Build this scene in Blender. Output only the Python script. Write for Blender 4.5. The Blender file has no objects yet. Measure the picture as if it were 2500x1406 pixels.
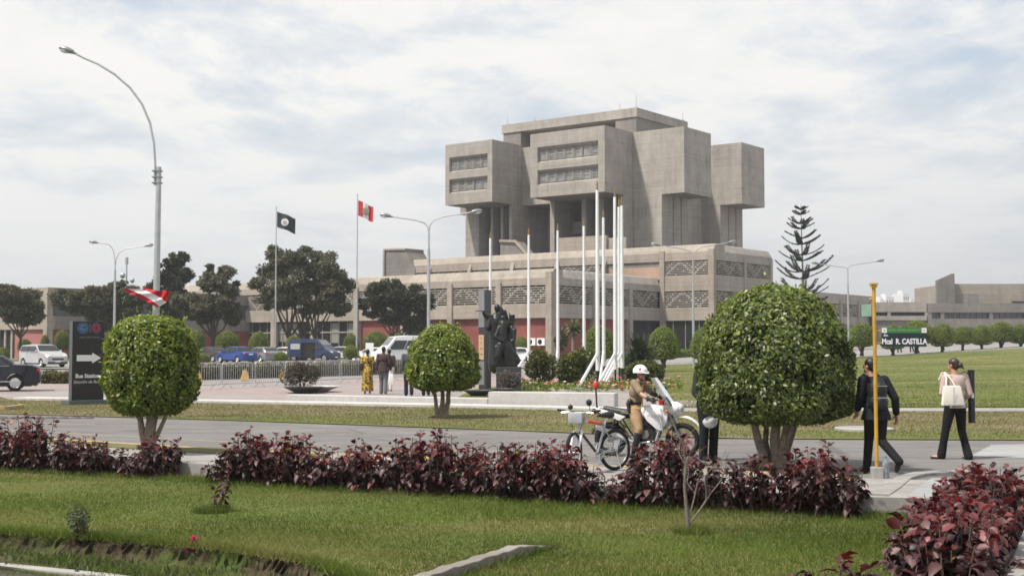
import bpy, bmesh, math, random
import numpy as np
from mathutils import Vector, Matrix, Euler
R_ = math.radians
SC = bpy.context.scene
COL = SC.collection
rnd = random.Random(7)

# ------------------------------------------------------------------ camera
F, CX, CY, CAMH = 3080.0, 1250.0, 703.0, 1.86
PITCH = math.atan(138.0 / F)
cd = bpy.data.cameras.new('camera'); cam = bpy.data.objects.new('camera', cd); COL.objects.link(cam)
cd.sensor_width = 36; cd.lens = 36 * F / 2500; cd.clip_start = 0.1; cd.clip_end = 8000
cam.location = (0, 0, CAMH); cam.rotation_euler = (math.pi / 2 + PITCH, 0, 0)
SC.camera = cam

# ------------------------------------------------------------------ light
SUN_TO = Vector((-0.78, -0.42, 0)).normalized()
SUN_EL = R_(58)
sd = bpy.data.lights.new('sun', 'SUN'); so = bpy.data.objects.new('sun', sd); COL.objects.link(so)
sd.energy = 4.3; sd.angle = R_(3.5); sd.color = (1.0, 0.93, 0.83)
sdir = Vector((SUN_TO.x * math.cos(SUN_EL), SUN_TO.y * math.cos(SUN_EL), math.sin(SUN_EL)))
so.rotation_euler = sdir.to_track_quat('Z', 'Y').to_euler(); so.location = (-40, -20, 60)

world = bpy.data.worlds.new('World'); SC.world = world; world.use_nodes = True
wn, wl = world.node_tree.nodes, world.node_tree.links
wn.clear()
def wnode(t, **k):
    n = wn.new(t)
    for a, b in k.items(): setattr(n, a, b)
    return n
sky = wnode('ShaderNodeTexSky', sky_type='NISHITA', sun_disc=False, sun_elevation=SUN_EL,
            sun_rotation=math.atan2(SUN_TO.x, SUN_TO.y), dust_density=3.0, air_density=1.0)
tc = wnode('ShaderNodeTexCoord')
sep = wnode('ShaderNodeSeparateXYZ'); wl.new(tc.outputs['Generated'], sep.inputs[0])
zz = wnode('ShaderNodeMath', operation='ADD'); wl.new(sep.outputs[2], zz.inputs[0]); zz.inputs[1].default_value = 0.12
zm = wnode('ShaderNodeMath', operation='MAXIMUM'); wl.new(zz.outputs[0], zm.inputs[0]); zm.inputs[1].default_value = 0.05
dx = wnode('ShaderNodeMath', operation='DIVIDE'); wl.new(sep.outputs[0], dx.inputs[0]); wl.new(zm.outputs[0], dx.inputs[1])
dy = wnode('ShaderNodeMath', operation='DIVIDE'); wl.new(sep.outputs[1], dy.inputs[0]); wl.new(zm.outputs[0], dy.inputs[1])
cb = wnode('ShaderNodeCombineXYZ'); wl.new(dx.outputs[0], cb.inputs[0]); wl.new(dy.outputs[0], cb.inputs[1])
mp = wnode('ShaderNodeMapping'); wl.new(cb.outputs[0], mp.inputs[0])
mp.inputs['Scale'].default_value = (1.0, 0.8, 1); mp.inputs['Rotation'].default_value = (0, 0, R_(-24)); mp.inputs['Location'].default_value = (3.1, 1.7, 0)
n1 = wnode('ShaderNodeTexNoise'); wl.new(mp.outputs[0], n1.inputs['Vector'])
n1.inputs['Scale'].default_value = 2.3; n1.inputs['Detail'].default_value = 9; n1.inputs['Roughness'].default_value = 0.6; n1.inputs['Distortion'].default_value = 0.25
n2 = wnode('ShaderNodeTexNoise'); wl.new(mp.outputs[0], n2.inputs['Vector'])
n2.inputs['Scale'].default_value = 0.55; n2.inputs['Detail'].default_value = 3
add = wnode('ShaderNodeMath', operation='MULTIPLY_ADD'); wl.new(n2.outputs['Fac'], add.inputs[0]); add.inputs[1].default_value = 0.8; wl.new(n1.outputs['Fac'], add.inputs[2])
ramp = wnode('ShaderNodeValToRGB'); wl.new(add.outputs[0], ramp.inputs[0])
ramp.color_ramp.elements[0].position = 0.70; ramp.color_ramp.elements[1].position = 0.92
ramp.color_ramp.elements[0].color = (0, 0, 0, 1); ramp.color_ramp.elements[1].color = (1, 1, 1, 1)
# thin high cloud: white with soft grey bellies
cr = wnode('ShaderNodeValToRGB'); wl.new(n1.outputs['Fac'], cr.inputs[0])
cr.color_ramp.elements[0].position = 0.34; cr.color_ramp.elements[0].color = (0.660, 0.665, 0.675, 1)
cr.color_ramp.elements[1].position = 0.58; cr.color_ramp.elements[1].color = (0.75, 0.742, 0.725, 1)
skm = wnode('ShaderNodeMixRGB', blend_type='MULTIPLY'); skm.inputs[0].default_value = 1; wl.new(sky.outputs[0], skm.inputs[1]); skm.inputs[2].default_value = (0.115, 0.115, 0.115, 1)
# thin veil over the blue, then the clouds, then the horizon murk
veil = wnode('ShaderNodeMixRGB'); veil.inputs[0].default_value = 0.62; wl.new(skm.outputs[0], veil.inputs[1]); veil.inputs[2].default_value = (0.54, 0.605, 0.665, 1)
mix = wnode('ShaderNodeMixRGB'); wl.new(ramp.outputs[0], mix.inputs[0]); wl.new(veil.outputs[0], mix.inputs[1]); wl.new(cr.outputs[0], mix.inputs[2])
hz = wnode('ShaderNodeMapRange'); wl.new(sep.outputs[2], hz.inputs[0])
hz.inputs[1].default_value = 0.0; hz.inputs[2].default_value = 0.20; hz.inputs[3].default_value = 1.0; hz.inputs[4].default_value = 0.0
# the murk is whiter towards the sun's side (left) and greyer on the right
hx = wnode('ShaderNodeMapRange'); wl.new(sep.outputs[0], hx.inputs[0])
hx.inputs[1].default_value = -0.1; hx.inputs[2].default_value = 0.42
hcol = wnode('ShaderNodeMixRGB'); wl.new(hx.outputs[0], hcol.inputs[0]); hcol.inputs[1].default_value = (0.69, 0.693, 0.695, 1); hcol.inputs[2].default_value = (0.56, 0.568, 0.595, 1)
mix2 = wnode('ShaderNodeMixRGB'); wl.new(hz.outputs[0], mix2.inputs[0]); wl.new(mix.outputs[0], mix2.inputs[1]); wl.new(hcol.outputs[0], mix2.inputs[2])
bg = wnode('ShaderNodeBackground'); wl.new(mix2.outputs[0], bg.inputs[0]); bg.inputs[1].default_value = 1.0
wo = wnode('ShaderNodeOutputWorld'); wl.new(bg.outputs[0], wo.inputs[0])

SC.view_settings.view_transform = 'Standard'; SC.view_settings.look = 'None'
SC.view_settings.exposure = 0.42; SC.view_settings.gamma = 1.0; SC.view_settings.use_curve_mapping = False
SC.render.engine = 'CYCLES'
SC.cycles.use_denoising = True; SC.cycles.filter_width = 1.7
SC.cycles.max_bounces = 6; SC.cycles.volume_bounces = 0; SC.cycles.transparent_max_bounces = 12
SC.cycles.caustics_reflective = False; SC.cycles.caustics_refractive = False

# ------------------------------------------------------------------ pixel helpers (photo 2500 px wide)
CP, SP = math.cos(PITCH), math.sin(PITCH)
def ray(px, py):
    u, v = (px - CX) / F, (CY - py) / F
    return u, CP - v * SP, SP + v * CP
def gp(px, py, z=0.0):
    d = ray(px, py); t = (z - CAMH) / d[2]; return (t * d[0], t * d[1])
def at(px, py, Y):
    d = ray(px, py); t = Y / d[1]; return Vector((t * d[0], Y, CAMH + t * d[2]))
def zof(py, Y): return at(CX, py, Y).z
def xof(px, Y, py=841): return at(px, py, Y).x

# ------------------------------------------------------------------ mesh builder
class MB:
    def __init__(s): s.v = []; s.f = []; s.m = []; s.M = Matrix.Identity(4); s.cur = 0
    def add(s, vs, fs, m=None):
        b = len(s.v); M = s.M
        s.v += [tuple(M @ Vector(p)) for p in vs]
        s.f += [tuple(i + b for i in f) for f in fs]
        s.m += [s.cur if m is None else m] * len(fs); return s
    def box(s, x0, x1, y0, y1, z0, z1, m=None):
        x0, x1 = min(x0, x1), max(x0, x1); y0, y1 = min(y0, y1), max(y0, y1); z0, z1 = min(z0, z1), max(z0, z1)
        return s.add([(x0,y0,z0),(x1,y0,z0),(x1,y1,z0),(x0,y1,z0),(x0,y0,z1),(x1,y0,z1),(x1,y1,z1),(x0,y1,z1)],
              [(3,2,1,0),(4,5,6,7),(0,1,5,4),(1,2,6,5),(2,3,7,6),(3,0,4,7)], m)
    def obox(s, c, sz, rot=None, m=None):
        M0 = s.M; s.M = M0 @ Matrix.Translation(c) @ (rot.to_matrix().to_4x4() if rot is not None else Matrix.Identity(4))
        s.box(-sz[0]/2, sz[0]/2, -sz[1]/2, sz[1]/2, -sz[2]/2, sz[2]/2, m); s.M = M0; return s
    def prism(s, poly, z0, z1, m=None, top=None):
        n = len(poly); tp = top or poly
        vs = [(p[0], p[1], z0) for p in poly] + [(p[0], p[1], z1) for p in tp]
        return s.add(vs, [tuple(range(n-1, -1, -1)), tuple(range(n, 2*n))] + [(i, (i+1) % n, n+(i+1) % n, n+i) for i in range(n)], m)
    def extr(s, prof, a0, a1, axis='x', m=None):
        # profile in the two other axes extruded along axis
        n = len(prof)
        def P(a, p):
            return (a, p[0], p[1]) if axis == 'x' else ((p[0], a, p[1]) if axis == 'y' else (p[0], p[1], a))
        vs = [P(a0, p) for p in prof] + [P(a1, p) for p in prof]
        fs = [tuple(range(n-1, -1, -1)), tuple(range(n, 2*n))] + [(i, (i+1) % n, n+(i+1) % n, n+i) for i in range(n)]
        return s.add(vs, fs, m)
    def tube(s, pts, rs, n=8, cap=True, m=None):
        pts = [Vector(p) for p in pts]
        if not hasattr(rs, '__len__'): rs = [rs] * len(pts)
        vs = []; fs = []
        prev = None
        for i, p in enumerate(pts):
            d = (pts[min(i+1, len(pts)-1)] - pts[max(i-1, 0)])
            if d.length < 1e-9: d = Vector((0,0,1))
            d.normalize()
            a = prev if prev is not None else (Vector((1,0,0)) if abs(d.x) < 0.8 else Vector((0,1,0)))
            a = (a - d * a.dot(d))
            if a.length < 1e-6: a = d.orthogonal()
            a.normalize(); prev = a; b = d.cross(a)
            for k in range(n):
                t = 2*math.pi*k/n; vs.append(p + (a*math.cos(t) + b*math.sin(t)) * rs[i])
        for i in range(len(pts)-1):
            for k in range(n):
                k2 = (k+1) % n; fs.append((i*n+k, i*n+k2, (i+1)*n+k2, (i+1)*n+k))
        if cap: fs.append(tuple(range(n-1, -1, -1))); fs.append(tuple((len(pts)-1)*n+k for k in range(n)))
        return s.add(vs, fs, m)
    def ell(s, c, r, rot=None, n=12, k=8, m=None):
        vs = []; fs = []
        rm = rot.to_matrix() if rot is not None else Matrix.Identity(3)
        c = Vector(c)
        for i in range(k+1):
            ph = math.pi*i/k
            for j in range(n):
                t = 2*math.pi*j/n
                vs.append(c + rm @ Vector((r[0]*math.sin(ph)*math.cos(t), r[1]*math.sin(ph)*math.sin(t), r[2]*math.cos(ph))))
        for i in range(k):
            for j in range(n):
                j2 = (j+1) % n
                if i == 0: fs.append((j, (i+1)*n+j, (i+1)*n+j2))
                elif i == k-1: fs.append((i*n+j, (i+1)*n+j, i*n+j2))
                else: fs.append((i*n+j, (i+1)*n+j, (i+1)*n+j2, i*n+j2))
        return s.add(vs, fs, m)
    def rcone(s, p0, r0, p1, r1, n=12):
        # rounded tapered limb piece
        p0, p1 = Vector(p0), Vector(p1); d = (p1-p0).normalized()
        pts = []; rs = []
        for t in (90, 60, 30, 0): pts.append(p0 - d*r0*math.sin(R_(t))); rs.append(max(r0*math.cos(R_(t)), 1e-4))
        for t in (0, 30, 60, 90): pts.append(p1 + d*r1*math.sin(R_(t))); rs.append(max(r1*math.cos(R_(t)), 1e-4))
        return s.tube(pts, rs, n)
    def lathe(s, prof, c=(0,0,0), axis='z', n=24, m=None):
        c = Vector(c); vs = []; fs = []; k = len(prof)
        for r, h in prof:
            for j in range(n):
                t = 2*math.pi*j/n; a, b = r*math.cos(t), r*math.sin(t)
                vs.append(c + Vector((a, b, h) if axis == 'z' else ((h, a, b) if axis == 'x' else (a, h, b))))
        for i in range(k-1):
            for j in range(n):
                j2 = (j+1) % n; fs.append((i*n+j, i*n+j2, (i+1)*n+j2, (i+1)*n+j))
        return s.add(vs, fs, m)
    def disc(s, c, r, nrm, n=24, m=None):
        nrm = Vector(nrm).normalized(); a = nrm.orthogonal().normalized(); b = nrm.cross(a); c = Vector(c)
        return s.add([c + (a*math.cos(2*math.pi*j/n) + b*math.sin(2*math.pi*j/n))*r for j in range(n)], [tuple(range(n))], m)
    def torus(s, c, R, r, axis='y', n=28, k=8, m=None):
        vs = []; fs = []; c = Vector(c)
        for i in range(n):
            t = 2*math.pi*i/n
            for j in range(k):
                q = 2*math.pi*j/k; rr = R + r*math.cos(q); h = r*math.sin(q)
                a, b = rr*math.cos(t), rr*math.sin(t)
                vs.append(c + Vector((a, h, b) if axis == 'y' else ((h, a, b) if axis == 'x' else (a, b, h))))
        for i in range(n):
            i2 = (i+1) % n
            for j in range(k):
                j2 = (j+1) % k; fs.append((i*k+j, i*k+j2, i2*k+j2, i2*k+j))
        return s.add(vs, fs, m)
    def mesh(s, name, mats):
        me = bpy.data.meshes.new(name); me.from_pydata(s.v, [], s.f)
        for mt in (mats if isinstance(mats, (list, tuple)) else [mats]): me.materials.append(mt)
        if any(s.m): me.polygons.foreach_set('material_index', s.m)
        return me
    def build(s, name, mats, parent=None, smooth=False, bevel=0, recalc=True):
        me = s.mesh(name, mats)
        if recalc or bevel:
            bm = bmesh.new(); bm.from_mesh(me)
            if bevel:
                bmesh.ops.remove_doubles(bm, verts=bm.verts, dist=1e-5)
                ed = [e for e in bm.edges if len(e.link_faces) == 2 and e.calc_face_angle(0) > 0.5]
                bmesh.ops.bevel(bm, geom=ed, offset=bevel, segments=2, affect='EDGES', profile=0.6, clamp_overlap=True)
            bmesh.ops.recalc_face_normals(bm, faces=bm.faces); bm.to_mesh(me); bm.free()
        o = link(name, me, parent)
        if smooth: shade(me)
        return o
def shade(me, ang=40):
    me.polygons.foreach_set('use_smooth', [True]*len(me.polygons))
    try: me.set_sharp_from_angle(angle=R_(ang))
    except Exception: pass
def link(name, data, parent=None):
    o = bpy.data.objects.new(name, data); COL.objects.link(o)
    if parent is not None: o.parent = parent
    return o
def tag(o, label, cat, group=None, kind=None):
    if label: o['label'] = label
    if cat: o['category'] = cat
    if group: o['group'] = group
    if kind: o['kind'] = kind
    return o
def thing(name, label, cat, loc=(0,0,0), rz=0.0, group=None):
    o = link(name, None); o.location = loc; o.rotation_euler = (0,0,rz)
    return tag(o, label, cat, group)
def struct(o, kind='structure'): o['kind'] = kind; return o
def dup(root, loc, rz=None, label=None, scale=None):
    r = root.copy(); COL.objects.link(r); r.location = loc
    if rz is not None: r.rotation_euler = (0,0,rz)
    if scale is not None: r.scale = scale if hasattr(scale, '__len__') else (scale,)*3
    if label: r['label'] = label
    for ch in list(root.children):
        c = ch.copy(); COL.objects.link(c); c.parent = r
        for g in list(ch.children):
            d = g.copy(); COL.objects.link(d); d.parent = c
    return r

# ------------------------------------------------------------------ materials
class NT:
    def __init__(s, name):
        s.mat = bpy.data.materials.new(name); s.mat.use_nodes = True
        s.n = s.mat.node_tree.nodes; s.l = s.mat.node_tree.links
        s.b = s.n['Principled BSDF']; s.out = s.n['Material Output']
    def node(s, t, ins=None, **k):
        n = s.n.new(t)
        for a, b in k.items(): setattr(n, a, b)
        for a, b in (ins or {}).items():
            if hasattr(b, 'is_output') or isinstance(b, bpy.types.NodeSocket): s.l.new(b, n.inputs[a])
            else: n.inputs[a].default_value = b
        return n
    def coord(s, kind='Object', scale=(1,1,1)):
        t = s.node('ShaderNodeTexCoord'); m = s.node('ShaderNodeMapping', {'Vector': t.outputs[kind], 'Scale': scale}); return m.outputs[0]
    def noise(s, vec, scale, detail=4, rough=0.55, dist=0.0):
        return s.node('ShaderNodeTexNoise', {'Vector': vec, 'Scale': scale, 'Detail': detail, 'Roughness': rough, 'Distortion': dist}).outputs['Fac']
    def ramp(s, fac, stops):
        r = s.node('ShaderNodeValToRGB', {'Fac': fac}); e = r.color_ramp.elements
        while len(e) < len(stops): e.new(0.5)
        for i, (p, c) in enumerate(stops):
            e[i].position = p; e[i].color = (*c, 1) if len(c) == 3 else c
        return r.outputs['Color']
    def mix(s, fac, a, b, mode='MIX'):
        n = s.node('ShaderNodeMixRGB', blend_type=mode)
        for k, v in ((0, fac), (1, a), (2, b)):
            if isinstance(v, bpy.types.NodeSocket): s.l.new(v, n.inputs[k])
            else: n.inputs[k].default_value = v if not hasattr(v, '__len__') else ((*v, 1) if len(v) == 3 else v)
        return n.outputs[0]
    def base(s, sock): s.l.new(sock, s.b.inputs['Base Color']); return s
    def bump(s, fac, strength=0.3, dist=0.02):
        b = s.node('ShaderNodeBump', {'Height': fac, 'Strength': strength, 'Distance': dist}); s.l.new(b.outputs[0], s.b.inputs['Normal']); return s
    def set(s, **k):
        for a, b in k.items(): s.b.inputs[a.replace('_', ' ')].default_value = b
        return s
MATS = {}
def plain(name, col, rough=0.6, metal=0.0, var=0.12, scale=6.0, spec=0.5, coat=0.0):
    """one-colour finish with slight mottling"""
    if name in MATS: return MATS[name]
    t = NT(name); v = t.coord('Object')
    f = t.noise(v, scale, 5, 0.6)
    lo = tuple(max(c*(1-var), 0) for c in col); hi = tuple(min(c*(1+var), 1) for c in col)
    t.base(t.ramp(f, [(0.3, lo), (0.7, hi)])); t.set(Roughness=rough, Metallic=metal)
    t.b.inputs['Specular IOR Level'].default_value = spec
    if coat: t.b.inputs['Coat Weight'].default_value = coat; t.b.inputs['Coat Roughness'].default_value = 0.08
    MATS[name] = t.mat; return t.mat

def concrete(name, col, boards=True, stain=0.35):
    t = NT(name); v = t.coord('Object')
    big = t.noise(v, 0.22, 5, 0.6)
    fine = t.noise(v, 3.5, 6, 0.65)
    st = t.noise(t.coord('Object', (0.9, 0.9, 0.07)), 1.6, 5, 0.65)          # vertical run-off streaks
    bd = t.noise(t.coord('Object', (0.05, 0.05, 3.2)), 1.0, 4, 0.7)          # board marks
    c = t.ramp(big, [(0.3, tuple(x*0.82 for x in col)), (0.7, tuple(x*1.10 for x in col))])
    c = t.mix(0.4, c, t.ramp(fine, [(0.3, (0.78,)*3), (0.7, (1.06,)*3)]), 'MULTIPLY')
    c = t.mix(stain*0.85, c, t.ramp(st, [(0.36, (0.50, 0.48, 0.46)), (0.60, (1, 1, 1))]), 'MULTIPLY')
    pat = t.noise(t.coord('Object', (1, 1, 0.55)), 0.75, 6, 0.7, 0.4)                     # weather patches and repairs
    c = t.mix(0.8, c, t.ramp(pat, [(0.30, (0.80, 0.79, 0.78)), (0.5, (1, 1, 1)), (0.72, (1.10, 1.09, 1.07))]), 'MULTIPLY')
    if boards: c = t.mix(0.5, c, t.ramp(bd, [(0.35, (0.74, 0.73, 0.72)), (0.62, (1, 1, 1))]), 'MULTIPLY')
    if boards:
        sz = t.node('ShaderNodeSeparateXYZ', {0: t.coord('Object')}); md = t.node('ShaderNodeMath', {0: sz.outputs[2], 1: 1.55}, operation='MODULO'); lt = t.node('ShaderNodeMath', {0: md.outputs[0], 1: 0.055}, operation='LESS_THAN')
        jm = t.node('ShaderNodeMath', {0: lt.outputs[0], 1: 0.22}, operation='MULTIPLY'); c = t.mix(jm.outputs[0], c, (0.12, 0.11, 0.10))      # pour joints
    t.base(c); t.set(Roughness=0.9); t.b.inputs['Specular IOR Level'].default_value = 0.2
    t.bump(bd if boards else fine, 0.5, 0.03); return t.mat

def leaf_mat(name, stops, rough=0.5, trans=0.3, tcol=None, spec=0.4, big=None, dry=None):
    """leaf colours vary from leaf to leaf and in patches of the plant"""
    t = NT(name)
    g = t.node('ShaderNodeNewGeometry')
    c = t.ramp(g.outputs['Random Per Island'], stops)
    if big:
        f = t.noise(t.coord('Object'), big, 3, 0.5)
        c = t.mix(1.0, c, t.ramp(f, [(0.32, (0.62, 0.64, 0.6)), (0.68, (1.15, 1.12, 1.0))]), 'MULTIPLY')
    if dry:
        f = t.noise(t.coord('Object', (0.55, 1.3, 1)), dry[0], 5, 0.6)
        c = t.mix(t.ramp(f, [(0.50, (0, 0, 0)), (0.68, (0.8, 0.8, 0.8))]), c, dry[1])
    t.base(c); t.set(Roughness=rough); t.b.inputs['Specular IOR Level'].default_value = spec
    tr = t.node('ShaderNodeBsdfTranslucent')
    t.l.new(t.mix(1.0, c, tcol or (1.5, 1.6, 0.7), 'MULTIPLY'), tr.inputs['Color'])
    ms = t.node('ShaderNodeMixShader', {0: trans, 1: t.b.outputs[0], 2: tr.outputs[0]})
    t.l.new(ms.outputs[0], t.out.inputs[0]); return t.mat

M_CONC = concrete('weathered_concrete', (0.385, 0.358, 0.330))
M_CONC_W = concrete('warm_concrete', (0.378, 0.336, 0.292), True, 0.3)
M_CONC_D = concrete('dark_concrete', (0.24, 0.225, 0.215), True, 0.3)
M_SCREEN = concrete('screen_concrete', (0.40, 0.375, 0.34), False, 0.2)
M_KERB = concrete('kerb_concrete', (0.36, 0.35, 0.34), False, 0.15)
M_GLASSD = plain('dark_window_glass', (0.02, 0.022, 0.025), 0.12, 0, 0.3, 0.5, 0.6)
M_GLASSG = plain('grey_window_glass', (0.075, 0.082, 0.088), 0.15, 0, 0.35, 0.35, 0.5)
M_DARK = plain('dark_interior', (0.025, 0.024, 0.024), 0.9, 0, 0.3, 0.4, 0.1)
M_GALV = plain('galvanised_steel', (0.42, 0.44, 0.45), 0.45, 0.6, 0.12, 5)
M_WHITEP = plain('white_paint', (0.78, 0.79, 0.80), 0.4, 0, 0.06, 2.0)
M_BLACKM = plain('black_paint', (0.012, 0.012, 0.014), 0.35, 0, 0.2, 3)
M_RUBBER = plain('black_rubber', (0.016, 0.016, 0.016), 0.8, 0, 0.25, 8, 0.3)
M_CHROME = plain('bright_metal', (0.62, 0.63, 0.65), 0.22, 0.95, 0.08, 4)
M_YELLOW = plain('yellow_paint', (0.42, 0.25, 0.03), 0.5, 0, 0.25, 6)
M_REDP = plain('red_plastic', (0.50, 0.03, 0.03), 0.3, 0, 0.1, 4)
M_BARK = plain('bark', (0.20, 0.165, 0.13), 0.9, 0, 0.4, 14, 0.2)
M_BARKD = plain('dark_bark', (0.07, 0.062, 0.055), 0.95, 0, 0.4, 5, 0.2)
M_STEM = plain('plant_stem', (0.10, 0.07, 0.05), 0.9, 0, 0.3, 20, 0.2)
# ================================================================== SETTING: ground
def sstep(t): t = min(max(t, 0), 1); return t*t*(3-2*t)
def zfun(X, Y):
    """height of the land: flat by the road, rising gently under the right-hand lawn"""
    zr = float(np.interp(X, [-200, 0, 10, 33, 50, 90], [0.25, 0.15, 0.2, 0.80, 1.72, 2.3]))
    return zr * sstep((Y - 37) / 75.0)

def ground_mat(name, stops, scale, bump=0.2, rough=0.95, stains=0.0, patch=None, bscale=40, cracks=0):
    t = NT(name); v = t.coord('Object')
    a = t.noise(v, scale, 7, 0.62); b = t.noise(v, scale*9, 4, 0.6)
    c = t.ramp(a, stops)
    c = t.mix(0.5, c, t.ramp(b, [(0.3, (0.75,)*3), (0.7, (1.08,)*3)]), 'MULTIPLY')
    if patch:
        p = t.noise(t.coord('Object', patch[2] if len(patch) > 2 else (1,1,1)), patch[0], 4, 0.6)
        c = t.mix(t.ramp(p, [(0.48, (0,0,0)), (0.62, (1,1,1))]), c, patch[1])
    if stains:
        s_ = t.noise(t.coord('Object', (0.25, 1.2, 1)), 1.3, 5, 0.7)
        c = t.mix(stains, c, t.ramp(s_, [(0.36, (0.55, 0.55, 0.55)), (0.55, (1,1,1))]), 'MULTIPLY')
    if cracks:
        vo = t.node('ShaderNodeTexVoronoi', {'Vector': t.coord('Object', (0.5, 1, 1)), 'Scale': cracks}, feature='DISTANCE_TO_EDGE')
        c = t.mix(0.5, c, t.ramp(vo.outputs['Distance'], [(0.004, (0.45,)*3), (0.014, (1,)*3)]), 'MULTIPLY')
        bl = t.noise(v, 0.9, 2, 0.5); c = t.mix(0.5, c, t.ramp(bl, [(0.28, (0.6,)*3), (0.36, (1,)*3)]), 'MULTIPLY')      # oil spots and repairs
    t.base(c); t.set(Roughness=rough); t.b.inputs['Specular IOR Level'].default_value = 0.2
    t.bump(t.noise(v, bscale, 4, 0.7), bump, 0.02); return t.mat
M_EARTH = ground_mat('dry_ground', [(0.3, (0.20, 0.185, 0.17)), (0.7, (0.27, 0.25, 0.235))], 0.3)
M_ROAD = ground_mat('road_asphalt', [(0.3, (0.150, 0.145, 0.143)), (0.7, (0.195, 0.188, 0.184))], 0.35, 0.3, 0.9, 0.5, None, 40, 0.33)
M_STREET = ground_mat('street_asphalt', [(0.3, (0.22, 0.215, 0.21)), (0.7, (0.28, 0.275, 0.27))], 0.2, 0.2, 0.9, 0.2)
M_PLAZA = ground_mat('plaza_paving', [(0.3, (0.235, 0.215, 0.21)), (0.7, (0.30, 0.272, 0.268))], 0.25, 0.2, 0.9, 0.25, (0.11, (0.30, 0.225, 0.215)))
M_PAVE = ground_mat('pavement_concrete', [(0.3, (0.26, 0.25, 0.245)), (0.7, (0.335, 0.325, 0.315))], 0.6, 0.25, 0.9, 0.45, None, 40, 0.6)
M_PALEPAVE = ground_mat('pale_paving', [(0.3, (0.27, 0.278, 0.287)), (0.7, (0.335, 0.342, 0.35))], 0.5, 0.2, 0.9, 0.3)
M_LAWN = ground_mat('mown_grass', [(0.28, (0.062, 0.084, 0.018)), (0.5, (0.102, 0.124, 0.030)), (0.75, (0.142, 0.150, 0.046))], 0.16, 0.6, 0.95, 0, (0.30, (0.17, 0.15, 0.065), (0.25, 1.1, 1)), 60)
M_VERGE = ground_mat('dry_verge_grass', [(0.3, (0.115, 0.112, 0.045)), (0.5, (0.165, 0.140, 0.078)), (0.72, (0.22, 0.172, 0.110))], 0.45, 0.6, 0.95, 0, (0.22, (0.10, 0.125, 0.032), (0.4, 1.0, 1)), 60)
M_SOIL = ground_mat('bare_soil', [(0.3, (0.042, 0.034, 0.020)), (0.7, (0.11, 0.09, 0.06))], 2.2, 0.9, 1.0, 0, (1.1, (0.06, 0.085, 0.02)), 25)
M_WHITEKERB = ground_mat('whitewashed_kerb', [(0.3, (0.42, 0.41, 0.40)), (0.7, (0.54, 0.53, 0.52))], 0.8, 0.2, 0.9, 0.25)
M_LINE = ground_mat('faded_road_paint', [(0.35, (0.24, 0.22, 0.18)), (0.65, (0.40, 0.35, 0.26))], 2.5, 0.1)
M_YKERB = ground_mat('yellow_kerb_paint', [(0.40, (0.30, 0.27, 0.22)), (0.62, (0.46, 0.30, 0.09))], 0.9, 0.1)

def pl(pts, n):
    """resample a polyline to n+1 points"""
    P = np.array(pts, float); s = np.r_[0, np.cumsum(np.hypot(*np.diff(P[:, :2], axis=0).T))]
    q = np.linspace(0, s[-1], n+1); return np.c_[np.interp(q, s, P[:, 0]), np.interp(q, s, P[:, 1])]
def strip(name, A, B, mat, dz=0.0, nx=40, ny=6, z=None, thick=0.0, kind='structure', jit=0.0):
    a, b = pl(A, nx), pl(B, nx); vs = []; fs = []
    for j in range(ny+1):
        t = j/ny
        for i in range(nx+1):
            x, y = a[i]*(1-t) + b[i]*t
            zz = (zfun(x, y) if z is None else z) + dz
            if jit: zz += jit*(math.sin(x*1.7+y*0.9)+math.sin(x*0.6-y*2.1)+0.6*math.sin(x*3.9+y*3.1))
            vs.append((x, y, zz))
    for j in range(ny):
        for i in range(nx):
            k = j*(nx+1)+i; fs.append((k, k+1, k+nx+2, k+nx+1))
    if thick:
        b0 = len(vs)
        ring = [i for i in range(nx+1)] + [j*(nx+1)+nx for j in range(1, ny+1)] + [ny*(nx+1)+i for i in range(nx-1, -1, -1)] + [j*(nx+1) for j in range(ny-1, 0, -1)]
        for k, i in enumerate(ring): vs.append((vs[i][0], vs[i][1], vs[i][2]-thick))
        m = len(ring)
        for k in range(m): fs.append((ring[k], ring[(k+1) % m], b0+(k+1) % m, b0+k))
    me = bpy.data.meshes.new(name); me.from_pydata(vs, [], fs); me.materials.append(mat)
    bm = bmesh.new(); bm.from_mesh(me); bmesh.ops.recalc_face_normals(bm, faces=bm.faces)
    bm.faces.ensure_lookup_table()
    if bm.faces[0].normal.z < 0: bmesh.ops.reverse_faces(bm, faces=bm.faces)
    bm.to_mesh(me); bm.free()
    o = link(name, me); o['kind'] = kind; return o

# one sheet out to the horizon
gx = np.r_[-2500, -900, -400, np.linspace(-200, 200, 81), 400, 900, 2500]
gy = np.r_[-60, 0, 8, 15, 23.0, 23.6, 30, np.linspace(36, 126, 46), 140, 170, 220, 320, 600, 1200, 3500]
vs = []; fs = []
for y in gy:
    for x in gx: vs.append((x, y, -0.55 if y < 23.3 else zfun(x, y) - 0.05))
nx_ = len(gx)
for j in range(len(gy)-1):
    for i in range(nx_-1): k = j*nx_+i; fs.append((k, k+1, k+nx_+1, k+nx_))
me = bpy.data.meshes.new('ground'); me.from_pydata(vs, [], fs); me.materials.append(M_EARTH)
struct(link('ground', me))

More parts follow.
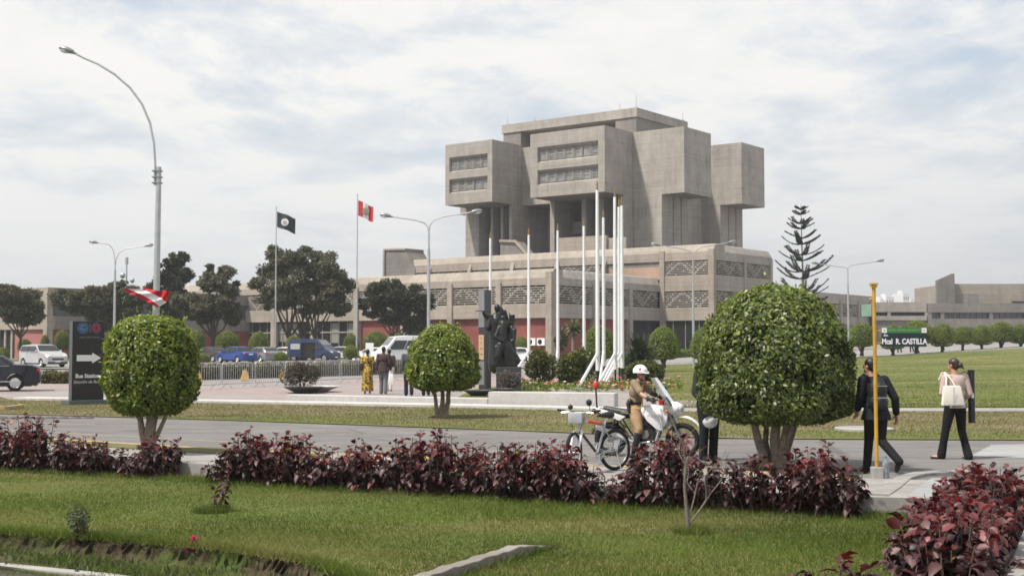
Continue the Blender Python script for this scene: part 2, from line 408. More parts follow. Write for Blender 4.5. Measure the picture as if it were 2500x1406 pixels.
# front lawn, its sunken bed and the edging
WALL = [(-16, 24.9), (-8.7, 21.4), (-5.0, 19.6), (1.3, 16.5), (4.2, 15.3), (5.3, 15.1), (9.5, 14.6)]     # low retaining edge of the pavement
DROP = [(-16, 17.2), (-9, 15.3), (-5.7, 13.9), (-4.1, 13.3), (-2.9, 12.75), (-1.9, 12.0), (-1.26, 11.0), (-0.9, 9.6)]
ZL = -0.17
lawn = strip('front_lawn', [(-16, 17.2), (-9, 15.3), (-5.7, 13.9), (-4.1, 13.3), (-2.9, 12.75), (-1.9, 12.0), (-1.26, 11.0), (-0.9, 9.4), (3.2, 9.4)],
             [(-16, 24.8), (-8.7, 21.36), (-5.0, 19.56), (-3.0, 18.6), (-1, 17.6), (1.3, 16.46), (3.0, 15.78), (4.2, 15.26), (5.6, 15.0)], M_LAWN, 0, 90, 30, z=ZL, thick=0.0, jit=0.006)
ZB = -0.345
bed = strip('sunken_flower_bed', [(-16, 14.2), (-6.5, 12.4), (-5.2, 12.55), (-3.8, 11.9), (-2.5, 10.9), (-1.6, 9.4), (-1.0, 8.6)],
            [(x+0.03, y+0.06) for x, y in DROP], M_SOIL, 0, 70, 8, z=ZB, jit=0.02)
# ragged soil face between bed and lawn
dp = pl(DROP, 420); vs = []; fs = []; r = random.Random(3)
for i, (x, y) in enumerate(dp):
    j = [r.uniform(-0.05, 0.05) for _ in range(4)]
    vs += [(x+0.03+j[0]*.3, y+0.05+j[0], ZL-0.004), (x-0.02, y-0.05+j[1], ZL-0.05+j[2]*.4), (x-0.04, y-0.10+j[2]*1.3, ZL-0.13+j[3]*.5), (x-0.06, y-0.19+j[3], ZB-0.01)]
for i in range(420):
    for k in range(3): a = i*4+k; fs.append((a, a+4, a+5, a+1))
me = bpy.data.meshes.new('soil_bank'); me.from_pydata(vs, [], fs); me.materials.append(M_SOIL); struct(link('soil_bank', me))
# kerbs
def kerb(name, line, w, z0, z1, mat, n=30, bev=0.015, sink=0.0):
    p = pl(line, n); mb = MB(); L = []; Rr = []
    for i, (x, y) in enumerate(p):
        d = p[min(i+1, n)] - p[max(i-1, 0)]; d = d/np.hypot(*d); nrm = np.array((-d[1], d[0]))
        L.append((x, y)); Rr.append((x+nrm[0]*w, y+nrm[1]*w))
    vs = []; fs = []
    for i, (a, b) in enumerate(zip(L, Rr)):
        q = z1 - sink*max(0, (i/n-0.78)/0.22)**1.5 + (0.006*math.sin(i*2.3)+0.004*math.sin(i*5.1) if sink else 0)
        vs += [(*a, z0), (*a, q), (*b, q), (*b, z0)]
    for i in range(n):
        for k in range(4): a = i*4+k; b = i*4+(k+1) % 4; fs.append((a, b, b+4, a+4))
    fs += [(0, 1, 2, 3), (n*4+3, n*4+2, n*4+1, n*4)]
    mb.add(vs, fs); return struct(mb.build(name, mat, None, False, bev))
kerb('bed_kerb', [(-9, 13.6), (-5.2, 12.62), (-3.75, 11.95), (-2.9, 11.3)], 0.13, -0.6, -0.31, M_KERB)
kerb('lawn_kerb', [(-0.97, 10.1), (-0.29, 11.41), (0.39, 12.72)], 0.14, -0.45, -0.065, concrete('dull_kerb', (0.25, 0.23, 0.21), False, 0.5), 26, 0.015, 0.10)

# pavement slab behind the hedge, with its low retaining face
KERBL = [(-30, 38), (-16, 29), (-10.3, 25.4), (-5.7, 22.5), (1.46, 19.1), (4.8, 17.6), (6.4, 17.0)]
strip('pavement', [(-16, 24.9), (-8.7, 21.4), (-5.0, 19.6), (1.3, 16.5), (4.2, 15.3), (5.3, 15.1), (6.3, 15.0)], [(-16, 28.9), (-10.3, 25.28), (-5.7, 22.38), (1.46, 18.98), (4.8, 17.48), (6.35, 16.9)], M_PAVE, 0, 60, 4, z=0.03, thick=0.55)
strip('pavement_grass_strip', [(-16, 28.0), (-10.3, 24.5), (-5.7, 21.65), (-3.0, 20.3)], [(-16, 28.88), (-10.3, 25.26), (-5.7, 22.36), (-3.0, 21.05)], M_VERGE, 0, 30, 2, z=0.045, thick=0.05)
kerb('yellow_kerb', KERBL[1:6], 0.13, -0.3, 0.04, M_YKERB, 40, 0.02)
strip('driveway', [(4.75, 15.3), (5.6, 15.2), (9.5, 14.8)], [(5.75, 17.4), (6.6, 17.25), (10.5, 16.9)], M_PALEPAVE, 0, 12, 6, z=0.036, thick=0.5)
kerb('driveway_kerb', [(4.55, 15.35), (5.0, 16.3), (5.5, 17.45), (5.9, 18.0), (6.8, 18.3)], 0.22, -0.3, 0.045, M_PAVE, 16, 0.01)
strip('side_path', [(3.4, 8.6), (4.15, 10.7), (5.0, 12.55), (5.85, 14.4)], [(9, 8.6), (9.5, 10.7), (10, 12.5), (10.5, 14.6)], M_PAVE, 0, 16, 6, z=-0.10, thick=0.4)
pj = MB()
for k in range(6):
    pj.box(4.1+k*1.05, 4.112+k*1.05, 9, 14.5, -0.0985, -0.0965)
    y = 9.6 + k*1.0
    pj.box(3.4+(y-8.6)*0.42, 9.5, y, y+0.014, -0.0990, -0.0970)
struct(pj.build('path_joints', M_DARK))

# road
RFAR = [(-60, 62), (-30, 43), (-20.5, 37.6), (-13.8, 33.9), (-6.9, 31.0), (0.78, 26.9), (3.9, 25.0), (6.7, 24.8), (9.9, 24.6), (22, 24.2), (60, 23.5)]
strip('road', [(-60, 58), (-30, 38), (-16, 29), (-10.3, 25.4), (-5.7, 22.5), (1.46, 19.1), (4.8, 17.6), (6.4, 17.0), (12, 15.2), (60, 5)], RFAR, M_ROAD, 0, 90, 6, z=0.0)
strip('road_edge_line', [(-30, 40.7), (-11.2, 27.7), (-5.8, 24.4), (1.0, 21.3), (4.7, 19.4), (6.1, 19.0)], [(-30, 40.84), (-11.2, 27.82), (-5.8, 24.50), (1.0, 21.39), (4.7, 19.48), (6.1, 19.08)], M_LINE, 0.004, 60, 1, z=0.0)
strip('road_lane_line', [(-24, 38.0), (-14, 31.6), (-9.6, 29.2)], [(-24, 38.12), (-14, 31.72), (-9.6, 29.32)], M_LINE, 0.004, 20, 1, z=0.0)
strip('crossing_patch', [gp(2370, 1113), gp(2500, 1118)], [gp(2420, 1086), gp(2560, 1084)], M_PALEPAVE, 0.005, 4, 2, z=0.0)
# raised road studs on the left
studs = MB()
for i in range(11):
    x, y = gp(-60+i*29, 1022-abs(i-9)*0.5 + (0 if i < 8 else 0), 0)
    studs.ell((x, y, 0.0), (0.13, 0.10, 0.045), None, 10, 6)
bm_pos = [gp(-55+i*30, 1021.5, 0) for i in range(10)]
st0 = None
for i, (x, y) in enumerate(bm_pos):
    if st0 is None:
        mb = MB(); mb.ell((0, 0, 0.0), (0.16, 0.12, 0.05), None, 12, 6); st0 = mb.build('road_stud', plain('dark_stud', (0.07, 0.06, 0.06), 0.8), None, True)
        tag(st0, 'low dark bump in the row of road studs across the road at left', 'road stud', 'road studs across the road'); st0.location = (x, y, 0.004)
    else:
        o = st0.copy(); COL.objects.link(o); o.location = (x, y, 0.004)

# verge beyond the road, plaza with its white kerb, right-hand pavement and lawn
VFAR = [(-60, 90), (-28, 60), (-16.6, 42), (-9.8, 39.9), (-1.8, 37.0), (2.8, 34.9), (9.5, 34.9), (14.5, 34.9), (60, 34.6)]
strip('verge', [(x, y-0.02) for x, y in RFAR], VFAR, M_VERGE, 0.02, 80, 6, z=0.0)
kerb('far_yellow_kerb', [gp(-60, 1003), gp(20, 1003), gp(58, 998)], 0.14, -0.1, 0.13, M_YKERB, 10)
strip('plaza', [(-60, 92), (-28, 62), (-16.6, 42), (-9.8, 39.9), (-1.8, 37.0), (2.8, 34.9), (6.2, 34.9)], [(-75, 108), (-35, 82), (-22, 74), (-12, 74), (-2, 75), (8, 76), (10.5, 72)], M_PLAZA, 0.022, 70, 14, z=0.0)
kerb('plaza_kerb', [(-16.6, 42), (-9.8, 39.9), (-1.8, 37.0), (2.8, 34.9), (3.6, 34.9)], 0.9, -0.1, 0.10, M_WHITEKERB, 40)
strip('right_pavement', [(5.6, 34.9), (14.5, 34.8), (60, 34.4)], [(5.6, 36.6), (14.5, 36.5), (60, 36.0)], M_PAVE, 0.035, 40, 1, z=0.0, thick=0.1)
# raised planter edges of the plaza (white walls)
wb = MB(); wb.extr([(38.2, 0.0), (39.2, 0.0), (39.2, 0.30), (38.2, 0.30)], -7.2, -1.0, 'x')
def wallseg(name, p0, p1, w, h, label, mat=M_WHITEKERB):
    mb = MB(); p0 = Vector((*p0, 0)); p1 = Vector((*p1, 0)); d = (p1-p0); L = d.length
    mb.box(0, L, 0, w, -0.05, h); o = mb.build('low_wall', mat, None, False, 0.02)
    o.location = (p0.x, p0.y, 0); o.rotation_euler = (0, 0, math.atan2(d.y, d.x))
    return tag(o, label, 'wall')
wallseg('low_wall', gp(699, 981), gp(1190, 992), 0.45, 0.24, 'low white plaza edge under the potted bush')
wallseg('low_wall', gp(1192, 994), gp(1500, 999), 0.5, 0.46, 'taller low white wall beside the flower bed, right of the monument')
strip('monument_bed', [gp(1110, 978), gp(1190, 984), gp(1300, 968), gp(1345, 955)], [gp(1150, 955), gp(1200, 948), gp(1280, 942), gp(1335, 943)], M_LAWN, 0.06, 20, 6, z=0.0, thick=0.06)
strip('flower_bed', [gp(1290, 945), gp(1370, 950), gp(1450, 950), gp(1560, 950), gp(1640, 948)], [(3, 64), (6, 66), (8, 66), (9.5, 64), (10.5, 60)], M_SOIL, 0.04, 24, 8, z=0.0, thick=0.05)
strip('right_lawn', [(4.6, 36.9), (14.5, 36.75), (60, 36.2), (85, 36.2)], [(11.8, 99), (33, 112), (50, 114), (95, 118)], M_LAWN, 0.02, 80, 50)
strip('far_street', [(-120, 116), (-40, 92), (-15, 84), (11.8, 99.5), (33, 112.5), (50, 114.5), (95, 118.5)], [(-120, 130), (-40, 124), (-15, 126), (18, 140), (40, 142), (60, 142), (110, 142)], M_STREET, 0.03, 70, 8)
strip('left_lawn', [(-120, 131), (-40, 125), (-14, 127)], [(-120, 160), (-60, 148), (-14, 141)], M_LAWN, 0.03, 30, 4)
# ================================================================== BUILDINGS
def screen_mesh(W, Hh, seed=0, mat=M_SCREEN, rows=8):
    """pierced concrete screen: staggered bars stepping down and up in a stair pattern (local x along, z up)"""
    mb = MB(); p = Hh/rows; t = p*0.34; dep = 0.28
    cell = p*1.25; nc = max(int(round(W/cell)), 2); cell = W/nc
    per = 14
    for r_ in range(rows+1):
        z = r_*p
        mb.box(0, W, 0, dep, z-t/2, z+t/2)
    for r_ in range(rows):
        z = r_*p
        for c in range(nc):
            k = (c + seed) % per; s = abs(k - per/2)
            if int(s) == (rows-1-r_) or int(s) == (rows-1-r_)+3 or (c % 5 == (r_*2) % 5 and (c+r_) % 2):
                mb.box(c*cell, c*cell+t*1.15, 0.012, dep-0.01, z+t/2, z+p-t/2)
        # stair treads: thicker pieces that follow the steps
        for c in range(nc):
            k = (c + seed) % per; s = abs(k - per/2)
            if int(s) == (rows-1-r_):
                mb.box(c*cell, min(c*cell+cell*1.0, W), -0.015, dep-0.02, z+p-t/2-0.05, z+p+t/2+0.02)
    return mb.mesh('window_screen', mat)

BW = 0.9211  # rotation of the building axes: x runs away to the right, y away to the left
BROT = math.atan2(0.7955, 0.606)
B0 = Vector((4.47, 145.0, 0.0))
hq = thing('headquarters_building', 'large brutalist concrete office building with cantilevered box tower above screened podium', 'building', B0, BROT)
def part(name, mb, mat, parent=hq, bevel=0, smooth=False):
    return mb.build(name, mat, parent, smooth, bevel)
ZP, ZS1, ZS0, ZB0 = 10.6, 8.75, 6.6, 4.95       # podium: parapet top, screen top, screen bottom, soffit of the band
BAY = 7.55
# --- lower podium
RIGHT_END = 24.5
mb = MB()
LEND = 84.0
# core masses (set back behind the faces)
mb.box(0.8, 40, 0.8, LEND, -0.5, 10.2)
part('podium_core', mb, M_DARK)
def parapet_profile(z0, z1, off):
    # outward face rises then leans back
    return [(0.0, z0), (0.0, z0+(z1-z0)*0.45), (0.55, z1-0.12), (0.75, z1), (2.4, z1), (2.4, z0)]
# left-facing face x=0 : band pieces extruded along y
mb = MB()
mb.extr(parapet_profile(ZS1, ZP, 0), 0.0, LEND, 'y')                 # profile (x, z)
mb.box(0.0, 0.9, 0.0, LEND, ZB0, ZS0)                                # spandrel
part('parapet_band', mb, M_CONC_W)
# right-facing face y=0 (faces the camera's right)
mb = MB()
mb.extr([(0.0-0.002, ZS1), (0.0-0.002, ZS1+0.85), (0.5, ZP-0.13), (0.7, ZP-0.003), (2.4, ZP-0.003), (2.4, ZS1)], 0.76, RIGHT_END, 'x')
mb.box(0.91, RIGHT_END, -0.002, 0.9, ZB0, ZS0)
part('parapet_band', mb, M_CONC)
# piers
def piers_x0(ys, w=0.75, z1=ZS1+0.5, out=0.22):
    for y in ys:
        m = MB(); m.box(-out, 0.55, y-w/2, y+w/2, -0.5, z1); part('pier', m, M_CONC_W, hq, 0.03)
piers_x0([7.55, 15.1, 22.8, 31.0, 39.0, 46.8, 54.6, 62.4, 70.2, 78.0])
m = MB(); m.box(-0.25, 0.7, -0.25, 0.6, -0.5, ZP-0.35); part('corner_pier', m, M_CONC_W, hq, 0.04)
for x in (9.0, 17.2): 
    m = MB(); m.box(x-0.35, x+0.35, -0.2, 0.5, -0.5, ZS1+0.4); part('pier', m, M_CONC, hq, 0.03)
# window screens
scr_cache = {}
def screen(W, Hh, loc, rz, seed=0, parent=hq, mat=M_SCREEN):
    key = (round(W, 2), round(Hh, 2), seed % 7, mat.name)
    if key not in scr_cache: scr_cache[key] = screen_mesh(W, Hh, seed*3, mat)
    o = link('window_screen', scr_cache[key], parent); o.location = loc; o.rotation_euler = (0, 0, rz); return o
for a, b, sd_ in [(0.6, 7.1, 0), (8.0, 14.7, 1), (15.5, 22.4, 0), (23.2, 30.6, 1), (31.4, 38.6, 2), (39.4, 46.4, 0), (47.2, 54.2, 1), (55.0, 62.0, 2), (62.8, 69.8, 0), (70.6, 77.6, 1), (78.4, 83.6, 1)]:
    screen(b-a, ZS0 and ZS1-ZS0, (0.12, b, ZS0), -math.pi/2, sd_)
for a, b, sd_ in [(0.75, 8.6, 0), (9.4, 16.8, 1), (17.6, 24.0, 2)]:
    screen(b-a, ZS1-ZS0, (a, 0.10, ZS0), 0, sd_)
# ground floor: brick-red infill walls, dark openings and glazing
M_RED = ground_mat('red_painted_brick', [(0.3, (0.20, 0.066, 0.060)), (0.7, (0.27, 0.090, 0.082))], 0.5, 0.3, 0.9, 0.2, None, 14)
mb = MB(); mb.box(0.5, 0.74, 0.7, 19.0, -0.4, ZB0); part('red_infill_wall', mb, M_RED)
mb = MB(); mb.box(0.5, 0.74, 23.3, 30.8, -0.4, ZB0); part('red_infill_wall', mb, M_RED)
mb = MB(); mb.box(0.76, 17.0, 0.5, 0.74, -0.4, ZB0); part('red_infill_wall', mb, M_RED)
mb = MB()
for y in np.arange(31.6, LEND, 1.55): mb.box(0.55, 0.63, y, y+0.07, 0, ZB0)
mb.box(0.55, 0.64, 31.5, LEND, 3.4, 3.55)
part('window_mullions', mb, M_CONC)
mb = MB(); mb.box(0.66, 0.72, 31.4, LEND, -0.3, ZB0); part('ground_floor_glazing', mb, M_GLASSD)
mb = MB(); mb.box(17.4, 24.4, 0.6, 0.68, 0, ZB0); part('ground_floor_glazing', mb, M_GLASSD)
# paler blinds behind some of the ground floor glass
mb = MB(); r = random.Random(4)
for y in np.arange(31.7, LEND, 1.55):
    if r.random() < 0.35: z = r.uniform(2.0, 3.2); mb = MB(); mb.box(0.64, 0.655, y+0.1, y+1.4, z, 4.7); part('window_blind', mb, plain('dusty_blind', (0.20, 0.20, 0.19), 0.7))
# air conditioners hang on the red wall
def aircon(x, y, z, lbl):
    t = thing('air_conditioner', lbl, 'air conditioner', (0,0,0), 0, 'air conditioners on the red wall')
    wpos = hq.matrix_basis @ Vector((x, y, z)); t.location = wpos; t.rotation_euler = (0, 0, BROT)
    m = MB(); m.box(-0.42, -0.012, -0.55, 0.55, 0, 0.85); m.build('casing', M_WHITEP, t, False, 0.03)
    m = MB(); m.disc((-0.44, 0.12, 0.43), 0.3, (-1, 0, 0)); m.build('fan_grille', M_BLACKM, t)
for i, (y, l) in enumerate([(1.5, 'white air conditioner on the red wall, the one next to the corner pier'), (2.9, 'white air conditioner on the red wall, middle of the three'), (4.3, 'white air conditioner on the red wall, half behind a white pole')]):
    aircon(0.5, y, 1.75, l)

# --- three-storey end block and upper tier
Z3 = 14.7
KX1, KY1 = 41.3, -7.85
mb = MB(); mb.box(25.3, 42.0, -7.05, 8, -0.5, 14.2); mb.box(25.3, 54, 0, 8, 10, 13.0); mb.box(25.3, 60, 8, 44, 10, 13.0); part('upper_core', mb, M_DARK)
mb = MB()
prof = lambda z0, z1: [(24.5, z0), (24.5, z1-0.95), (25.0, z1-0.1), (25.2, z1), (27.5, z1), (27.5, z0)]
mb.extr(prof(12.65, Z3), -7.85, 47.5, 'y')
mb.box(24.5, 25.4, -7.85, -0.05, 8.75, 10.75); mb.box(24.5, 25.4, -7.85, -0.05, ZB0, ZS0)
part('upper_parapet', mb, M_CONC_W)
mb = MB()
pr2 = lambda z0, z1: [(-7.852, z0), (-7.852, z1-0.95), (-7.35, z1-0.1), (-7.15, z1-0.003), (-5.0, z1-0.003), (-5.0, z0)]
mb.extr(pr2(12.65, Z3), 25.42, 41.3, 'x')
mb.box(25.42, 41.3, -7.852, -7.0, 8.75, 10.75); mb.box(25.42, 41.3, -7.852, -7.0, ZB0, ZS0)
# end return of the block at far right with the leaning top
mb.extr([(-7.0, ZB0), (-7.0, 14.2), (8, 14.2), (8, ZB0)], 41.0, 41.3, 'x')
part('upper_parapet', mb, M_CONC)
for (x, y, w) in [(24.5, -0.35, 0.7), (24.5, -7.55, 0.8)]:
    m = MB(); m.box(x-0.15, x+0.6, y-w/2, y+w/2, -0.5, 14.0); part('corner_pier', m, M_CONC_W, hq, 0.03)
for x in (33.2, 41.0):
    m = MB(); m.box(x-0.35, x+0.32, -7.98, -7.3, -0.5, 13.6); part('pier', m, M_CONC, hq, 0.03)
for z0, z1 in ((10.75, 12.65), (ZS0, 8.75)):
    screen(6.4, z1-z0, (24.62, -0.75, z0), -math.pi/2, 0)
    screen(7.0, z1-z0, (25.7, -7.74, z0), 0, 1); screen(6.6, z1-z0, (33.9, -7.74, z0), 0, 2)
mb = MB(); mb.box(24.9, 24.97, -7.3, -0.6, -0.3, ZB0); part('ground_floor_glazing', mb, M_GLASSD)
mb = MB(); mb.box(25.3, 41, -7.4, -7.33, -0.3, ZB0); part('ground_floor_glazing', mb, M_GLASSD)
mb = MB()
for y in (-5.6, -3.6, -1.8): mb.box(24.8, 24.88, y, y+0.08, 0, ZB0)
part('window_mullions', mb, M_CONC)
# upper strip of screens behind the podium parapet, salmon wall by the end block
mb = MB(); mb.box(24.7, 24.95, 0.05, 8.4, 10.3, 12.0); part('salmon_wall', mb, ground_mat('salmon_render', [(0.3, (0.36, 0.25, 0.19)), (0.7, (0.43, 0.30, 0.23))], 0.4, 0.1))
mb = MB(); mb.box(24.7, 24.9, 0.05, 8.4, 12.0, 12.66); part('concrete_lintel', mb, M_CONC_D)
for a, b in [(9.0, 16.0), (16.8, 23.8), (24.6, 31.6), (32.4, 39.4), (40.2, 47.0)]:
    screen(b-a, 1.9, (24.62, b, 10.75), -math.pi/2, 1)
    m = MB(); m.extr([(24.1, 12.3), (24.5, 13.5), (24.5, 10.3), (24.1, 10.3)], a-0.75, a-0.15, 'y'); part('bracket', m, M_CONC_W)
# terrace floor + stair head at the left end and small roof pieces
mb = MB(); mb.box(27.5, 55, 0.2, 8, 12.0, 13.2); mb.box(27.5, 64.6, 8.002, 50, 12.0, 13.2); part('terrace_slab', mb, plain('low_bounce_dark', (0.10, 0.10, 0.10), 0.95))  # floor coloured dark only to cut bounced light under the boxes
mb = MB()
mb.extr([(42.6, 12.2), (42.6, 13.4), (44.6, 16.2), (49.0, 16.35), (49.0, 12.2)], 24.4, 28.5, 'x')   # profile (y, z)
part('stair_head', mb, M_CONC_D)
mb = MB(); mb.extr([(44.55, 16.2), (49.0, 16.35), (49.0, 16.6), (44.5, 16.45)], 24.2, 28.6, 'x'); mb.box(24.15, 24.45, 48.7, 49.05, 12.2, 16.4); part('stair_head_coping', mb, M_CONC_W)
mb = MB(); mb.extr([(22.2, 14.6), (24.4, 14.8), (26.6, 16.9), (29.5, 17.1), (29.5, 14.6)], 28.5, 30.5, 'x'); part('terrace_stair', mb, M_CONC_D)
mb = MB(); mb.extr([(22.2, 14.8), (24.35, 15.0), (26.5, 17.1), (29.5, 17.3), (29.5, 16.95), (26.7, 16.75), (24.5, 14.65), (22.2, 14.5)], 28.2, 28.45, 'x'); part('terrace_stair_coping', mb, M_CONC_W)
mb = MB(); mb.box(28.6, 29.2, 11.0, 19.0, 13.2, 17.0); part('terrace_parapet', mb, M_CONC_W)
mb = MB(); mb.box(29.0, 29.5, 8.0, 11.0, 13.2, 16.6); part('terrace_parapet', mb, M_CONC)

# --- tower
ZT0, ZT1 = 23.5, 32.95
def window_band(parent, x, y0, y1, z0, z1, n, seed):
    """recessed strip window in a left-facing wall at x; y0<y1. returns nothing: the wall is pieced around it by the caller"""
    rr = random.Random(seed); dep = 0.52
    fr = MB(); fr.box(x+dep-0.1, x+dep, y0+0.0, y1, z1-0.10, z1); fr.box(x+dep-0.1, x+dep, y0, y1, z0, z0+0.07)
    w = (y1-y0)/n
    for k in range(n+1):
        y = y0 + k*w; fr.box(x+dep-0.12, x+dep+0.01, max(y-0.16, y0), min(y+0.16, y1), z0+0.07, z1-0.1)
    f = fr.build('window', M_CONC_D, parent)
    sh = MB()
    for k in range(n):
        if rr.random() < 0.85:
            a = y0+k*w+0.2; b = y0+(k+1)*w-0.2; h = z1-z0; sh.box(x+dep-0.06, x+dep+0.02, a, a+0.07, z0+.07, z1-.1); sh.box(x+dep-0.06, x+dep+0.02, b-0.07, b, z0+.07, z1-.1)
            for q in range(rr.randint(1, 4)):
                zq = z0+h*rr.uniform(0.2, 0.85); sh.box(x+dep-0.05, x+dep+0.02, a+0.07, b-0.07, zq, zq+0.05)
    sh.build('sash', M_SCREEN, f)
    g = MB(); g.box(x+dep+0.03, x+dep+0.06, y0, y1, z0, z1); g.build('pane', plain('sky_grey_glass', (0.20, 0.205, 0.21), 0.15, 0, 0.4, 0.5), f)  # grey base colour stands in for the sky reflected in the glass
def box_with_bands(name, x0, x1, y0, y1, z0, z1, bands, mat, n):
    """cantilevered box; its left-facing wall (x=x0) has recessed window bands [(ya,yb,za,zb)]"""
    mb = MB(); dep = 0.62
    mb.box(x0+dep, x1, y0, y1, z0, z1)
    zs = [z0]
    for (ya, yb, za, zb) in bands: zs += [za, zb]
    zs.append(z1)
    for i in range(0, len(zs), 2): mb.box(x0, x0+dep, y0, y1, zs[i], zs[i+1])
    for (ya, yb, za, zb) in bands:
        mb.box(x0, x0+dep, y0, ya, za, zb); mb.box(x0, x0+dep, yb, y1, za, zb)
    o = part(name, mb, mat)
    for i, (ya, yb, za, zb) in enumerate(bands):
        # splayed sill
        s_ = MB(); s_.extr([(x0+0.06, za+0.002), (x0+dep, za+0.30), (x0+dep, za+0.002)], ya+0.01, yb-0.01, 'y'); s_.extr([(x0+0.05, zb-0.002), (x0+dep, zb-0.002), (x0+dep, zb-0.45)], ya+0.01, yb-0.01, 'y'); s_.build('window_reveal', mat, o)
        window_band(o, x0, ya, yb, za+0.30, zb-0.35, n, i+n)
    return o
bB = box_with_bands('cantilever_box', 31.5, 39.05, 13.1, 26.2, ZT0, ZT1, [(14.2, 24.9, 25.3, 27.5), (14.2, 24.9, 28.6, 30.9)], M_CONC, 7)
bA = box_with_bands('cantilever_box', 31.5, 39.05, 33.4, 42.7, ZT0, ZT1, [(34.3, 41.9, 25.3, 27.5), (34.3, 41.9, 28.6, 30.9)], M_CONC, 5)
m = MB(); m.box(39.1, 47.1, 4.56, 13.08, ZT0, ZT1); part('cantilever_box', m, M_CONC)
m = MB(); m.box(56.9, 64.7, 4.56, 12.9, ZT0, ZT1); part('cantilever_box', m, M_CONC)
m = MB(); m.box(44.0, 52.0, 42.0, 50.0, ZT0-0.01, ZT1-1); part('cantilever_box', m, M_CONC_W)
# core between the boxes
m = MB(); m.box(39.1, 58.0, 13.1, 42.0, ZT0, 32.6); part('tower_core', m, M_CONC)
m = MB(); m.box(42.0, 58.0, 13.1, 26.2, 13.0, ZT0-.002); m.box(46.0, 58.0, 26.2, 33.4, 13.0, ZT0-.002); m.box(42.0, 58.0, 33.4, 42.0, 13.0, ZT0-.002); part('tower_core', m, M_CONC)
m = MB(); m.box(47.1, 56.9, 11.5, 13.1, 13.0, 32.5); part('tower_core', m, M_CONC)
# piers under the boxes
m = MB(); m.box(39.1, 46.9, 8.28, 13.08, 13.0, ZT0); part('tower_pier', m, M_CONC)
m = MB(); m.box(56.9, 64.4, 8.3, 12.9, 13.0, ZT0); part('tower_pier', m, M_CONC)
m = MB(); m.box(36.5, 39.05, 13.1, 14.0, 13.0, ZT0); m.box(36.5, 41.99, 25.4, 26.2, 13.0, ZT0-.003)
for y in (17.3, 20.4): m.box(37.6, 41.2, y, y+0.8, 13.0, ZT0-.003)
part('tower_pier', m, M_CONC)
m = MB(); m.box(36.5, 41.99, 33.4, 34.0, 13.0, ZT0-.003); m.box(36.5, 41.99, 40.0, 42.7, 13.0, ZT0-.003)
for y in (36.0, 38.0): m.box(37.6, 41.2, y, y+0.5, 13.0, ZT0-.003)
part('tower_pier', m, M_CONC)
for nm, bb, mm_ in [('recessed_glazing', (41.6, 41.7, 14.0, 25.4, 13, 23.4), M_GLASSG), ('recessed_glazing', (41.6, 41.7, 34.0, 40.0, 13, 23.4), M_GLASSG), ('spandrel_panel', (41.4, 41.5, 14.0, 25.4, 18.8, 20.6), M_CONC), ('spandrel_panel', (41.4, 41.5, 34.0, 40.0, 18.6, 20.9), M_CONC), ('window_and_shade_strip', (41.4, 41.5, 14.0, 25.4, 20.9, 23.4), M_GLASSD), ('window_and_shade_strip', (41.4, 41.5, 34.0, 40.0, 21.9, 23.4), M_GLASSD), ('window_and_shade_strip', (45.9, 45.98, 28.6, 31.2, 20.0, 22.4), M_GLASSD), ('window_and_shade_strip', (45.9, 45.98, 28.3, 31.0, 14.4, 17.8), M_GLASSD)]:
    m = MB(); m.box(*bb); part(nm, m, mm_)  # glazing and top strips darkened to stand for the shade under the boxes
# vertical joints on the shaded pier faces
m = MB()
for x in (42.3, 44.6): m.box(x, x+0.16, 8.2, 8.279, 13.0, ZT0)
for x in (59.6, 62.0): m.box(x, x+0.16, 8.22, 8.299, 13.0, ZT0)
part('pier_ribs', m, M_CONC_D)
m = MB(); m.box(56.82, 56.89, 13.2, 14.0, 13, 17.4); part('service_door', m, M_GLASSD)
# roof slab and the recess below it
m = MB(); m.box(42.0, 57.4, 14.2, 39.7, 35.85, 37.2); part('roof_slab', m, M_CONC)
m = MB(); m.box(42.2, 57.2, 14.4, 18.1, 32.6, 35.85); m.box(42.2, 57.2, 36.0, 39.5, 32.6, 35.85); m.box(45.0, 57.0, 18.1, 36.0, 32.6, 35.85); part('roof_storey', m, M_CONC_D)  # darker concrete paints in the shade below the slab
# masts on the roof
for x, y, h in [(43, 14.9, 2.2), (43, 17.8, 1.2), (42.6, 39.0, 1.6), (42.6, 33.5, 0.9), (56.5, 14.6, 1.5)]:
    m = MB(); m.tube([(x, y, 37.2), (x, y, 37.2+h)], [0.05, 0.03], 6); m.obox((x, y, 37.2+0.12), (0.35, 0.35, 0.24)); part('roof_mast', m, M_GALV)

# --- far-left wing
lw = thing('left_wing_building', 'low concrete wing with red lower walls behind the trees at far left', 'building', (xof(115, 152), 152, 0), BROT)
m = MB(); m.box(0.5, 44, 0.4, 46, -0.5, 8.2); part('core', m, M_DARK, lw)
m = MB(); m.box(0, 1, 0, 46, 7.0, 8.75); m.box(0, 1, 0, 46, 3.7, 5.3); part('parapet_band', m, M_CONC_W, lw)
m = MB(); m.box(1.01, 44, -0.002, 1, 7.3, 8.74); m.box(1.01, 44, -0.002, 1, 3.7, 5.3); part('parapet_band', m, M_CONC_D, lw)  # darker concrete puts the shade of this side into the colour
m = MB(); m.box(-0.2, 0.6, -0.2, 0.6, -0.5, 8.4); part('corner_pier', m, M_CONC, lw)
m = MB(); m.box(0.3, 0.48, 0.6, 7.5, -0.3, 3.7); part('red_wall', m, ground_mat('sunlit_red_wall', [(0.3, (0.30, 0.125, 0.115)), (0.7, (0.37, 0.16, 0.145))], 0.5, 0.2), lw)  # paler red puts the sunlight on this side into the colour
m = MB(); m.box(0.6, 43, 0.2, 0.38, -0.3, 3.7); part('red_wall', m, M_RED, lw)
m = MB()
for y in np.arange(8, 46, 1.5): m.box(0.25, 0.45, y, y+0.35, 0, 3.7)
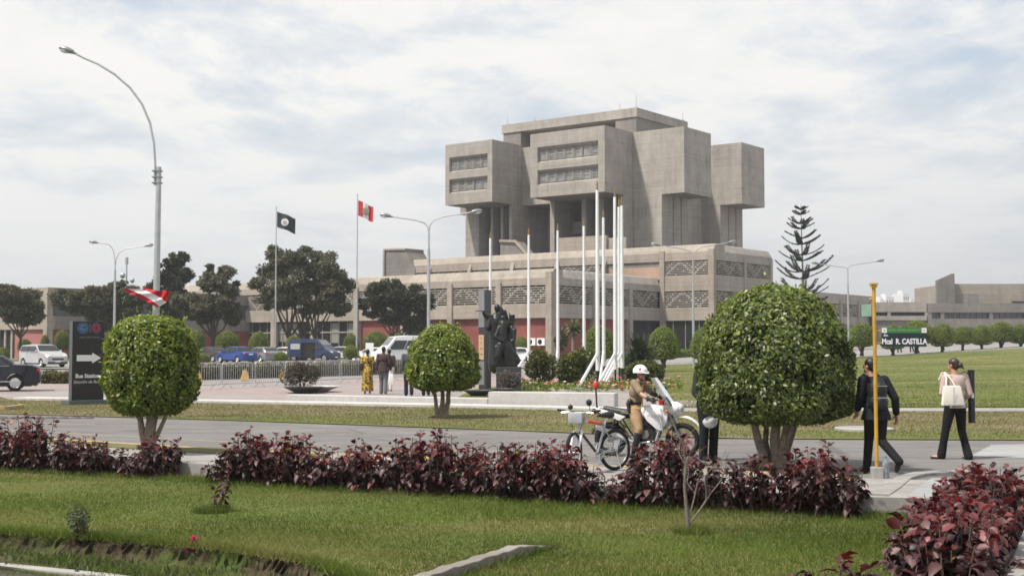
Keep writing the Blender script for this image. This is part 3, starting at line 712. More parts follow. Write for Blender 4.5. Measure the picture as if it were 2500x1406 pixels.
part('window_mullions', m, M_CONC, lw)
m = MB(); m.box(1.0, 43, 0.3, 0.39, 5.3, 7.3); part('upper_glazing', m, M_GLASSG, lw)
for x, y, h in [(14, 4, 4.6), (30, 4, 4.4)]:
    t = MB(); t.tube([(x, y, 8.2), (x, y, 8.7+h)], 0.10, 6); t.obox((x, y, 8.7+h*0.9), (0.3, 0.3, 0.9)); part('roof_mast', t, M_GALV, lw)
t = MB(); t.ell((13.4, 4, 10.9), (0.35, 0.35, 0.4)); t.ell((14.9, 4, 10.3), (0.3, 0.3, 0.35)); part('antenna_drum', t, M_GALV, lw)

# --- right connecting wing
rw = thing('right_wing_building', 'long two storey concrete wing with screens right of the pine', 'building', B0, BROT)
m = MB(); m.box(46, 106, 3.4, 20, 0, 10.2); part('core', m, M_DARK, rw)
m = MB(); m.box(46, 106, 2.7, 4.0, 8.9, 10.6); m.box(46, 106, 2.7, 4.0, 5.3, 6.7); part('parapet_band', m, M_CONC, rw)
m = MB(); m.box(46, 106, 3.0, 3.3, 0, 5.3); part('lower_wall', m, M_CONC_D, rw)
for x in np.arange(50, 106, 8.0):
    m = MB(); m.box(x-0.35, x+0.35, 2.5, 3.2, 0, 9.6); part('pier', m, M_CONC, rw)
for i, x in enumerate(np.arange(50.5, 100, 8.0)): screen(7.0, 2.2, (x, 2.85, 6.7), 0, i, rw)
# --- low long building behind the right lawn
rb = thing('far_right_building', 'long low grey building with strip windows behind the right row of trees', 'building', (0, 0, 0), 0)
Yr = 228.0
x0, x1 = xof(2128, Yr), xof(2272, Yr)
m = MB(); m.box(x0, x1, Yr, Yr+30, 0, zof(744, Yr)); part('core', m, M_DARK, rb)
def frz(a, b, p0, p1, mat, name, y=Yr, thick=0.5, proud=0.0):
    mm = MB(); mm.box(xof(a, y), xof(b, y), y-proud, y+thick, zof(p1, y), zof(p0, y)); return part(name, mm, mat, rb)
frz(2128, 2262, 738, 762, M_CONC, 'parapet_band', Yr, 0.9, 0.5); frz(2128, 2262, 771, 782, M_CONC, 'spandrel', Yr, 0.9, 0.5)
for a in (2128, 2166, 2257): frz(a, a+8, 762, 771, M_CONC, 'pier', Yr, 0.5, 0.45)
frz(2128, 2262, 782, 850, M_CONC_D, 'lower_wall', Yr, 0.5, 0.2)
frz(2264, 2640, 741, 763, M_CONC_D, 'parapet_band', Yr, 1.2, 0.7); frz(2264, 2640, 778, 800, M_CONC_D, 'spandrel', Yr, 1.2, 0.7); frz(2264, 2640, 800, 850, M_CONC_D, 'lower_wall', Yr, 0.5, 0.2)
frz(2262, 2640, 745, 850, M_DARK, 'core', Yr+0.6, 25)
for a in (2264, 2295, 2414, 2500): frz(a, a+9, 763, 778, M_CONC_D, 'pier', Yr, 0.6, 0.6)
frz(2268, 2640, 763, 778, M_GLASSG, 'strip_window', Yr+0.1, 0.1)
for a in range(2275, 2600, 14): mm = MB(); mm.box(xof(a, Yr), xof(a+2.2, Yr), Yr-0.1, Yr+0.08, zof(778, Yr), zof(763, Yr)); part('window_mullion', mm, M_CONC_D, rb)
frz(2318, 2640, 693, 741, M_CONC_W, 'upper_block', Yr+8, 20)
frz(2364, 2392, 717, 741, M_CONC_D, 'roof_plant_room', Yr+6, 3)
frz(2472, 2640, 735, 739, M_GLASSD, 'slot_window', Yr+7.9, 0.3)
mm = MB(); Yf = Yr+7
mm.extr([(xof(2289, Yf), zof(745, Yf)), (xof(2289, Yf), zof(685, Yf)), (xof(2327, Yf), zof(668, Yf)), (xof(2333, Yf), zof(668, Yf)), (xof(2333, Yf), zof(745, Yf))], Yf, Yf+0.8, 'y'); part('tall_fin_wall', mm, M_CONC_D, rb)
# distant town and hill
M_FARW = plain('far_white_render', (0.62, 0.62, 0.63), 0.9, 0, 0.08, 0.05)
far_specs = [(2150, 2166, 731, 'low pale'), (2164, 2185, 724, 'white flat roofed'), (2186, 2204, 729, 'white stepped'), (2206, 2222, 716, 'tall white'), (2224, 2240, 730, 'small white')]
for a, b, p, w in far_specs:
    Yd = 620 + (a % 7)*12
    t = thing('distant_house', w + ' house far off on the skyline right of the pole', 'house', (xof((a+b)/2, Yd), Yd, 0), 0.15)
    wd = xof(b, Yd)-xof(a, Yd); h = zof(p, Yd)
    m = MB(); m.box(-wd/2, wd/2, 0, 12, 0, h); m.build('wall', M_FARW, t)
    m = MB(); m.box(-wd/4, wd/6, 3, 8, h, h+1.6); m.build('roof', M_FARW, t)
    m = MB()
    for k in range(3): m.box(-wd/2+wd*(k+0.3)/3, -wd/2+wd*(k+0.6)/3, -0.06, 0.02, h-3.2, h-1.8)
    m.build('window', M_GLASSG, t)
# hill: a rounded ridge far away
vs = []; fs = []; NX, NY = 60, 10; xh0, xh1 = xof(2140, 2200), xof(2520, 2200)
for j in range(NY+1):
    for i in range(NX+1):
        u, v = i/NX, j/NY
        prof_ = max(0, math.sin(math.pi*u))**0.6*(0.75+0.25*math.sin(u*9)+0.1*math.sin(u*23)); vs.append((xh0+(xh1-xh0)*u, 2200+600*(v-0.5), 92*prof_*math.sin(math.pi*v)**0.8 - 1))
for j in range(NY):
    for i in range(NX): k = j*(NX+1)+i; fs.append((k, k+1, k+NX+2, k+NX+1))
me = bpy.data.meshes.new('hill'); me.from_pydata(vs, [], fs); me.materials.append(ground_mat('hill_soil', [(0.3, (0.16, 0.15, 0.15)), (0.7, (0.22, 0.20, 0.19))], 0.01)); shade(me, 180); struct(link('hill', me))
# ================================================================== PLANTS
def fast_mesh(name, V, Fq, mats, mi=None, smooth=False):
    """V (n,3), Fq (m,k) all faces with k corners"""
    me = bpy.data.meshes.new(name); n, (m, k) = len(V), Fq.shape
    me.vertices.add(n); me.vertices.foreach_set('co', np.ascontiguousarray(V, np.float32).ravel())
    me.loops.add(m*k); me.loops.foreach_set('vertex_index', np.ascontiguousarray(Fq, np.int32).ravel())
    me.polygons.add(m); me.polygons.foreach_set('loop_start', np.arange(0, m*k, k, dtype=np.int32)); me.polygons.foreach_set('loop_total', np.full(m, k, np.int32))
    for x in mats: me.materials.append(x)
    if mi is not None: me.polygons.foreach_set('material_index', np.ascontiguousarray(mi, np.int32))
    me.update(calc_edges=True); me.validate()
    return me
def unit(a): return a/np.maximum(np.linalg.norm(a, axis=1, keepdims=True), 1e-9)
def leaves(P, D, Nn, L, W, fold=0.25, droop=0.0):
    """kite shaped leaves folded along the midrib: P base points, D directions, Nn upper side"""
    D = unit(D); S = unit(np.cross(D, Nn)); U = np.cross(S, D)
    L = L[:, None]; W = W[:, None]
    mid = P + D*L*0.42
    a = P; b = mid + S*W*0.5 + U*L*fold*0.3; c = P + D*L - U*L*droop - np.array([[0,0,1]])*L*droop*0.5; d = mid - S*W*0.5 + U*L*fold*0.3
    V = np.stack([a, b, c, d], 1).reshape(-1, 3); n = len(P)
    Fq = np.arange(4*n).reshape(n, 4); return V, Fq
G_LEAF = leaf_mat('ficus_leaf', [(0.0, (0.048, 0.078, 0.012)), (0.40, (0.105, 0.158, 0.022)), (0.75, (0.180, 0.230, 0.034)), (1.0, (0.31, 0.31, 0.055))], 0.42, 0.28, None, 0.5, 2.2)
G_LEAFD = leaf_mat('ficus_leaf_dull', [(0.0, (0.040, 0.054, 0.014)), (0.45, (0.078, 0.110, 0.025)), (0.80, (0.130, 0.168, 0.036)), (1.0, (0.25, 0.265, 0.08))], 0.40, 0.25, None, 0.55, 1.6)
G_YOUNG = leaf_mat('young_ficus_leaf', [(0.0, (0.12, 0.18, 0.03)), (0.6, (0.20, 0.25, 0.045)), (1.0, (0.29, 0.31, 0.06))], 0.42, 0.35, None, 0.5)
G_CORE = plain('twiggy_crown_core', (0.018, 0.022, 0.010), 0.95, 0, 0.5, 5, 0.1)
G_FAR = leaf_mat('clipped_leaf', [(0.0, (0.080, 0.118, 0.018)), (0.5, (0.145, 0.195, 0.032)), (1.0, (0.23, 0.27, 0.055))], 0.6, 0.25, None, 0.3, 0.8)
G_TREE = leaf_mat('dusty_tree_leaf', [(0.0, (0.062, 0.066, 0.048)), (0.5, (0.108, 0.112, 0.078)), (1.0, (0.18, 0.18, 0.125))], 0.7, 0.2, (1.2, 1.25, 0.9), 0.25, 0.25)
G_TREEB = leaf_mat('dark_tree_leaf', [(0.0, (0.032, 0.040, 0.030)), (0.5, (0.055, 0.066, 0.048)), (1.0, (0.090, 0.102, 0.072))], 0.7, 0.2, (1.2, 1.25, 0.9), 0.25, 0.3)

def crown(name, parent, R, z0, z1, prof, n, size, mats, seed=0, young=0.12, bump=0.06, gaps=0.35, core=True, squash=(1, 1)):
    rg = np.random.default_rng(seed); H = z1 - z0
    tp = np.array([p[0] for p in prof]); rp = np.array([p[1] for p in prof])*R
    # sample by area
    tt = np.linspace(0, 1, 400); rr = np.interp(tt, tp, rp); w = np.maximum(rr, 0.04*R)*np.sqrt((np.gradient(rr, tt))**2 + H*H); w /= w.sum()
    nb = int(n*0.10)
    t = np.r_[rg.choice(tt, n, p=w) + rg.uniform(-.5, .5, n)/400]; t = np.clip(t, 0, 1)
    th = rg.uniform(0, 2*np.pi, n)
    # clumpy relief + thin spots
    def relief(th, t):
        s_ = seed*1.3
        return (np.sin(3*th+7*t+s_)*np.sin(9*t+2*th+s_) + 0.8*np.sin(7*th-11*t+2*s_)*np.sin(5*t+s_+3*th) + 0.7*np.sin(13*th+17*t+s_)*np.sin(19*t-4*th))
    rel = relief(th, t)
    keep = rg.uniform(0, 1, n) > gaps*(rel < -0.75); t, th, rel = t[keep], th[keep], rel[keep]; n = len(t)
    r = np.interp(t, tp, rp); depth = rg.power(3.0, n)          # 1 = at the skin
    rad = r*(1 + bump*0.5*rel)*(0.80 + 0.20*depth) + rg.normal(0, 0.012*R, n)
    slope = np.interp(t, tt, np.gradient(rr, tt))/H
    P = np.stack([rad*np.cos(th)*squash[0], rad*np.sin(th)*squash[1], z0 + t*H + bump*0.25*R*rel*np.clip(-slope, 0, 1.5)*0.3 - (1-depth)*0.12*H*(slope < -0.6)], 1)
    # underside
    tb = rg.uniform(0, 1, nb)**0.5; thb = rg.uniform(0, 2*np.pi, nb)
    Pb = np.stack([tb*rp[0]*np.cos(thb), tb*rp[0]*np.sin(thb), z0 + rg.uniform(-0.02, 0.06, nb)*H], 1)
    No = unit(np.stack([np.cos(th), np.sin(th), -slope], 1)); Nb = np.tile([[0, 0, -1.0]], (nb, 1)) + np.stack([np.cos(thb), np.sin(thb), 0*thb], 1)*0.5
    P = np.r_[P, Pb]; No = np.r_[No, Nb]; N_ = len(P); dep = np.r_[depth, np.ones(nb)*0.6]; tall = np.r_[t, np.zeros(nb)]
    tang = unit(np.cross(No, rg.normal(0, 1, (N_, 3))))
    D = No*rg.uniform(0.1, 0.8, (N_, 1)) + tang*0.9 + np.array([[0, 0, -0.45]])
    Nn = No + rg.normal(0, 0.45, (N_, 3))
    L = size*rg.uniform(0.65, 1.25, N_); W = L*rg.uniform(0.42, 0.58, N_)
    V, Fq = leaves(P, D, Nn, L, W)
    mi = np.zeros(N_, int); yv = rg.uniform(0, 1, N_) < young*(0.35 + 2.2*tall**2)*(dep > 0.8); mi[yv] = 1
    # shoots that escaped the shears
    ns = max(int(n*0.005), 3); pk = rg.integers(0, n, ns); sv = []; 
    P2 = []; D2 = []; N2 = []
    for i in pk:
        if t[i] < 0.35 and rg.uniform() < 0.6: continue
        d = No[i]*0.7 + np.array([0, 0, 0.7]); 
        for q in range(int(rg.integers(2, 5))): P2.append(P[i] + d*size*0.55*q); D2.append(d + rg.normal(0, 0.7, 3)); N2.append(rg.normal(0, 1, 3))
    if P2:
        P2, D2, N2 = map(np.array, (P2, D2, N2)); V2, F2 = leaves(P2, D2, N2, np.full(len(P2), size*0.9), np.full(len(P2), size*0.45))
        Fq = np.r_[Fq, F2 + len(V)]; V = np.r_[V, V2]; mi = np.r_[mi, np.ones(len(P2), int)]
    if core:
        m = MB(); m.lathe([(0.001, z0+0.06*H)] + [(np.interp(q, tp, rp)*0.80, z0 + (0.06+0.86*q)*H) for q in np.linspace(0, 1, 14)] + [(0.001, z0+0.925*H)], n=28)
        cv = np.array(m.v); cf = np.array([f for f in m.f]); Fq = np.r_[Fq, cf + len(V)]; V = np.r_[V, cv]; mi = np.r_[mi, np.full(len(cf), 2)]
    me = fast_mesh(name, V, Fq, mats, mi); return link(name, me, parent)

def trunk(mb, base, stems, seed=0):
    """stems: (dx, dy at top, height, r0, r1, base offset x, y)"""
    rr = random.Random(seed)
    for (bx, by, tx, ty, h, r0, r1) in stems:
        pts = []; rs = []
        for k in range(6):
            q = k/5; w = 0.02*math.sin(k*2.1+bx*9+seed)
            pts.append((bx+(tx-bx)*q**1.3+w, by+(ty-by)*q**1.3+w*0.6, h*q-0.02)); rs.append(r0*(1-q)**1.5*0.35+r0*(1-q)+r1*q if k == 0 else r0*(1-q)+r1*q)
        mb.tube(pts, rs, 9)
M_TOPSET = [G_LEAF, G_YOUNG, G_CORE]
def topiary(name, label, px, base_py, zg, R, zc0, zc1, prof, n, size, stems, seed, mats=M_TOPSET, young=0.12, group=None, Y=None, gaps=0.5, bump=0.10):
    x, y = gp(px, base_py, zg) if Y is None else (xof(px, Y), Y)
    t = thing(name, label, 'tree', (x, y, zg), 0, group)
    mb = MB(); trunk(mb, None, stems, seed); mb.build('trunk', M_BARK, t, True)
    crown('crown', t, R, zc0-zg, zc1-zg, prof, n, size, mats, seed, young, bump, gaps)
    return t
P_RIGHT = [(0, .62), (.05, .9), (.12, .97), (.25, 1), (.4, .99), (.55, .95), (.7, .85), (.83, .70), (.93, .47), (.98, .22), (1, .03)]
P_LEFT = [(0, .60), (.06, .80), (.14, .90), (.30, 1), (.5, .99), (.7, .93), (.85, .82), (.94, .62), (.985, .35), (1, .05)]
P_MID = [(0, .60), (.05, .88), (.15, .99), (.25, 1), (.38, .98), (.52, .92), (.68, .80), (.82, .63), (.92, .43), (.98, .2), (1, .03)]
P_DOME = [(0, .55), (.06, .86), (.18, .98), (.35, 1), (.55, .95), (.72, .82), (.86, .60), (.95, .36), (1, .04)]
# three near ones
YT = 19.0; k_ = YT
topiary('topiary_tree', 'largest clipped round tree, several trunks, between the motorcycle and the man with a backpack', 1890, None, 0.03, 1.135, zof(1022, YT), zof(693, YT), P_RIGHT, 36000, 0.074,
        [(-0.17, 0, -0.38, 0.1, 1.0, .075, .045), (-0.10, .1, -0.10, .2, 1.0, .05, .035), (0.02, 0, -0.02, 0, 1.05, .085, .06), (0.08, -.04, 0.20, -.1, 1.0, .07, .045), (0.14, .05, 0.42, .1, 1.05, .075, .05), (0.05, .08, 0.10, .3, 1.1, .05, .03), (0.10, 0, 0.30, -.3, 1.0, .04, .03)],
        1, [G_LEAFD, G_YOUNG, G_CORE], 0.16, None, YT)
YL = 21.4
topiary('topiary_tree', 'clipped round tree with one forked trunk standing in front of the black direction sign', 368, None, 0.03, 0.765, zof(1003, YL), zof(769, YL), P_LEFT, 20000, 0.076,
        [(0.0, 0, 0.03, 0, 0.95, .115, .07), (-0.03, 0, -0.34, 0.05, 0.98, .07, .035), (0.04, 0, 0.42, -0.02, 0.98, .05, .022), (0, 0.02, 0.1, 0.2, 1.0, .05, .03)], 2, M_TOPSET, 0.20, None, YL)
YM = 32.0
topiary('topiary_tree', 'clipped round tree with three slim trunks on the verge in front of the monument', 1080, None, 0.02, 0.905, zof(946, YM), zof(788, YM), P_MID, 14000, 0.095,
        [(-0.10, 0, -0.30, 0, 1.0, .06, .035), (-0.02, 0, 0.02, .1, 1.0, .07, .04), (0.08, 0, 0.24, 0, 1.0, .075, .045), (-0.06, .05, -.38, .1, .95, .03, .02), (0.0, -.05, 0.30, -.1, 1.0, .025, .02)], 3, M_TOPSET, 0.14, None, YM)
# ---- clipped row trees: two prototypes, copied
def proto_tree(R, H, zc0, n, size, seed, prof=P_DOME):
    t = thing('clipped_tree', 'x', 'tree', (0, 0, 0), 0, None)
    mb = MB(); trunk(mb, None, [(0, 0, 0.02, 0, zc0+0.3, R*0.13, R*0.09), (0, 0, -R*0.35, 0.05, zc0+0.25, R*0.07, R*0.05), (0, 0, R*0.3, 0.05, zc0+0.25, R*0.06, R*0.05)], seed); mb.build('trunk', M_BARKD, t, True)
    crown('crown', t, R, zc0, H, prof, n, size, [G_FAR, G_YOUNG, G_CORE], seed, 0.05, 0.03, 0.1); return t
pa = proto_tree(1.0, 2.55, 0.75, 5200, 0.10, 11); pb = proto_tree(1.0, 2.6, 0.55, 5200, 0.10, 12, P_MID)
used = {'a': False, 'b': False}; ORD = ['first', 'second', 'third', 'fourth', 'fifth', 'sixth', 'seventh', 'eighth', 'ninth', 'tenth', 'eleventh', 'twelfth']
def place_clipped(px, top, base, half, label, group, kind='a', Y=None):
    """crown half width in px, top and base py; depth from the base unless given"""
    p = pa if kind == 'a' else pb
    if Y is None: Y = 110.0
    z0 = zof(base, Y); x = xof(px, Y); s = half*Y/F; h = (zof(top, Y)-z0)/2.57
    if not used[kind]: used[kind] = True; o = p; o.location = (x, Y, z0); o.scale = (s, s, h); o['label'] = label
    else: o = dup(p, (x, Y, z0), rnd.uniform(0, 6), label, (s, s, h))
    o['group'] = group; return o
g = 'clipped trees in the row on the right lawn'
for i, (px, top, base, half) in enumerate([(2104, 786, 868, 33), (2180, 792, 866, 29), (2238, 781, 861, 41), (2300, 788, 859, 28), (2350, 794, 857, 27), (2397, 792, 853, 26), (2444, 783, 852, 33), (2492, 790, 849, 27)]):
    Y = 112 + i*1.2
    place_clipped(px, top, base, half, 'small clipped dome tree on the right lawn, %s from the left in its row' % ORD[i], g, 'b' if i % 2 else 'a', Y)
g = 'clipped domes along the front of the building'
for (px, top, base, half, w) in [(152, 804, 872, 19, 'clipped dome tree half hidden by the black direction sign'), (262, 810, 872, 17, 'clipped dome tree just right of the black direction sign'), (480, 804, 872, 21, 'clipped dome tree behind the brown sedan'), (555, 806, 872, 29, 'wide clipped dome tree behind the blue sedan'), (632, 809, 874, 26, 'clipped dome tree behind the grey hatchback'),
        (718, 817, 874, 21, 'clipped dome tree behind the roof of the open van'), (857, 814, 872, 20, 'upper clipped dome tree just right of the open van'), (917, 806, 876, 31, 'clipped dome tree left of the white minibus'), (972, 812, 872, 16, 'clipped dome tree behind the white minibus'), (1273, 820, 874, 21, 'clipped dome tree right of the bronze figures')]:
    place_clipped(px, top, base, half, w, g, 'a' if half % 2 else 'b', 134.0)
g = 'clipped trees around the flagpoles'
for (px, top, base, half, Y, w) in [(1462, 794, 893, 42, 78, 'clipped tree behind the cluster of white flagpoles'), (1620, 796, 896, 39, 80, 'clipped tree on a thin trunk beside the spiky yucca'), (1718, 800, 894, 33, 84, 'clipped tree partly hidden behind the largest tree')]:
    place_clipped(px, top, base, half, w, g, 'b', Y)
g = 'low clipped balls in the car park hedge'
for (px, top, base, half, w) in [(857, 842, 886, 20, 'low clipped ball right of the open van'), (686, 858, 889, 18, 'low clipped ball at the rear of the open van'), (496, 862, 896, 18, 'low clipped ball in front of the brown sedan'), (8, 846, 900, 16, 'dark clipped bush at the left edge above the navy sedan'), (301, 857, 896, 12, 'low clipped ball beside the crown of the forked tree'), (110, 816, 868, 11, 'round grey bush by the pink wall at far left'), (60, 826, 868, 17, 'dark low bush under the tree at far left')]:
    place_clipped(px, top, base, half, w, g, 'a', 104.0 if base > 880 else 140.0)

# ---- loose trees in front of the building
def wild_tree(label, px, base_py, Y, clumps, leaf, n, seed, mat, trunks, zg=None):
    """clumps: (px, py, rx px, ry px) ellipses of foliage as seen, given real depth around the trunk"""
    rg = np.random.default_rng(seed); zg = zfun(xof(px, Y), Y) if zg is None else zg
    x0 = xof(px, Y); t = thing('broadleaf_tree', label, 'tree', (x0, Y, zg), 0, 'dusty trees in front of the building')
    s = Y/F; cs = []
    for (cx, cy, rx, ry) in clumps:
        c = at(cx, cy, Y); cs.append((c.x-x0, rg.uniform(-0.8, 0.8)*rx*s*0.6, c.z-zg, rx*s, ry*s))
    vol = np.array([c[3]*c[3]*c[4] for c in cs])**0.75; vol /= vol.sum(); V = []; Fs = []; off = 0
    for (cx, cy, cz, rx, rz), w in zip(cs, vol):
        m_ = int(n*w)
        # sub clumps: flat pads of leaves
        ns = max(int(11*rx), 14); sc = rg.normal(0, 1, (ns, 3)); sc = unit(sc)*rg.uniform(0.35, 1.12, (ns, 1))**0.7
        idx = rg.integers(0, ns, m_); q = rg.normal(0, 1, (m_, 3)); q = unit(q)*rg.uniform(0, 1, (m_, 1))**0.45
        pr = np.array([0.35, 0.35, 0.22])*rg.uniform(0.55, 1.35, (ns, 1))
        P = sc[idx] + q*pr[idx]
        P = P*np.array([rx, rx*0.9, rz]) + np.array([cx, cy, cz])
        D = q + rg.normal(0, 0.7, (m_, 3)); Nn = q + np.array([0, 0, 0.8]) + rg.normal(0, 0.5, (m_, 3))
        L = leaf*rg.uniform(0.6, 1.3, m_); v, f = leaves(P, D, Nn, L, L*0.55); V.append(v); Fs.append(f + off); off += len(v)
    me = fast_mesh('crown', np.concatenate(V), np.concatenate(Fs), [mat]); link('crown', me, t)
    mb = MB()
    for (bx, r0) in trunks:
        mb.tube([(bx*s, 0, -0.1), (bx*s*0.9, 0, 1.2), (bx*s*1.15, 0.1, 2.6)], [r0*1.25, r0, r0*0.8], 8)
        for (cx, cy, cz, rx, rz) in cs:
            if abs(cx-bx*s) < 3.2:
                a = Vector((bx*s*1.1, 0.05, 2.3)); e = Vector((cx, cy, cz)); mid = a.lerp(e, 0.5) + Vector((rg.uniform(-.2, .2), 0, -0.25))
                mb.tube([a, mid, e], [r0*0.6, r0*0.4, r0*0.15], 6)
                for q in range(4):
                    e2 = e + Vector((rg.uniform(-1, 1)*rx*0.8, rg.uniform(-1, 1)*rx*0.7, rg.uniform(-0.2, 0.7)*rz)); mb.tube([mid.lerp(e, 0.6), e2], [r0*0.2, 0.02], 5)
    mb.build('trunk', M_BARKD, t, True); return t
wild_tree('largest dusty tree with a double crown and several pale trunks behind the open van', 735, 885, 137, [(690, 640, 52, 40), (745, 640, 45, 40), (655, 690, 45, 34), (720, 700, 60, 42), (790, 670, 48, 46), (820, 700, 38, 42), (770, 730, 55, 34), (670, 730, 34, 26), (815, 745, 36, 22)], 0.32, 46000, 21, G_TREE, [(-28, 0.22), (0, 0.20), (30, 0.2), (12, 0.15)])
wild_tree('dark drooping tree before the red wall, left of the slim double lamp', 965, 885, 139, [(925, 715, 30, 26), (965, 715, 34, 30), (1000, 715, 30, 28), (1030, 745, 28, 30), (910, 750, 34, 26), (960, 760, 50, 34), (1010, 785, 36, 26)], 0.30, 27000, 22, G_TREEB, [(-5, 0.18), (14, 0.14)])
wild_tree('leaning dark tree with layered branches, between the pole flag and the largest dusty tree', 520, 885, 139, [(535, 665, 34, 22), (510, 690, 36, 20), (555, 700, 30, 30), (530, 735, 50, 34), (490, 760, 40, 26), (560, 770, 30, 24), (455, 740, 34, 30)], 0.31, 29000, 23, G_TREE, [(0, 0.26)])
wild_tree('tall open tree rising behind the big lamp post', 425, 885, 141, [(440, 632, 22, 14), (418, 648, 26, 14), (446, 668, 24, 18), (410, 680, 28, 20), (390, 700, 30, 26), (430, 720, 36, 34), (400, 760, 40, 34)], 0.30, 22000, 24, G_TREEB, [(0, 0.26)])
wild_tree('dusty tree behind the slim lamp and the black direction sign', 275, 885, 139, [(290, 710, 34, 22), (255, 730, 44, 30), (215, 740, 40, 30), (305, 750, 30, 34), (330, 740, 26, 30), (160, 735, 34, 26), (245, 775, 40, 26)], 0.31, 28000, 25, G_TREE, [(0, 0.2), (-40, 0.16)])
wild_tree('round dark tree at the far left edge of the photo', 45, 875, 130, [(15, 730, 40, 28), (55, 722, 34, 26), (80, 745, 24, 26), (30, 762, 48, 26), (70, 775, 28, 20), (-25, 740, 40, 34)], 0.31, 26000, 26, G_TREE, [(4, 0.16)])

# ---- Norfolk pine: whorls of up-curving plumes
Y = 150.0; xb, zb = xof(1961, Y), zfun(xof(1961, Y), Y)
np_ = thing('norfolk_pine', 'tall tiered pine with widely spaced whorls of dark branches behind the largest clipped tree', 'tree', (xb, Y, zb))
Hp = zof(497, Y) - zb; mb = MB(); mb.tube([(0, 0, -0.1), (0.1, 0, Hp*0.4), (-0.05, 0, Hp*0.75), (-0.1, 0, Hp)], [0.22, 0.14, 0.07, 0.015], 8); mb.build('trunk', M_BARK, np_, True)
rg = np.random.default_rng(5); V = []; Fs = []; off = 0; br = MB()
zs = Hp - 0.75; step = 0.55; tier = 0
while zs > 4.5:
    q = (Hp-zs)/Hp; Lb = min(0.40 + 6.4*q**0.92, 3.5)*rg.uniform(0.9, 1.06); nb = 5; a0 = rg.uniform(0, 6.28)
    for k in range(nb):
        a = a0 + 2*np.pi*k/nb + rg.normal(0, 0.13); l = Lb*rg.uniform(0.82, 1.1)
        u = np.linspace(0.03, 1, 60); sag = rg.uniform(-0.03, 0.06)
        c = np.stack([np.cos(a)*u*l, np.sin(a)*u*l, zs + l*(0.34*u**2 + 0.10*u - sag*np.sin(u*3.14)*2)], 1); c[:, 0] += -0.05
        br.tube(c[::12], [0.035, 0.03, 0.025, 0.02, 0.01][:len(c[::12])], 5)
        m_ = int(330*l/2) + 80; uu = rg.uniform(0.10, 1, m_); P = np.stack([np.interp(uu, u, c[:, i]) for i in range(3)], 1)
        side = np.array([-np.sin(a), np.cos(a), 0]); w = (0.13 + 0.18*np.sin(np.pi*np.clip(uu, 0, 1)**0.8))*min(l/2.4, 1)
        sg = rg.uniform(-1, 1, m_); P += side*(sg*w)[:, None]*0.6
        D = side*np.sign(sg)[:, None]*0.9 + np.array([np.cos(a), np.sin(a), 0.0])*0.5 + np.array([0, 0, 0.45]) + rg.normal(0, 0.2, (m_, 3)); Nn = np.tile([[0, 0, 1.0]], (m_, 1)) + rg.normal(0, 0.3, (m_, 3))
        L = rg.uniform(0.14, 0.30, m_); v, f = leaves(P, D, Nn, L, L*0.40, 0.5); V.append(v); Fs.append(f+off); off += len(v)
    zs -= step + 0.62*q + (0.5 if tier % 2 else 0.0); tier += 1
br.build('branches', M_BARKD, np_, True)
link('needles', fast_mesh('needles', np.concatenate(V), np.concatenate(Fs), [G_TREEB]), np_)

# ---- red-leaved hedge
RED_O = leaf_mat('dark_red_leaf', [(0.0, (0.014, 0.006, 0.008)), (0.45, (0.032, 0.012, 0.015)), (0.8, (0.062, 0.021, 0.026)), (1.0, (0.11, 0.055, 0.055))], 0.48, 0.12, (1.6, 0.7, 0.7), 0.4)
RED_Y = leaf_mat('young_red_leaf', [(0.0, (0.042, 0.007, 0.009)), (0.5, (0.086, 0.013, 0.016)), (0.85, (0.138, 0.026, 0.030)), (1.0, (0.23, 0.075, 0.070))], 0.48, 0.22, (1.8, 0.6, 0.6), 0.5)
RED_YEL = leaf_mat('yellowing_leaf', [(0.0, (0.16, 0.14, 0.03)), (1.0, (0.30, 0.24, 0.06))], 0.4, 0.2)
def big_leaves(P, D, Nn, L, W, rg):
    """broad pointed leaves: 6 points, folded at the midrib and curled down at the tip"""
    D = unit(D); S = unit(np.cross(D, Nn)); U = np.cross(S, D); L = L[:, None]; W = W[:, None]; cur = rg.uniform(0.05, 0.30, (len(P), 1)); fo = rg.uniform(0.10, 0.32, (len(P), 1))
    p0 = P; p1 = P + D*L*0.30 + S*W*0.48 + U*W*fo; p2 = P + D*L*0.65 + S*W*0.40 + U*(W*fo*0.8 - L*cur*0.3); p3 = P + D*L*0.97 - U*L*cur - np.array([[0, 0, 0.1]])*L
    p4 = P + D*L*0.65 - S*W*0.40 + U*(W*fo*0.8 - L*cur*0.3); p5 = P + D*L*0.30 - S*W*0.48 + U*W*fo; pm = P + D*L*0.48 - U*L*cur*0.12
    V = np.stack([p0, p1, p2, p3, p4, p5, pm], 1).reshape(-1, 3); b = np.arange(len(P))[:, None]*7
    T = np.array([[0, 1, 6], [1, 2, 6], [2, 3, 6], [3, 4, 6], [4, 5, 6], [5, 0, 6]])
    return V, (b[:, :, None] + T[None]).reshape(-1, 3)
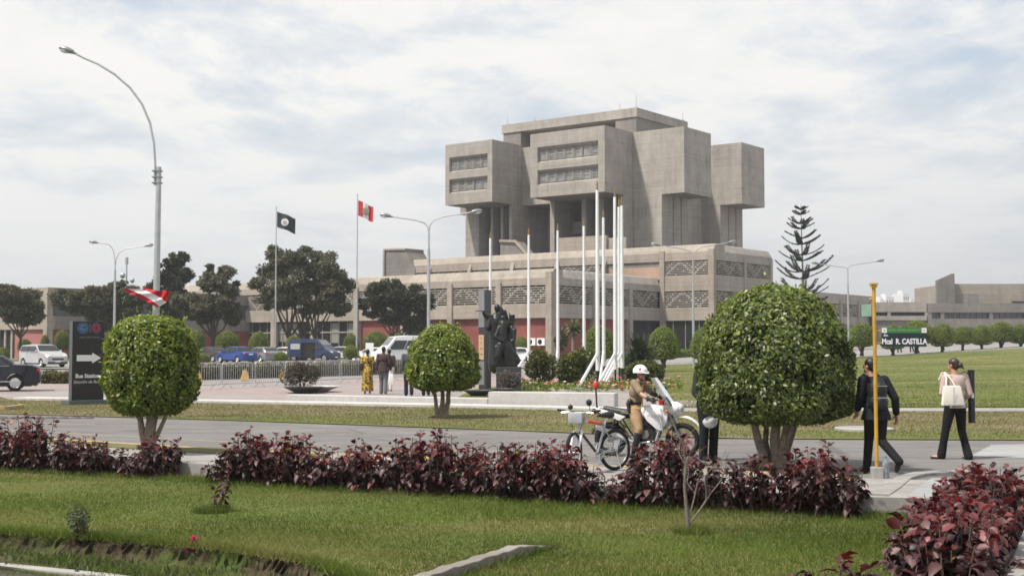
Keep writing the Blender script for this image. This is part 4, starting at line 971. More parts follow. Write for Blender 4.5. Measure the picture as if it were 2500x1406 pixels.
def red_hedge(label, spine, w, h, dens, leaf, seed, zg=ZL, name='red_hedge', group='red-leaved hedge along the pavement edge', bare=0.0, hvar=0.25):
    """bushy hedge along a polyline of shoots; each shoot carries whorls of leaves, young red ones at the tip"""
    rg = np.random.default_rng(seed); P0 = np.array(spine, float); seg = np.hypot(*np.diff(P0, axis=0).T); Ltot = seg.sum(); ns = max(int(dens*Ltot), 3)
    q = rg.uniform(0, Ltot, ns); s_ = np.r_[0, np.cumsum(seg)]; X = np.interp(q, s_, P0[:, 0]); Yy = np.interp(q, s_, P0[:, 1])
    c = np.array([P0[:, 0].mean(), P0[:, 1].mean()]); t = thing(name, label, 'hedge', (c[0], c[1], zg), 0, group)
    d = (P0[-1]-P0[0])/np.hypot(*(P0[-1]-P0[0])); nrm = np.array([-d[1], d[0]])
    hprof = 1 + hvar*(np.sin(q*2.9+seed)*0.5 + np.sin(q*7.1+2*seed)*0.35 + np.sin(q*1.1+seed*3)*0.4)
    edge = np.minimum(q, Ltot-q); hprof *= np.clip(0.62 + edge/0.5*0.38, 0.6, 1)
    st = MB(); VO = [[], [], []]
    for i in range(ns):
        oy = rg.uniform(-0.5, 0.5)*w; b = np.array([X[i]-c[0] + nrm[0]*oy*0.5, Yy[i]-c[1] + nrm[1]*oy*0.5, 0.0]); lean = np.array([nrm[0]*oy*0.9 + rg.normal(0, 0.06), nrm[1]*oy*0.9 + rg.normal(0, 0.06), 0])
        hh = h*hprof[i]*(rg.uniform(0.72, 1.04) if rg.uniform() < 0.72 else rg.uniform(0.35, 0.8))*(1 - 0.25*(abs(oy)/(0.5*w))**2); tip = b + lean + np.array([0, 0, hh])
        mid = b*0.5 + tip*0.5 + np.array([lean[0]*0.25, lean[1]*0.25, 0.0]); st.tube([tuple(b), tuple(mid), tuple(tip)], [0.011, 0.009, 0.004], 4, False)
        nl = int(6 + hh/leaf*3.0*(1-bare))
        for k in range(nl):
            f = rg.uniform(0.10 + bare*0.4, 1.0)**0.8; p = (b*(1-f)**2 + 2*mid*f*(1-f) + tip*f*f); a = rg.uniform(0, 6.28); up = 0.9*(f > 0.9) - 0.15 - 0.6*(1-f) + rg.normal(0, 0.25)
            dd = np.array([np.cos(a), np.sin(a), up]); L = leaf*rg.uniform(0.5, 1.3)*(0.75 if f > 0.93 else 1.0)
            mi = 1 if (f > 0.80 and hh > 0.62*h and rg.uniform() < 0.75) or rg.uniform() < 0.06 else 0
            if rg.uniform() < 0.006: mi = 2
            VO[mi].append((p + dd*0.02, dd, np.array([0, 0, 1.0]) + rg.normal(0, 0.35, 3), L))
    st.build('stems', M_STEM, t)
    V = []; Fs = []; mi = []; off = 0
    for m_, lst in enumerate(VO):
        if not lst: continue
        P, D, Nn = (np.array([l[j] for l in lst]) for j in range(3)); L = np.array([l[3] for l in lst]); v, f = big_leaves(P, D, Nn, L, L*rg.uniform(0.55, 0.75, len(L)), rg)
        V.append(v); Fs.append(f+off); off += len(v); mi += [m_]*len(f)
    me = fast_mesh('leaves', np.concatenate(V), np.concatenate(Fs), [RED_O, RED_Y, RED_YEL], mi); link('leaves', me, t); return t
def hl(px, off=0.36):
    """point on the planting line in front of the wall below image column px"""
    W_ = np.array(WALL); best = None
    for q in np.linspace(-12, 6.5, 400):
        y = np.interp(q, W_[:, 0], W_[:, 1]) - off
        e = abs((q/y)*F + CX - px)
        if best is None or e < best[0]: best = (e, q, y)
    return (best[1], best[2])
HG = [(-70, 148, 0.76, 'leftmost red-leaved hedge bush, cut by the left edge of the photo'), (166, 280, 0.80, 'full red-leaved hedge bush left of the gap below the forked tree'), (322, 410, 0.78, 'small separate red-leaved bush below the forked clipped tree'),
      (540, 925, 0.74, 'long red-leaved hedge piece right of the bare white wall, with the yellow-green shoot'), (940, 1440, 0.72, 'longest dense red-leaved hedge piece ending by the bicycle'), (1452, 1548, 0.50, 'low sparse red-leaved bush under the rear bicycle wheel'), (1540, 1775, 1.02, 'thin leggy red-leaved hedge piece behind the bare sapling'), (1785, 2095, 0.92, 'red-leaved hedge piece below the trunks of the largest clipped tree')]
for i, (a, b, h, l) in enumerate(HG):
    A, B = hl(a), hl(b); n = max(int((b-a)/60), 2)
    sp_ = [hl(a + (b-a)*k/n) for k in range(n+1)]
    red_hedge(l, sp_, 0.55 if h > 0.5 else 0.4, h*1.0, 62 if i not in (5, 6) else 44, 0.112, 40+i, ZL, bare=0.12 if i == 6 else 0.0)
red_hedge('broad red-leaved hedge running towards the camera beside the stone path at right', [(5.85, 15.3), (5.15, 14.0), (4.5, 12.6), (3.85, 11.2), (3.45, 10.1)], 0.64, 0.55, 88, 0.125, 61, -0.16, hvar=0.2)
red_hedge('tip of a red-leaved bush poking in at the bottom edge, left of the broad hedge', [(2.15, 10.15), (2.75, 9.9)], 0.5, 0.38, 24, 0.15, 62, -0.17)
red_hedge('tiny red seedling against the wall end, left of the broad hedge', [(4.62, 14.85), (4.8, 14.8)], 0.1, 0.28, 22, 0.09, 63, -0.17, name='red_seedling')
red_hedge('lone red-leaved plant on a mound in the front lawn with yellow lower leaves', [gp(515, 1250, ZL), gp(532, 1250, ZL)], 0.1, 0.74, 24, 0.10, 64, ZL, name='young_plant', group=None, bare=0.3)
# tuft of longer grass round the lone plant
# ---- bare sapling
x, y = gp(1682, 1300, ZL); sp = thing('bare_sapling', 'leafless grey sapling in the front lawn before the thin part of the hedge', 'tree', (x, y, ZL))
k = y/F; mb = MB(); rr = random.Random(9)
def twig(p, d, l, r, lev):
    e = p + d*l; m_ = p.lerp(e, 0.5) + Vector((rr.uniform(-1, 1), rr.uniform(-1, 1), 0))*l*0.05
    mb.tube([p, m_, e], [r, r*0.85, r*0.65], 6 if lev < 2 else 4)
    if lev < 4:
        for q in range(2 if lev else 3):
            nd = (d + Vector((rr.uniform(-0.75, 0.75), rr.uniform(-0.6, 0.6), rr.uniform(-0.1, 0.5)))).normalized(); twig(p.lerp(e, rr.uniform(0.55, 1)), nd, l*rr.uniform(0.55, 0.8), r*0.55, lev+1)
mb.tube([(0, 0, -.02), (-0.02, 0, 0.2), (-0.045, 0, 0.5), (-0.03, 0, 0.75)], [0.03, 0.022, 0.016, 0.012], 8)
twig(Vector((-0.045, 0, 0.5)), Vector((0.1, 0, 1)).normalized(), 0.28, 0.011, 1); twig(Vector((-0.03, 0, 0.75)), Vector((-0.1, 0, 1)).normalized(), 0.22, 0.010, 1)
twig(Vector((0.0, 0, 0.08)), Vector((0.55, 0, 0.8)).normalized(), 0.42, 0.014, 1); twig(Vector((0.0, 0, 0.15)), Vector((0.25, 0.1, 0.95)).normalized(), 0.45, 0.010, 1)
mb.build('trunk', plain('sapling_bark', (0.14, 0.115, 0.10), 0.9, 0, 0.35, 30), sp, True)
lv = MB()
# ---- shrubs in the flower bed
SHRUB = leaf_mat('variegated_shrub_leaf', [(0.0, (0.020, 0.030, 0.012)), (0.5, (0.048, 0.062, 0.018)), (0.85, (0.10, 0.12, 0.03)), (1.0, (0.22, 0.22, 0.06))], 0.5, 0.2, None, 0.4, 1.6)
def shrub(name, label, px, top, base, half, Y, n, leaf, mat, seed, cat='shrub', group=None, bumpy=5, zg=None, ymat=None):
    rg = np.random.default_rng(seed); zg = zof(base, Y) if zg is None else zg; x = xof(px, Y); h = zof(top, Y)-zg; R = half*Y/F
    t = thing(name, label, cat, (x, Y, zg), 0, group); V = []; Fs = []; off = 0; mi = []
    cl = [(rg.uniform(-0.6, 0.6)*R, rg.uniform(-0.5, 0.5)*R, h*rg.uniform(0.35, 0.72), R*rg.uniform(0.38, 0.6), h*rg.uniform(0.24, 0.34)) for _ in range(bumpy)] + [(0, 0, h*0.42, R*0.8, h*0.42)]
    for (cx, cy, cz, rx, rz) in cl:
        m_ = n//len(cl); q = unit(rg.normal(0, 1, (m_, 3))); rr_ = rg.uniform(0.75, 1.0, (m_, 1))*(1+0.12*np.sin(q[:, :1]*9+seed)*np.sin(q[:, 2:]*11)); P = q*rr_*np.array([rx, rx, rz]) + np.array([cx, cy, cz]); P[:, 2] = np.maximum(P[:, 2], 0.03)
        D = q*0.7 + rg.normal(0, 0.6, (m_, 3)); L = leaf*rg.uniform(0.6, 1.3, m_); v, f = leaves(P, D, q + rg.normal(0, 0.4, (m_, 3)), L, L*0.5); V.append(v); Fs.append(f+off); off += len(v)
        mi.append((rg.uniform(0, 1, m_) < (0.55*np.clip(q[:, 2], 0, 1))).astype(int))
    link('leaves', fast_mesh('leaves', np.concatenate(V), np.concatenate(Fs), [mat, ymat or mat], np.concatenate(mi)), t)
    mb = MB()
    for k in range(6): mb.tube([(rg.uniform(-.1, .1), rg.uniform(-.1, .1), -0.03), (rg.uniform(-.4, .4)*R, rg.uniform(-.4, .4)*R, h*0.6)], [0.03, 0.015], 5)
    mb.build('stems', M_STEM, t); return t
SHY = leaf_mat('yellow_green_shrub_leaf', [(0.0, (0.085, 0.10, 0.02)), (1.0, (0.21, 0.21, 0.05))], 0.5, 0.25)
shrub('shrub', 'dark green rounded shrub at the left end of the flower bed by the monument', 1325, 848, 938, 40, 56, 5200, 0.13, SHRUB, 71, group='shrubs in the flower bed', ymat=SHY)
shrub('shrub', 'yellow-green rounded shrub in the middle of the flower bed', 1388, 850, 936, 40, 53, 5200, 0.13, SHRUB, 72, group='shrubs in the flower bed', ymat=SHY)
shrub('shrub', 'dense yellow-tipped shrub behind the policeman and the yucca', 1578, 868, 940, 42, 56, 5200, 0.13, SHRUB, 73, group='shrubs in the flower bed', ymat=SHY)
shrub('shrub', 'fine leaved dark shrub behind the foot of the nearest flagpole', 1440, 846, 930, 36, 66, 4200, 0.16, G_LEAFD, 74, group='shrubs in the flower bed')
shrub('shrub', 'yellow flowering shrub right behind the flagpole cluster', 1530, 862, 930, 22, 62, 2400, 0.14, SHY, 75, group='shrubs in the flower bed')
shrub('potted_bush', 'dark rounded bush growing in the dark bowl on the plaza', 740, 882, 948, 46, 49, 4200, 0.075, leaf_mat('dry_dark_leaf', [(0.0, (0.026, 0.022, 0.016)), (0.6, (0.055, 0.045, 0.032)), (1.0, (0.10, 0.085, 0.05))], 0.7, 0.15), 76, 'bush')
shrub('dry_bush', 'dry greyish bush at the foot of the bronze figures', 1240, 892, 955, 34, 47, 1500, 0.08, leaf_mat('dry_grey_leaf', [(0.0, (0.05, 0.042, 0.042)), (1.0, (0.15, 0.125, 0.12))], 0.8, 0.15), 77, 'bush')
# yucca
Y = 60; x = xof(1562, Y); zg = zof(930, Y)
yu = thing('yucca', 'spiky dark yucca with sword leaves in the flower bed behind the policeman', 'plant', (x, Y, zg)); rg = np.random.default_rng(8); mb = MB(); P = []; D = []
for (cx, cy, cz, n_) in [(0, 0, 1.25, 260), (0.35, 0.1, 0.55, 160), (-0.2, -.2, 0.7, 120)]:
    q = unit(rg.normal(0, 1, (n_, 3)) + np.array([0, 0, 0.45])); P.append(np.tile([[cx, cy, cz]], (n_, 1)) + q*0.05); D.append(q); mb.tube([(cx*0.5, cy*0.5, -0.05), (cx, cy, cz)], [0.12, 0.08], 8)
P, D = np.concatenate(P), np.concatenate(D); L = rg.uniform(0.75, 1.25, len(P)); v, f = leaves(P, D, np.tile([[0, 0, 1.0]], (len(P), 1)) + rg.normal(0, .2, (len(P), 3)), L, L*0.075, 0.3)
link('leaves', fast_mesh('leaves', v, f, [leaf_mat('yucca_leaf', [(0.0, (0.018, 0.030, 0.018)), (1.0, (0.075, 0.10, 0.05))], 0.5, 0.15)]), yu); mb.build('trunk', M_BARKD, yu, True)
# small fan palm and thin bush against the red wall
Y = 92; fp = thing('fan_palm', 'small fan palm with one wind-swept head before the red wall', 'palm', (xof(1398, Y), Y, zfun(6, Y))); mb = MB(); mb.tube([(0, 0, 0), (0.03, 0, zof(810, Y))], [0.12, 0.09], 8); mb.build('trunk', M_BARK, fp, True)
q = unit(rg.normal(0, 1, (160, 3)) + np.array([0.45, 0, 0.3])); L = rg.uniform(0.5, 0.95, 160); v, f = leaves(np.tile([[0.03, 0, zof(808, Y)]], (160, 1)), q, rg.normal(0, 1, (160, 3)), L, L*0.22)
link('fronds', fast_mesh('fronds', v, f, [leaf_mat('palm_frond', [(0.0, (0.08, 0.085, 0.05)), (1.0, (0.19, 0.18, 0.10))], 0.6, 0.25)]), fp)
shrub('thin_bush', 'thin dusty bush at the foot of a flagpole before the red wall', 1370, 800, 858, 17, 88, 700, 0.22, G_TREE, 78, 'bush')
# flowers in the bed (ground cover: too many to count)
rg = np.random.default_rng(12); n = 2600
ang = rg.uniform(0, 1, n); px = rg.uniform(1275, 1665, n); py = rg.uniform(936, 956, n); pts = np.array([gp(a, b, 0.05) for a, b in zip(px, py)]); P = np.c_[pts, np.full(n, 0.05) + rg.uniform(0, 0.22, n)]
D = rg.normal(0, 1, (n, 3)) + np.array([0, 0, 0.6]); L = rg.uniform(0.08, 0.20, n); v, f = leaves(P, D, rg.normal(0, 1, (n, 3)), L, L*0.5); o = link('ground_cover_leaves', fast_mesh('ground_cover_leaves', v, f, [G_LEAF])); struct(o, 'stuff')
mb = MB(); fm = [plain('red_petal', (0.50, 0.05, 0.04), 0.6), plain('pink_petal', (0.60, 0.22, 0.28), 0.6), plain('white_petal', (0.65, 0.6, 0.6), 0.6)]
for i in rg.integers(0, n, 80): 
    for q in range(2): mb.ell(tuple(P[i] + np.array([rg.normal(0, .03), rg.normal(0, .03), 0.14])), (0.05, 0.05, 0.035), None, 6, 4, int(rg.choice([0, 0, 1, 1, 2])))
struct(mb.build('flowers', fm), 'stuff')
# low hedge of the car park behind the barriers, hedge by the navy sedan
def low_hedge(label, p0, p1, w, h, n, leaf, mats, seed, zg=0.02, frac=0.12):
    rg = np.random.default_rng(seed); p0, p1 = np.array(p0), np.array(p1); d = p1-p0; Lh = np.hypot(*d); d /= Lh; nr = np.array([-d[1], d[0]]); t = thing('clipped_hedge', label, 'hedge', (*p0, zg))
    u = rg.uniform(0, Lh, n); face = rg.integers(0, 3, n); a = np.where(face == 0, rg.uniform(-.5, .5, n)*w, np.where(face == 1, -w/2, w/2)); z = np.where(face == 0, h, rg.uniform(0.02, 1, n)*h) + 0.06*np.sin(u*1.9)*np.sin(u*5.3) + rg.normal(0, 0.03, n); a = a + rg.normal(0, 0.04, n)
    P = np.stack([d[0]*u+nr[0]*a, d[1]*u+nr[1]*a, z], 1); o_ = np.stack([nr[0]*np.sign(a)*(face > 0), nr[1]*np.sign(a)*(face > 0), (face == 0)*1.0], 1); D = o_*0.6 + rg.normal(0, 0.7, (n, 3)); L = leaf*rg.uniform(0.6, 1.3, n); v, f = leaves(P, D, o_ + rg.normal(0, .4, (n, 3)), L, L*0.55)
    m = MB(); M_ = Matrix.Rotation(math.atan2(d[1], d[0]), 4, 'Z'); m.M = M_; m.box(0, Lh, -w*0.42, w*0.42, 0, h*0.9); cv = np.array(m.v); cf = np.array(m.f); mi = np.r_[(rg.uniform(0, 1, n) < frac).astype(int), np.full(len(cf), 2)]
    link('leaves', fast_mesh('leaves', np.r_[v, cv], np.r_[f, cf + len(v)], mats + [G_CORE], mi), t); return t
HM = leaf_mat('olive_hedge_leaf', [(0.0, (0.045, 0.045, 0.016)), (0.6, (0.090, 0.088, 0.028)), (1.0, (0.15, 0.14, 0.05))], 0.6, 0.2)
low_hedge('long low olive hedge behind the steel crowd barriers', gp(455, 928, 0.02), gp(1010, 912, 0.02), 0.9, 0.72, 9000, 0.11, [HM, RED_Y], 81)
low_hedge('short low olive hedge between the navy sedan and the black direction sign', gp(106, 936, 0.02), gp(240, 936, 0.02), 0.8, 0.5, 3200, 0.10, [HM, HM], 82)
low_hedge('low hedge with a fence far behind the flagpoles near the building door', gp(1590, 876, 0.4), gp(1720, 872, 0.4), 0.8, 0.8, 2500, 0.22, [G_FAR, G_FAR], 83, 0.35)
# weeds and the pink flower in the sunken bed
rg = np.random.default_rng(31); n = 7000; t_ = rg.uniform(0, 1, n); dpp = pl(DROP, 200); ii = rg.integers(20, 200, n); P = np.c_[dpp[ii] - np.c_[rg.uniform(0.05, 0.35, n), rg.uniform(0.15, 1.0, n)], np.full(n, ZB)]
keep = (np.sin(P[:, 0]*4.3)*np.sin(P[:, 1]*6.1+1) + rg.normal(0, .4, n)) > -0.1; P = P[keep]; n = len(P); D = rg.normal(0, 0.45, (n, 3)) + np.array([0, 0, 1]); L = rg.uniform(0.03, 0.13, n); v, f = leaves(P, D, rg.normal(0, 1, (n, 3)), L, L*0.20)
struct(link('weeds', fast_mesh('weeds', v, f, [leaf_mat('weed_leaf', [(0.0, (0.04, 0.06, 0.02)), (1.0, (0.11, 0.14, 0.05))], 0.6, 0.25)])), 'stuff')
x, y = gp(468, 1372, ZB); pf = thing('pink_flower', 'single bright pink flower in the sunken bed at bottom left', 'flower', (x, y, ZB)); m = MB(); m.tube([(0, 0, 0), (0.01, 0, 0.16)], 0.005, 5); m.build('stem', M_STEM, pf)
q = unit(rg.normal(0, 1, (40, 3)) + np.array([0, -.3, .2])); c0 = np.where(np.arange(40)[:, None] < 20, np.array([[0.012, 0, 0.195]]), np.array([[-0.006, -0.01, 0.135]])); v, f = leaves(c0 + q*0.004, q, rg.normal(0, 1, (40, 3)), np.full(40, 0.085), np.full(40, 0.065)); link('petals', fast_mesh('petals', v, f, [plain('magenta_petal', (0.62, 0.02, 0.16), 0.5)]), pf)
shrub('small_weed_bush', 'wispy grey-green weed on the lip of the sunken bed at left', 200, 1232, 1300, 30, 13.4, 420, 0.045, leaf_mat('wispy_leaf', [(0.0, (0.05, 0.07, 0.035)), (1.0, (0.11, 0.13, 0.07))], 0.6, 0.25), 79, 'weed', zg=ZL)

# ---- grass blades of the front lawn
def blades(name, poly_pts, n, hmin, hmax, wd, mat, seed, zfn, lean=0.35, clump=None):
    rg = np.random.default_rng(seed); P = np.asarray(poly_pts(rg, n)); n = len(P); h = rg.uniform(hmin, hmax, n)
    if clump is not None: h = h*clump(P)
    a = rg.uniform(0, 6.28, n); w = wd*rg.uniform(0.7, 1.3, n); b = np.c_[P, zfn(P)]; sd_ = np.c_[np.cos(a), np.sin(a), 0*a]*w[:, None]*0.5; tip = b + np.c_[rg.normal(0, lean, n)*h, rg.normal(0, lean, n)*h, h]
    V = np.stack([b - sd_, b + sd_, tip], 1).reshape(-1, 3); o = link(name, fast_mesh(name, V, np.arange(3*n).reshape(n, 3), [mat])); struct(o, 'stuff'); return o
M_BLADE = leaf_mat('grass_blade', [(0.0, (0.058, 0.086, 0.014)), (0.4, (0.086, 0.142, 0.020)), (0.8, (0.130, 0.178, 0.034)), (1.0, (0.26, 0.22, 0.10))], 0.6, 0.3, (1.3, 1.4, 0.6), 0.25, 0.45, (0.42, (0.20, 0.185, 0.075)))
M_BLADEV = leaf_mat('verge_blade', [(0.0, (0.075, 0.10, 0.025)), (0.5, (0.15, 0.145, 0.06)), (1.0, (0.28, 0.22, 0.13))], 0.7, 0.25, (1.2, 1.2, 0.7), 0.2, 0.5)
WA, DA = np.array(WALL), np.array(DROP)
def lawn_pts(rg, n):
    y = rg.uniform(9.6, 22.5, n*2)**1.0; x = rg.uniform(-10.5, 5.2, n*2); keep = rg.uniform(0, 1, n*2) < np.clip((13.0/y)**1.6, 0, 1)
    ok = keep & (y < np.interp(x, WA[:, 0], WA[:, 1]) - 0.02) & (y > np.interp(x, DA[:, 0], DA[:, 1])*(x < -0.95) ) & (abs(x) < y*0.44 + 0.5) & (x < 3.3 + (y-9.6)*0.42)
    return np.c_[x, y][ok]
def lush(P): return 0.55 + 0.75*np.clip(0.5 + 0.5*np.sin(P[:, 0]*0.9+1.2)*np.sin(P[:, 1]*1.3) + 0.35*(P[:, 0] > -0.3), 0, 1.4)
zl = lambda P: np.full(len(P), ZL) + 0.006*(np.sin(P[:, 0]*1.7+P[:, 1]*0.9)+np.sin(P[:, 0]*0.6-P[:, 1]*2.1)+0.6*np.sin(P[:, 0]*3.9+P[:, 1]*3.1)) - 0.004
blades('grass', lawn_pts, 330000, 0.018, 0.05, 0.008, M_BLADE, 91, zl, 0.45, lush)
def lip_pts(rg, n):
    i = rg.integers(0, 200, n); return dpp[i] + np.c_[rg.normal(0, 0.05, n), rg.normal(-0.02, 0.07, n)]
blades('lip_grass', lip_pts, 26000, 0.04, 0.13, 0.008, M_BLADE, 92, lambda P: np.full(len(P), ZL-0.01), 0.7)
def bed_pts(rg, n):
    i = rg.integers(15, 200, n); return dpp[i] - np.c_[rg.uniform(0.02, 0.45, n), rg.uniform(0.10, 1.3, n)]
blades('bed_grass', bed_pts, 42000, 0.02, 0.10, 0.007, M_BLADE, 97, lambda P: np.full(len(P), ZB), 0.5, lambda P: 0.35 + 1.0*np.clip(np.sin(P[:, 0]*3.1)*np.sin(P[:, 1]*4.7+1)+0.3, 0, 1))
def kerb_pts(rg, n):
    kp = pl([(-0.97, 10.1), (0.39, 12.72), (0.46, 12.85)], 200); i = np.minimum((200*rg.power(1.6, n)).astype(int), 200); sd_ = np.where(rg.uniform(0, 1, n) < 0.5, 0.02, -0.14); return kp[i] + np.c_[sd_ + rg.normal(0, 0.035, n), rg.normal(0, 0.05, n)]
blades('kerb_grass', kerb_pts, 1500, 0.04, 0.12, 0.008, M_BLADE, 98, lambda P: np.full(len(P), ZL), 0.5)
def tuft_pts(rg, n):
    out = []
    for (px, py, r) in [(520, 1250, 0.24), (1690, 1300, 0.22)]:
        c = np.array(gp(px, py, ZL)); a = rg.uniform(0, 6.28, n//2); q = r*np.sqrt(rg.uniform(0, 1, n//2)); out.append(c + np.c_[np.cos(a)*q, np.sin(a)*q])
    return np.concatenate(out)
blades('tuft_grass', tuft_pts, 2600, 0.05, 0.11, 0.008, M_BLADE, 93, lambda P: np.full(len(P), ZL), 0.4)
def wallfoot_pts(rg, n):
    q = rg.uniform(-10, 5, n); return np.c_[q, np.interp(q, WA[:, 0], WA[:, 1]) - rg.uniform(0.02, 0.85, n)]
blades('wall_foot_grass', wallfoot_pts, 16000, 0.04, 0.10, 0.009, M_BLADE, 94, lambda P: np.full(len(P), ZL), 0.4)
vf, vn = np.array(VFAR), np.array(RFAR)
def verge_pts(rg, n):
    y = rg.uniform(24.6, 42, n); x = rg.uniform(-19, 17, n); ok = (y > np.interp(x, vn[:, 0], vn[:, 1])+0.13) & (y < np.interp(x, vf[:, 0], vf[:, 1])-0.02); return np.c_[x, y][ok]
blades('verge_blades', verge_pts, 150000, 0.02, 0.055, 0.014, M_BLADEV, 95, lambda P: np.full(len(P), 0.018), 0.5)
def rlawn_pts(rg, n):
    y = 36.9 + (110-36.9)*rg.uniform(0, 1, n)**2.2; x = rg.uniform(4.8, 50, n); ok = x < y*0.43 + 1; P = np.c_[x, y][ok]; return P
blades('right_lawn_blades', rlawn_pts, 120000, 0.03, 0.06, 0.024, M_BLADE, 96, lambda P: np.array([zfun(a, b)+0.018 for a, b in P]), 0.5)
# ================================================================== STREET FURNITURE, SIGNS, VEHICLES
def text(body, size, loc, parent, mat, name='lettering', rot=(math.pi/2, 0, 0), align='CENTER', extr=0.002, off=0.0, shear=0.0, sx=1.0):
    cu = bpy.data.curves.new(name, 'FONT'); cu.body = body; cu.size = size; cu.align_x = align; cu.align_y = 'CENTER'; cu.extrude = extr; cu.offset = off; cu.shear = shear
    tmp = bpy.data.objects.new(name, cu); COL.objects.link(tmp); dg = bpy.context.evaluated_depsgraph_get()
    me = bpy.data.meshes.new_from_object(tmp.evaluated_get(dg)); bpy.data.objects.remove(tmp); bpy.data.curves.remove(cu)
    me.materials.clear(); me.materials.append(mat); o = link(name, me, parent); o.location = loc; o.rotation_euler = rot; o.scale = (sx, 1, 1); return o
M_LAMPH = plain('lamp_head_grey', (0.22, 0.23, 0.24), 0.4, 0.4)
M_LENS = plain('lamp_lens', (0.55, 0.55, 0.52), 0.15, 0, 0.05)
def lamp_head(parent, p, d, s=1.0):
    d = Vector(d).normalized(); side = Vector((0, 1, 0)); up = d.cross(side)
    if up.z < 0: up = -up
    M_ = Matrix((d, side, up)).transposed().to_4x4(); M_.translation = Vector(p)
    mb = MB(); mb.M = M_; mb.tube([(-0.05*s, 0, 0), (0.10*s, 0, 0.0), (0.12*s, 0, 0.02*s), (0.35*s, 0, 0.03*s), (0.62*s, 0, 0.02*s), (0.72*s, 0, 0.0)], [0.05*s, 0.06*s, 0.09*s, 0.13*s, 0.11*s, 0.03*s], 12)
    h = mb.build('lamp_head', M_LAMPH, parent, True)
    lb = MB(); lb.M = M_; lb.ell((0.46*s, 0, -0.05*s), (0.22*s, 0.11*s, 0.09*s)); lb.build('lens', M_LENS, h, True)
# big single lamp
Y = 32.0; x0 = xof(377, Y, 1020); t = thing('street_lamp', 'tall street lamp with one long curved arm and a flag tied to its pole', 'street lamp', (x0, Y, 0.02))
def L_(px, py): v = at(px, py, Y); return (v.x-x0, 0, v.z-0.02)
mb = MB(); mb.tube([(0, 0, -0.1), L_(381, 760), L_(388, 408)], [0.105, 0.088, 0.066], 12); mb.build('pole', M_GALV, t, True)
arm_px = [(378, 452), (379, 400), (376, 350), (366, 300), (347, 255), (318, 215), (280, 182), (240, 157), (205, 142), (184, 131)]
mb = MB(); mb.tube([L_(*p) for p in arm_px], [0.030]*len(arm_px), 8); mb.build('arm', M_GALV, t, True)
for py in (418, 433, 447):
    mb = MB(); a = L_(384, py); mb.obox(a, (0.24, 0.16, 0.03)); mb.build('clamp', M_LAMPH, t)
lamp_head(t, L_(184, 131), (-1, 0, 0.34), 0.62)
# flag tied to it
E = [[(300, 707), (328, 721), (358, 737), (384, 750)], [(310, 705), (344, 718), (372, 734), (390, 748)], [(346, 706), (372, 716), (394, 728), (405, 738)], [(352, 703), (385, 710), (405, 709), (417, 712)]]
fl = thing('bunting_flag', 'red and white striped flag tied in a sag to the big lamp post', 'flag', at(385, 725, Y-0.2)); vs = []; fs = []; mi = []; NU, NV = 18, 12; o0 = at(385, 725, Y-0.2)
for j in range(NV+1):
    w = 3*j/NV; a = min(int(w), 2); q = w-a
    for i in range(NU+1):
        u = 3*i/NU; b = min(int(u), 2); r_ = u-b
        P_ = [Vector(E[a+k][b]).lerp(Vector(E[a+k][b+1]), r_) for k in (0, 1)]; p = P_[0].lerp(P_[1], q)
        v = at(p.x, p.y, Y-0.2 + 0.09*math.sin(w*2.2+u*1.7) + 0.05*math.sin(u*5)) - o0; vs.append(tuple(v))
for j in range(NV):
    for i in range(NU): k = j*(NU+1)+i; fs.append((k, k+1, k+NU+2, k+NU+1)); mi.append(1 if NV/3 <= j < 2*NV/3 else 0)
M_FRED = plain('red_cloth', (0.42, 0.018, 0.025), 0.8, 0, 0.12, 3); M_FWHITE = plain('white_cloth', (0.74, 0.74, 0.75), 0.8, 0, 0.05, 3)
me = bpy.data.meshes.new('cloth'); me.from_pydata(vs, [], fs); me.materials.append(M_FRED); me.materials.append(M_FWHITE); me.polygons.foreach_set('material_index', mi); shade(me, 180); link('cloth', me, fl)
# double lamps
def double_lamp(label, px, Y, junc, ltip, rtip, thick, zg=None):
    zg = zfun(xof(px, Y), Y) if zg is None else zg; x0 = xof(px, Y, junc); t = thing('double_street_lamp', label, 'street lamp', (x0, Y, zg), 0, 'double arm street lamps')
    def Q(a, b): v = at(a, b, Y); return Vector((v.x-x0, 0, v.z-zg))
    mb = MB(); mb.tube([(0, 0, -0.1), Q(px, thick)], [0.10, 0.075], 10); mb.tube([Q(px, thick), Q(px, junc)], [0.05, 0.045], 8); mb.build('pole', M_GALV, t, True)
    j = Q(px, junc)
    for tip in (ltip, rtip):
        e = Q(*tip); dx = e.x; b = Vector((dx*0.34, 0, e.z - (0.10*abs(dx))))
        pts = [j + Vector((0, 0, -0.15)), j, j.lerp(Vector((0, 0, b.z)), 0.45) + Vector((dx*0.03, 0, 0)), j.lerp(Vector((0, 0, b.z)), 0.78) + Vector((dx*0.12, 0, 0)), b, b.lerp(e, 0.5), e]
        m = MB(); m.tube(pts, 0.032, 8); m.build('arm', M_GALV, t, True); d = (e-b).normalized(); lamp_head(t, e - d*0.05, d, 0.9)
double_lamp('slim double arm lamp in front of the trees at left, beside the big single lamp', 281, 88, 655, (238, 593), (354, 601), 660)
double_lamp('double arm lamp rising before the left part of the tower', 1047, 66, 566, (955, 529), (1150, 519), 610)
double_lamp('faint double arm lamp in front of the three storey block', 1692, 88, 632, (1610, 599), (1778, 593), 690)
double_lamp('double arm lamp standing right of the pine', 2070, 107, 658, (1998, 644), (2142, 638), 694)
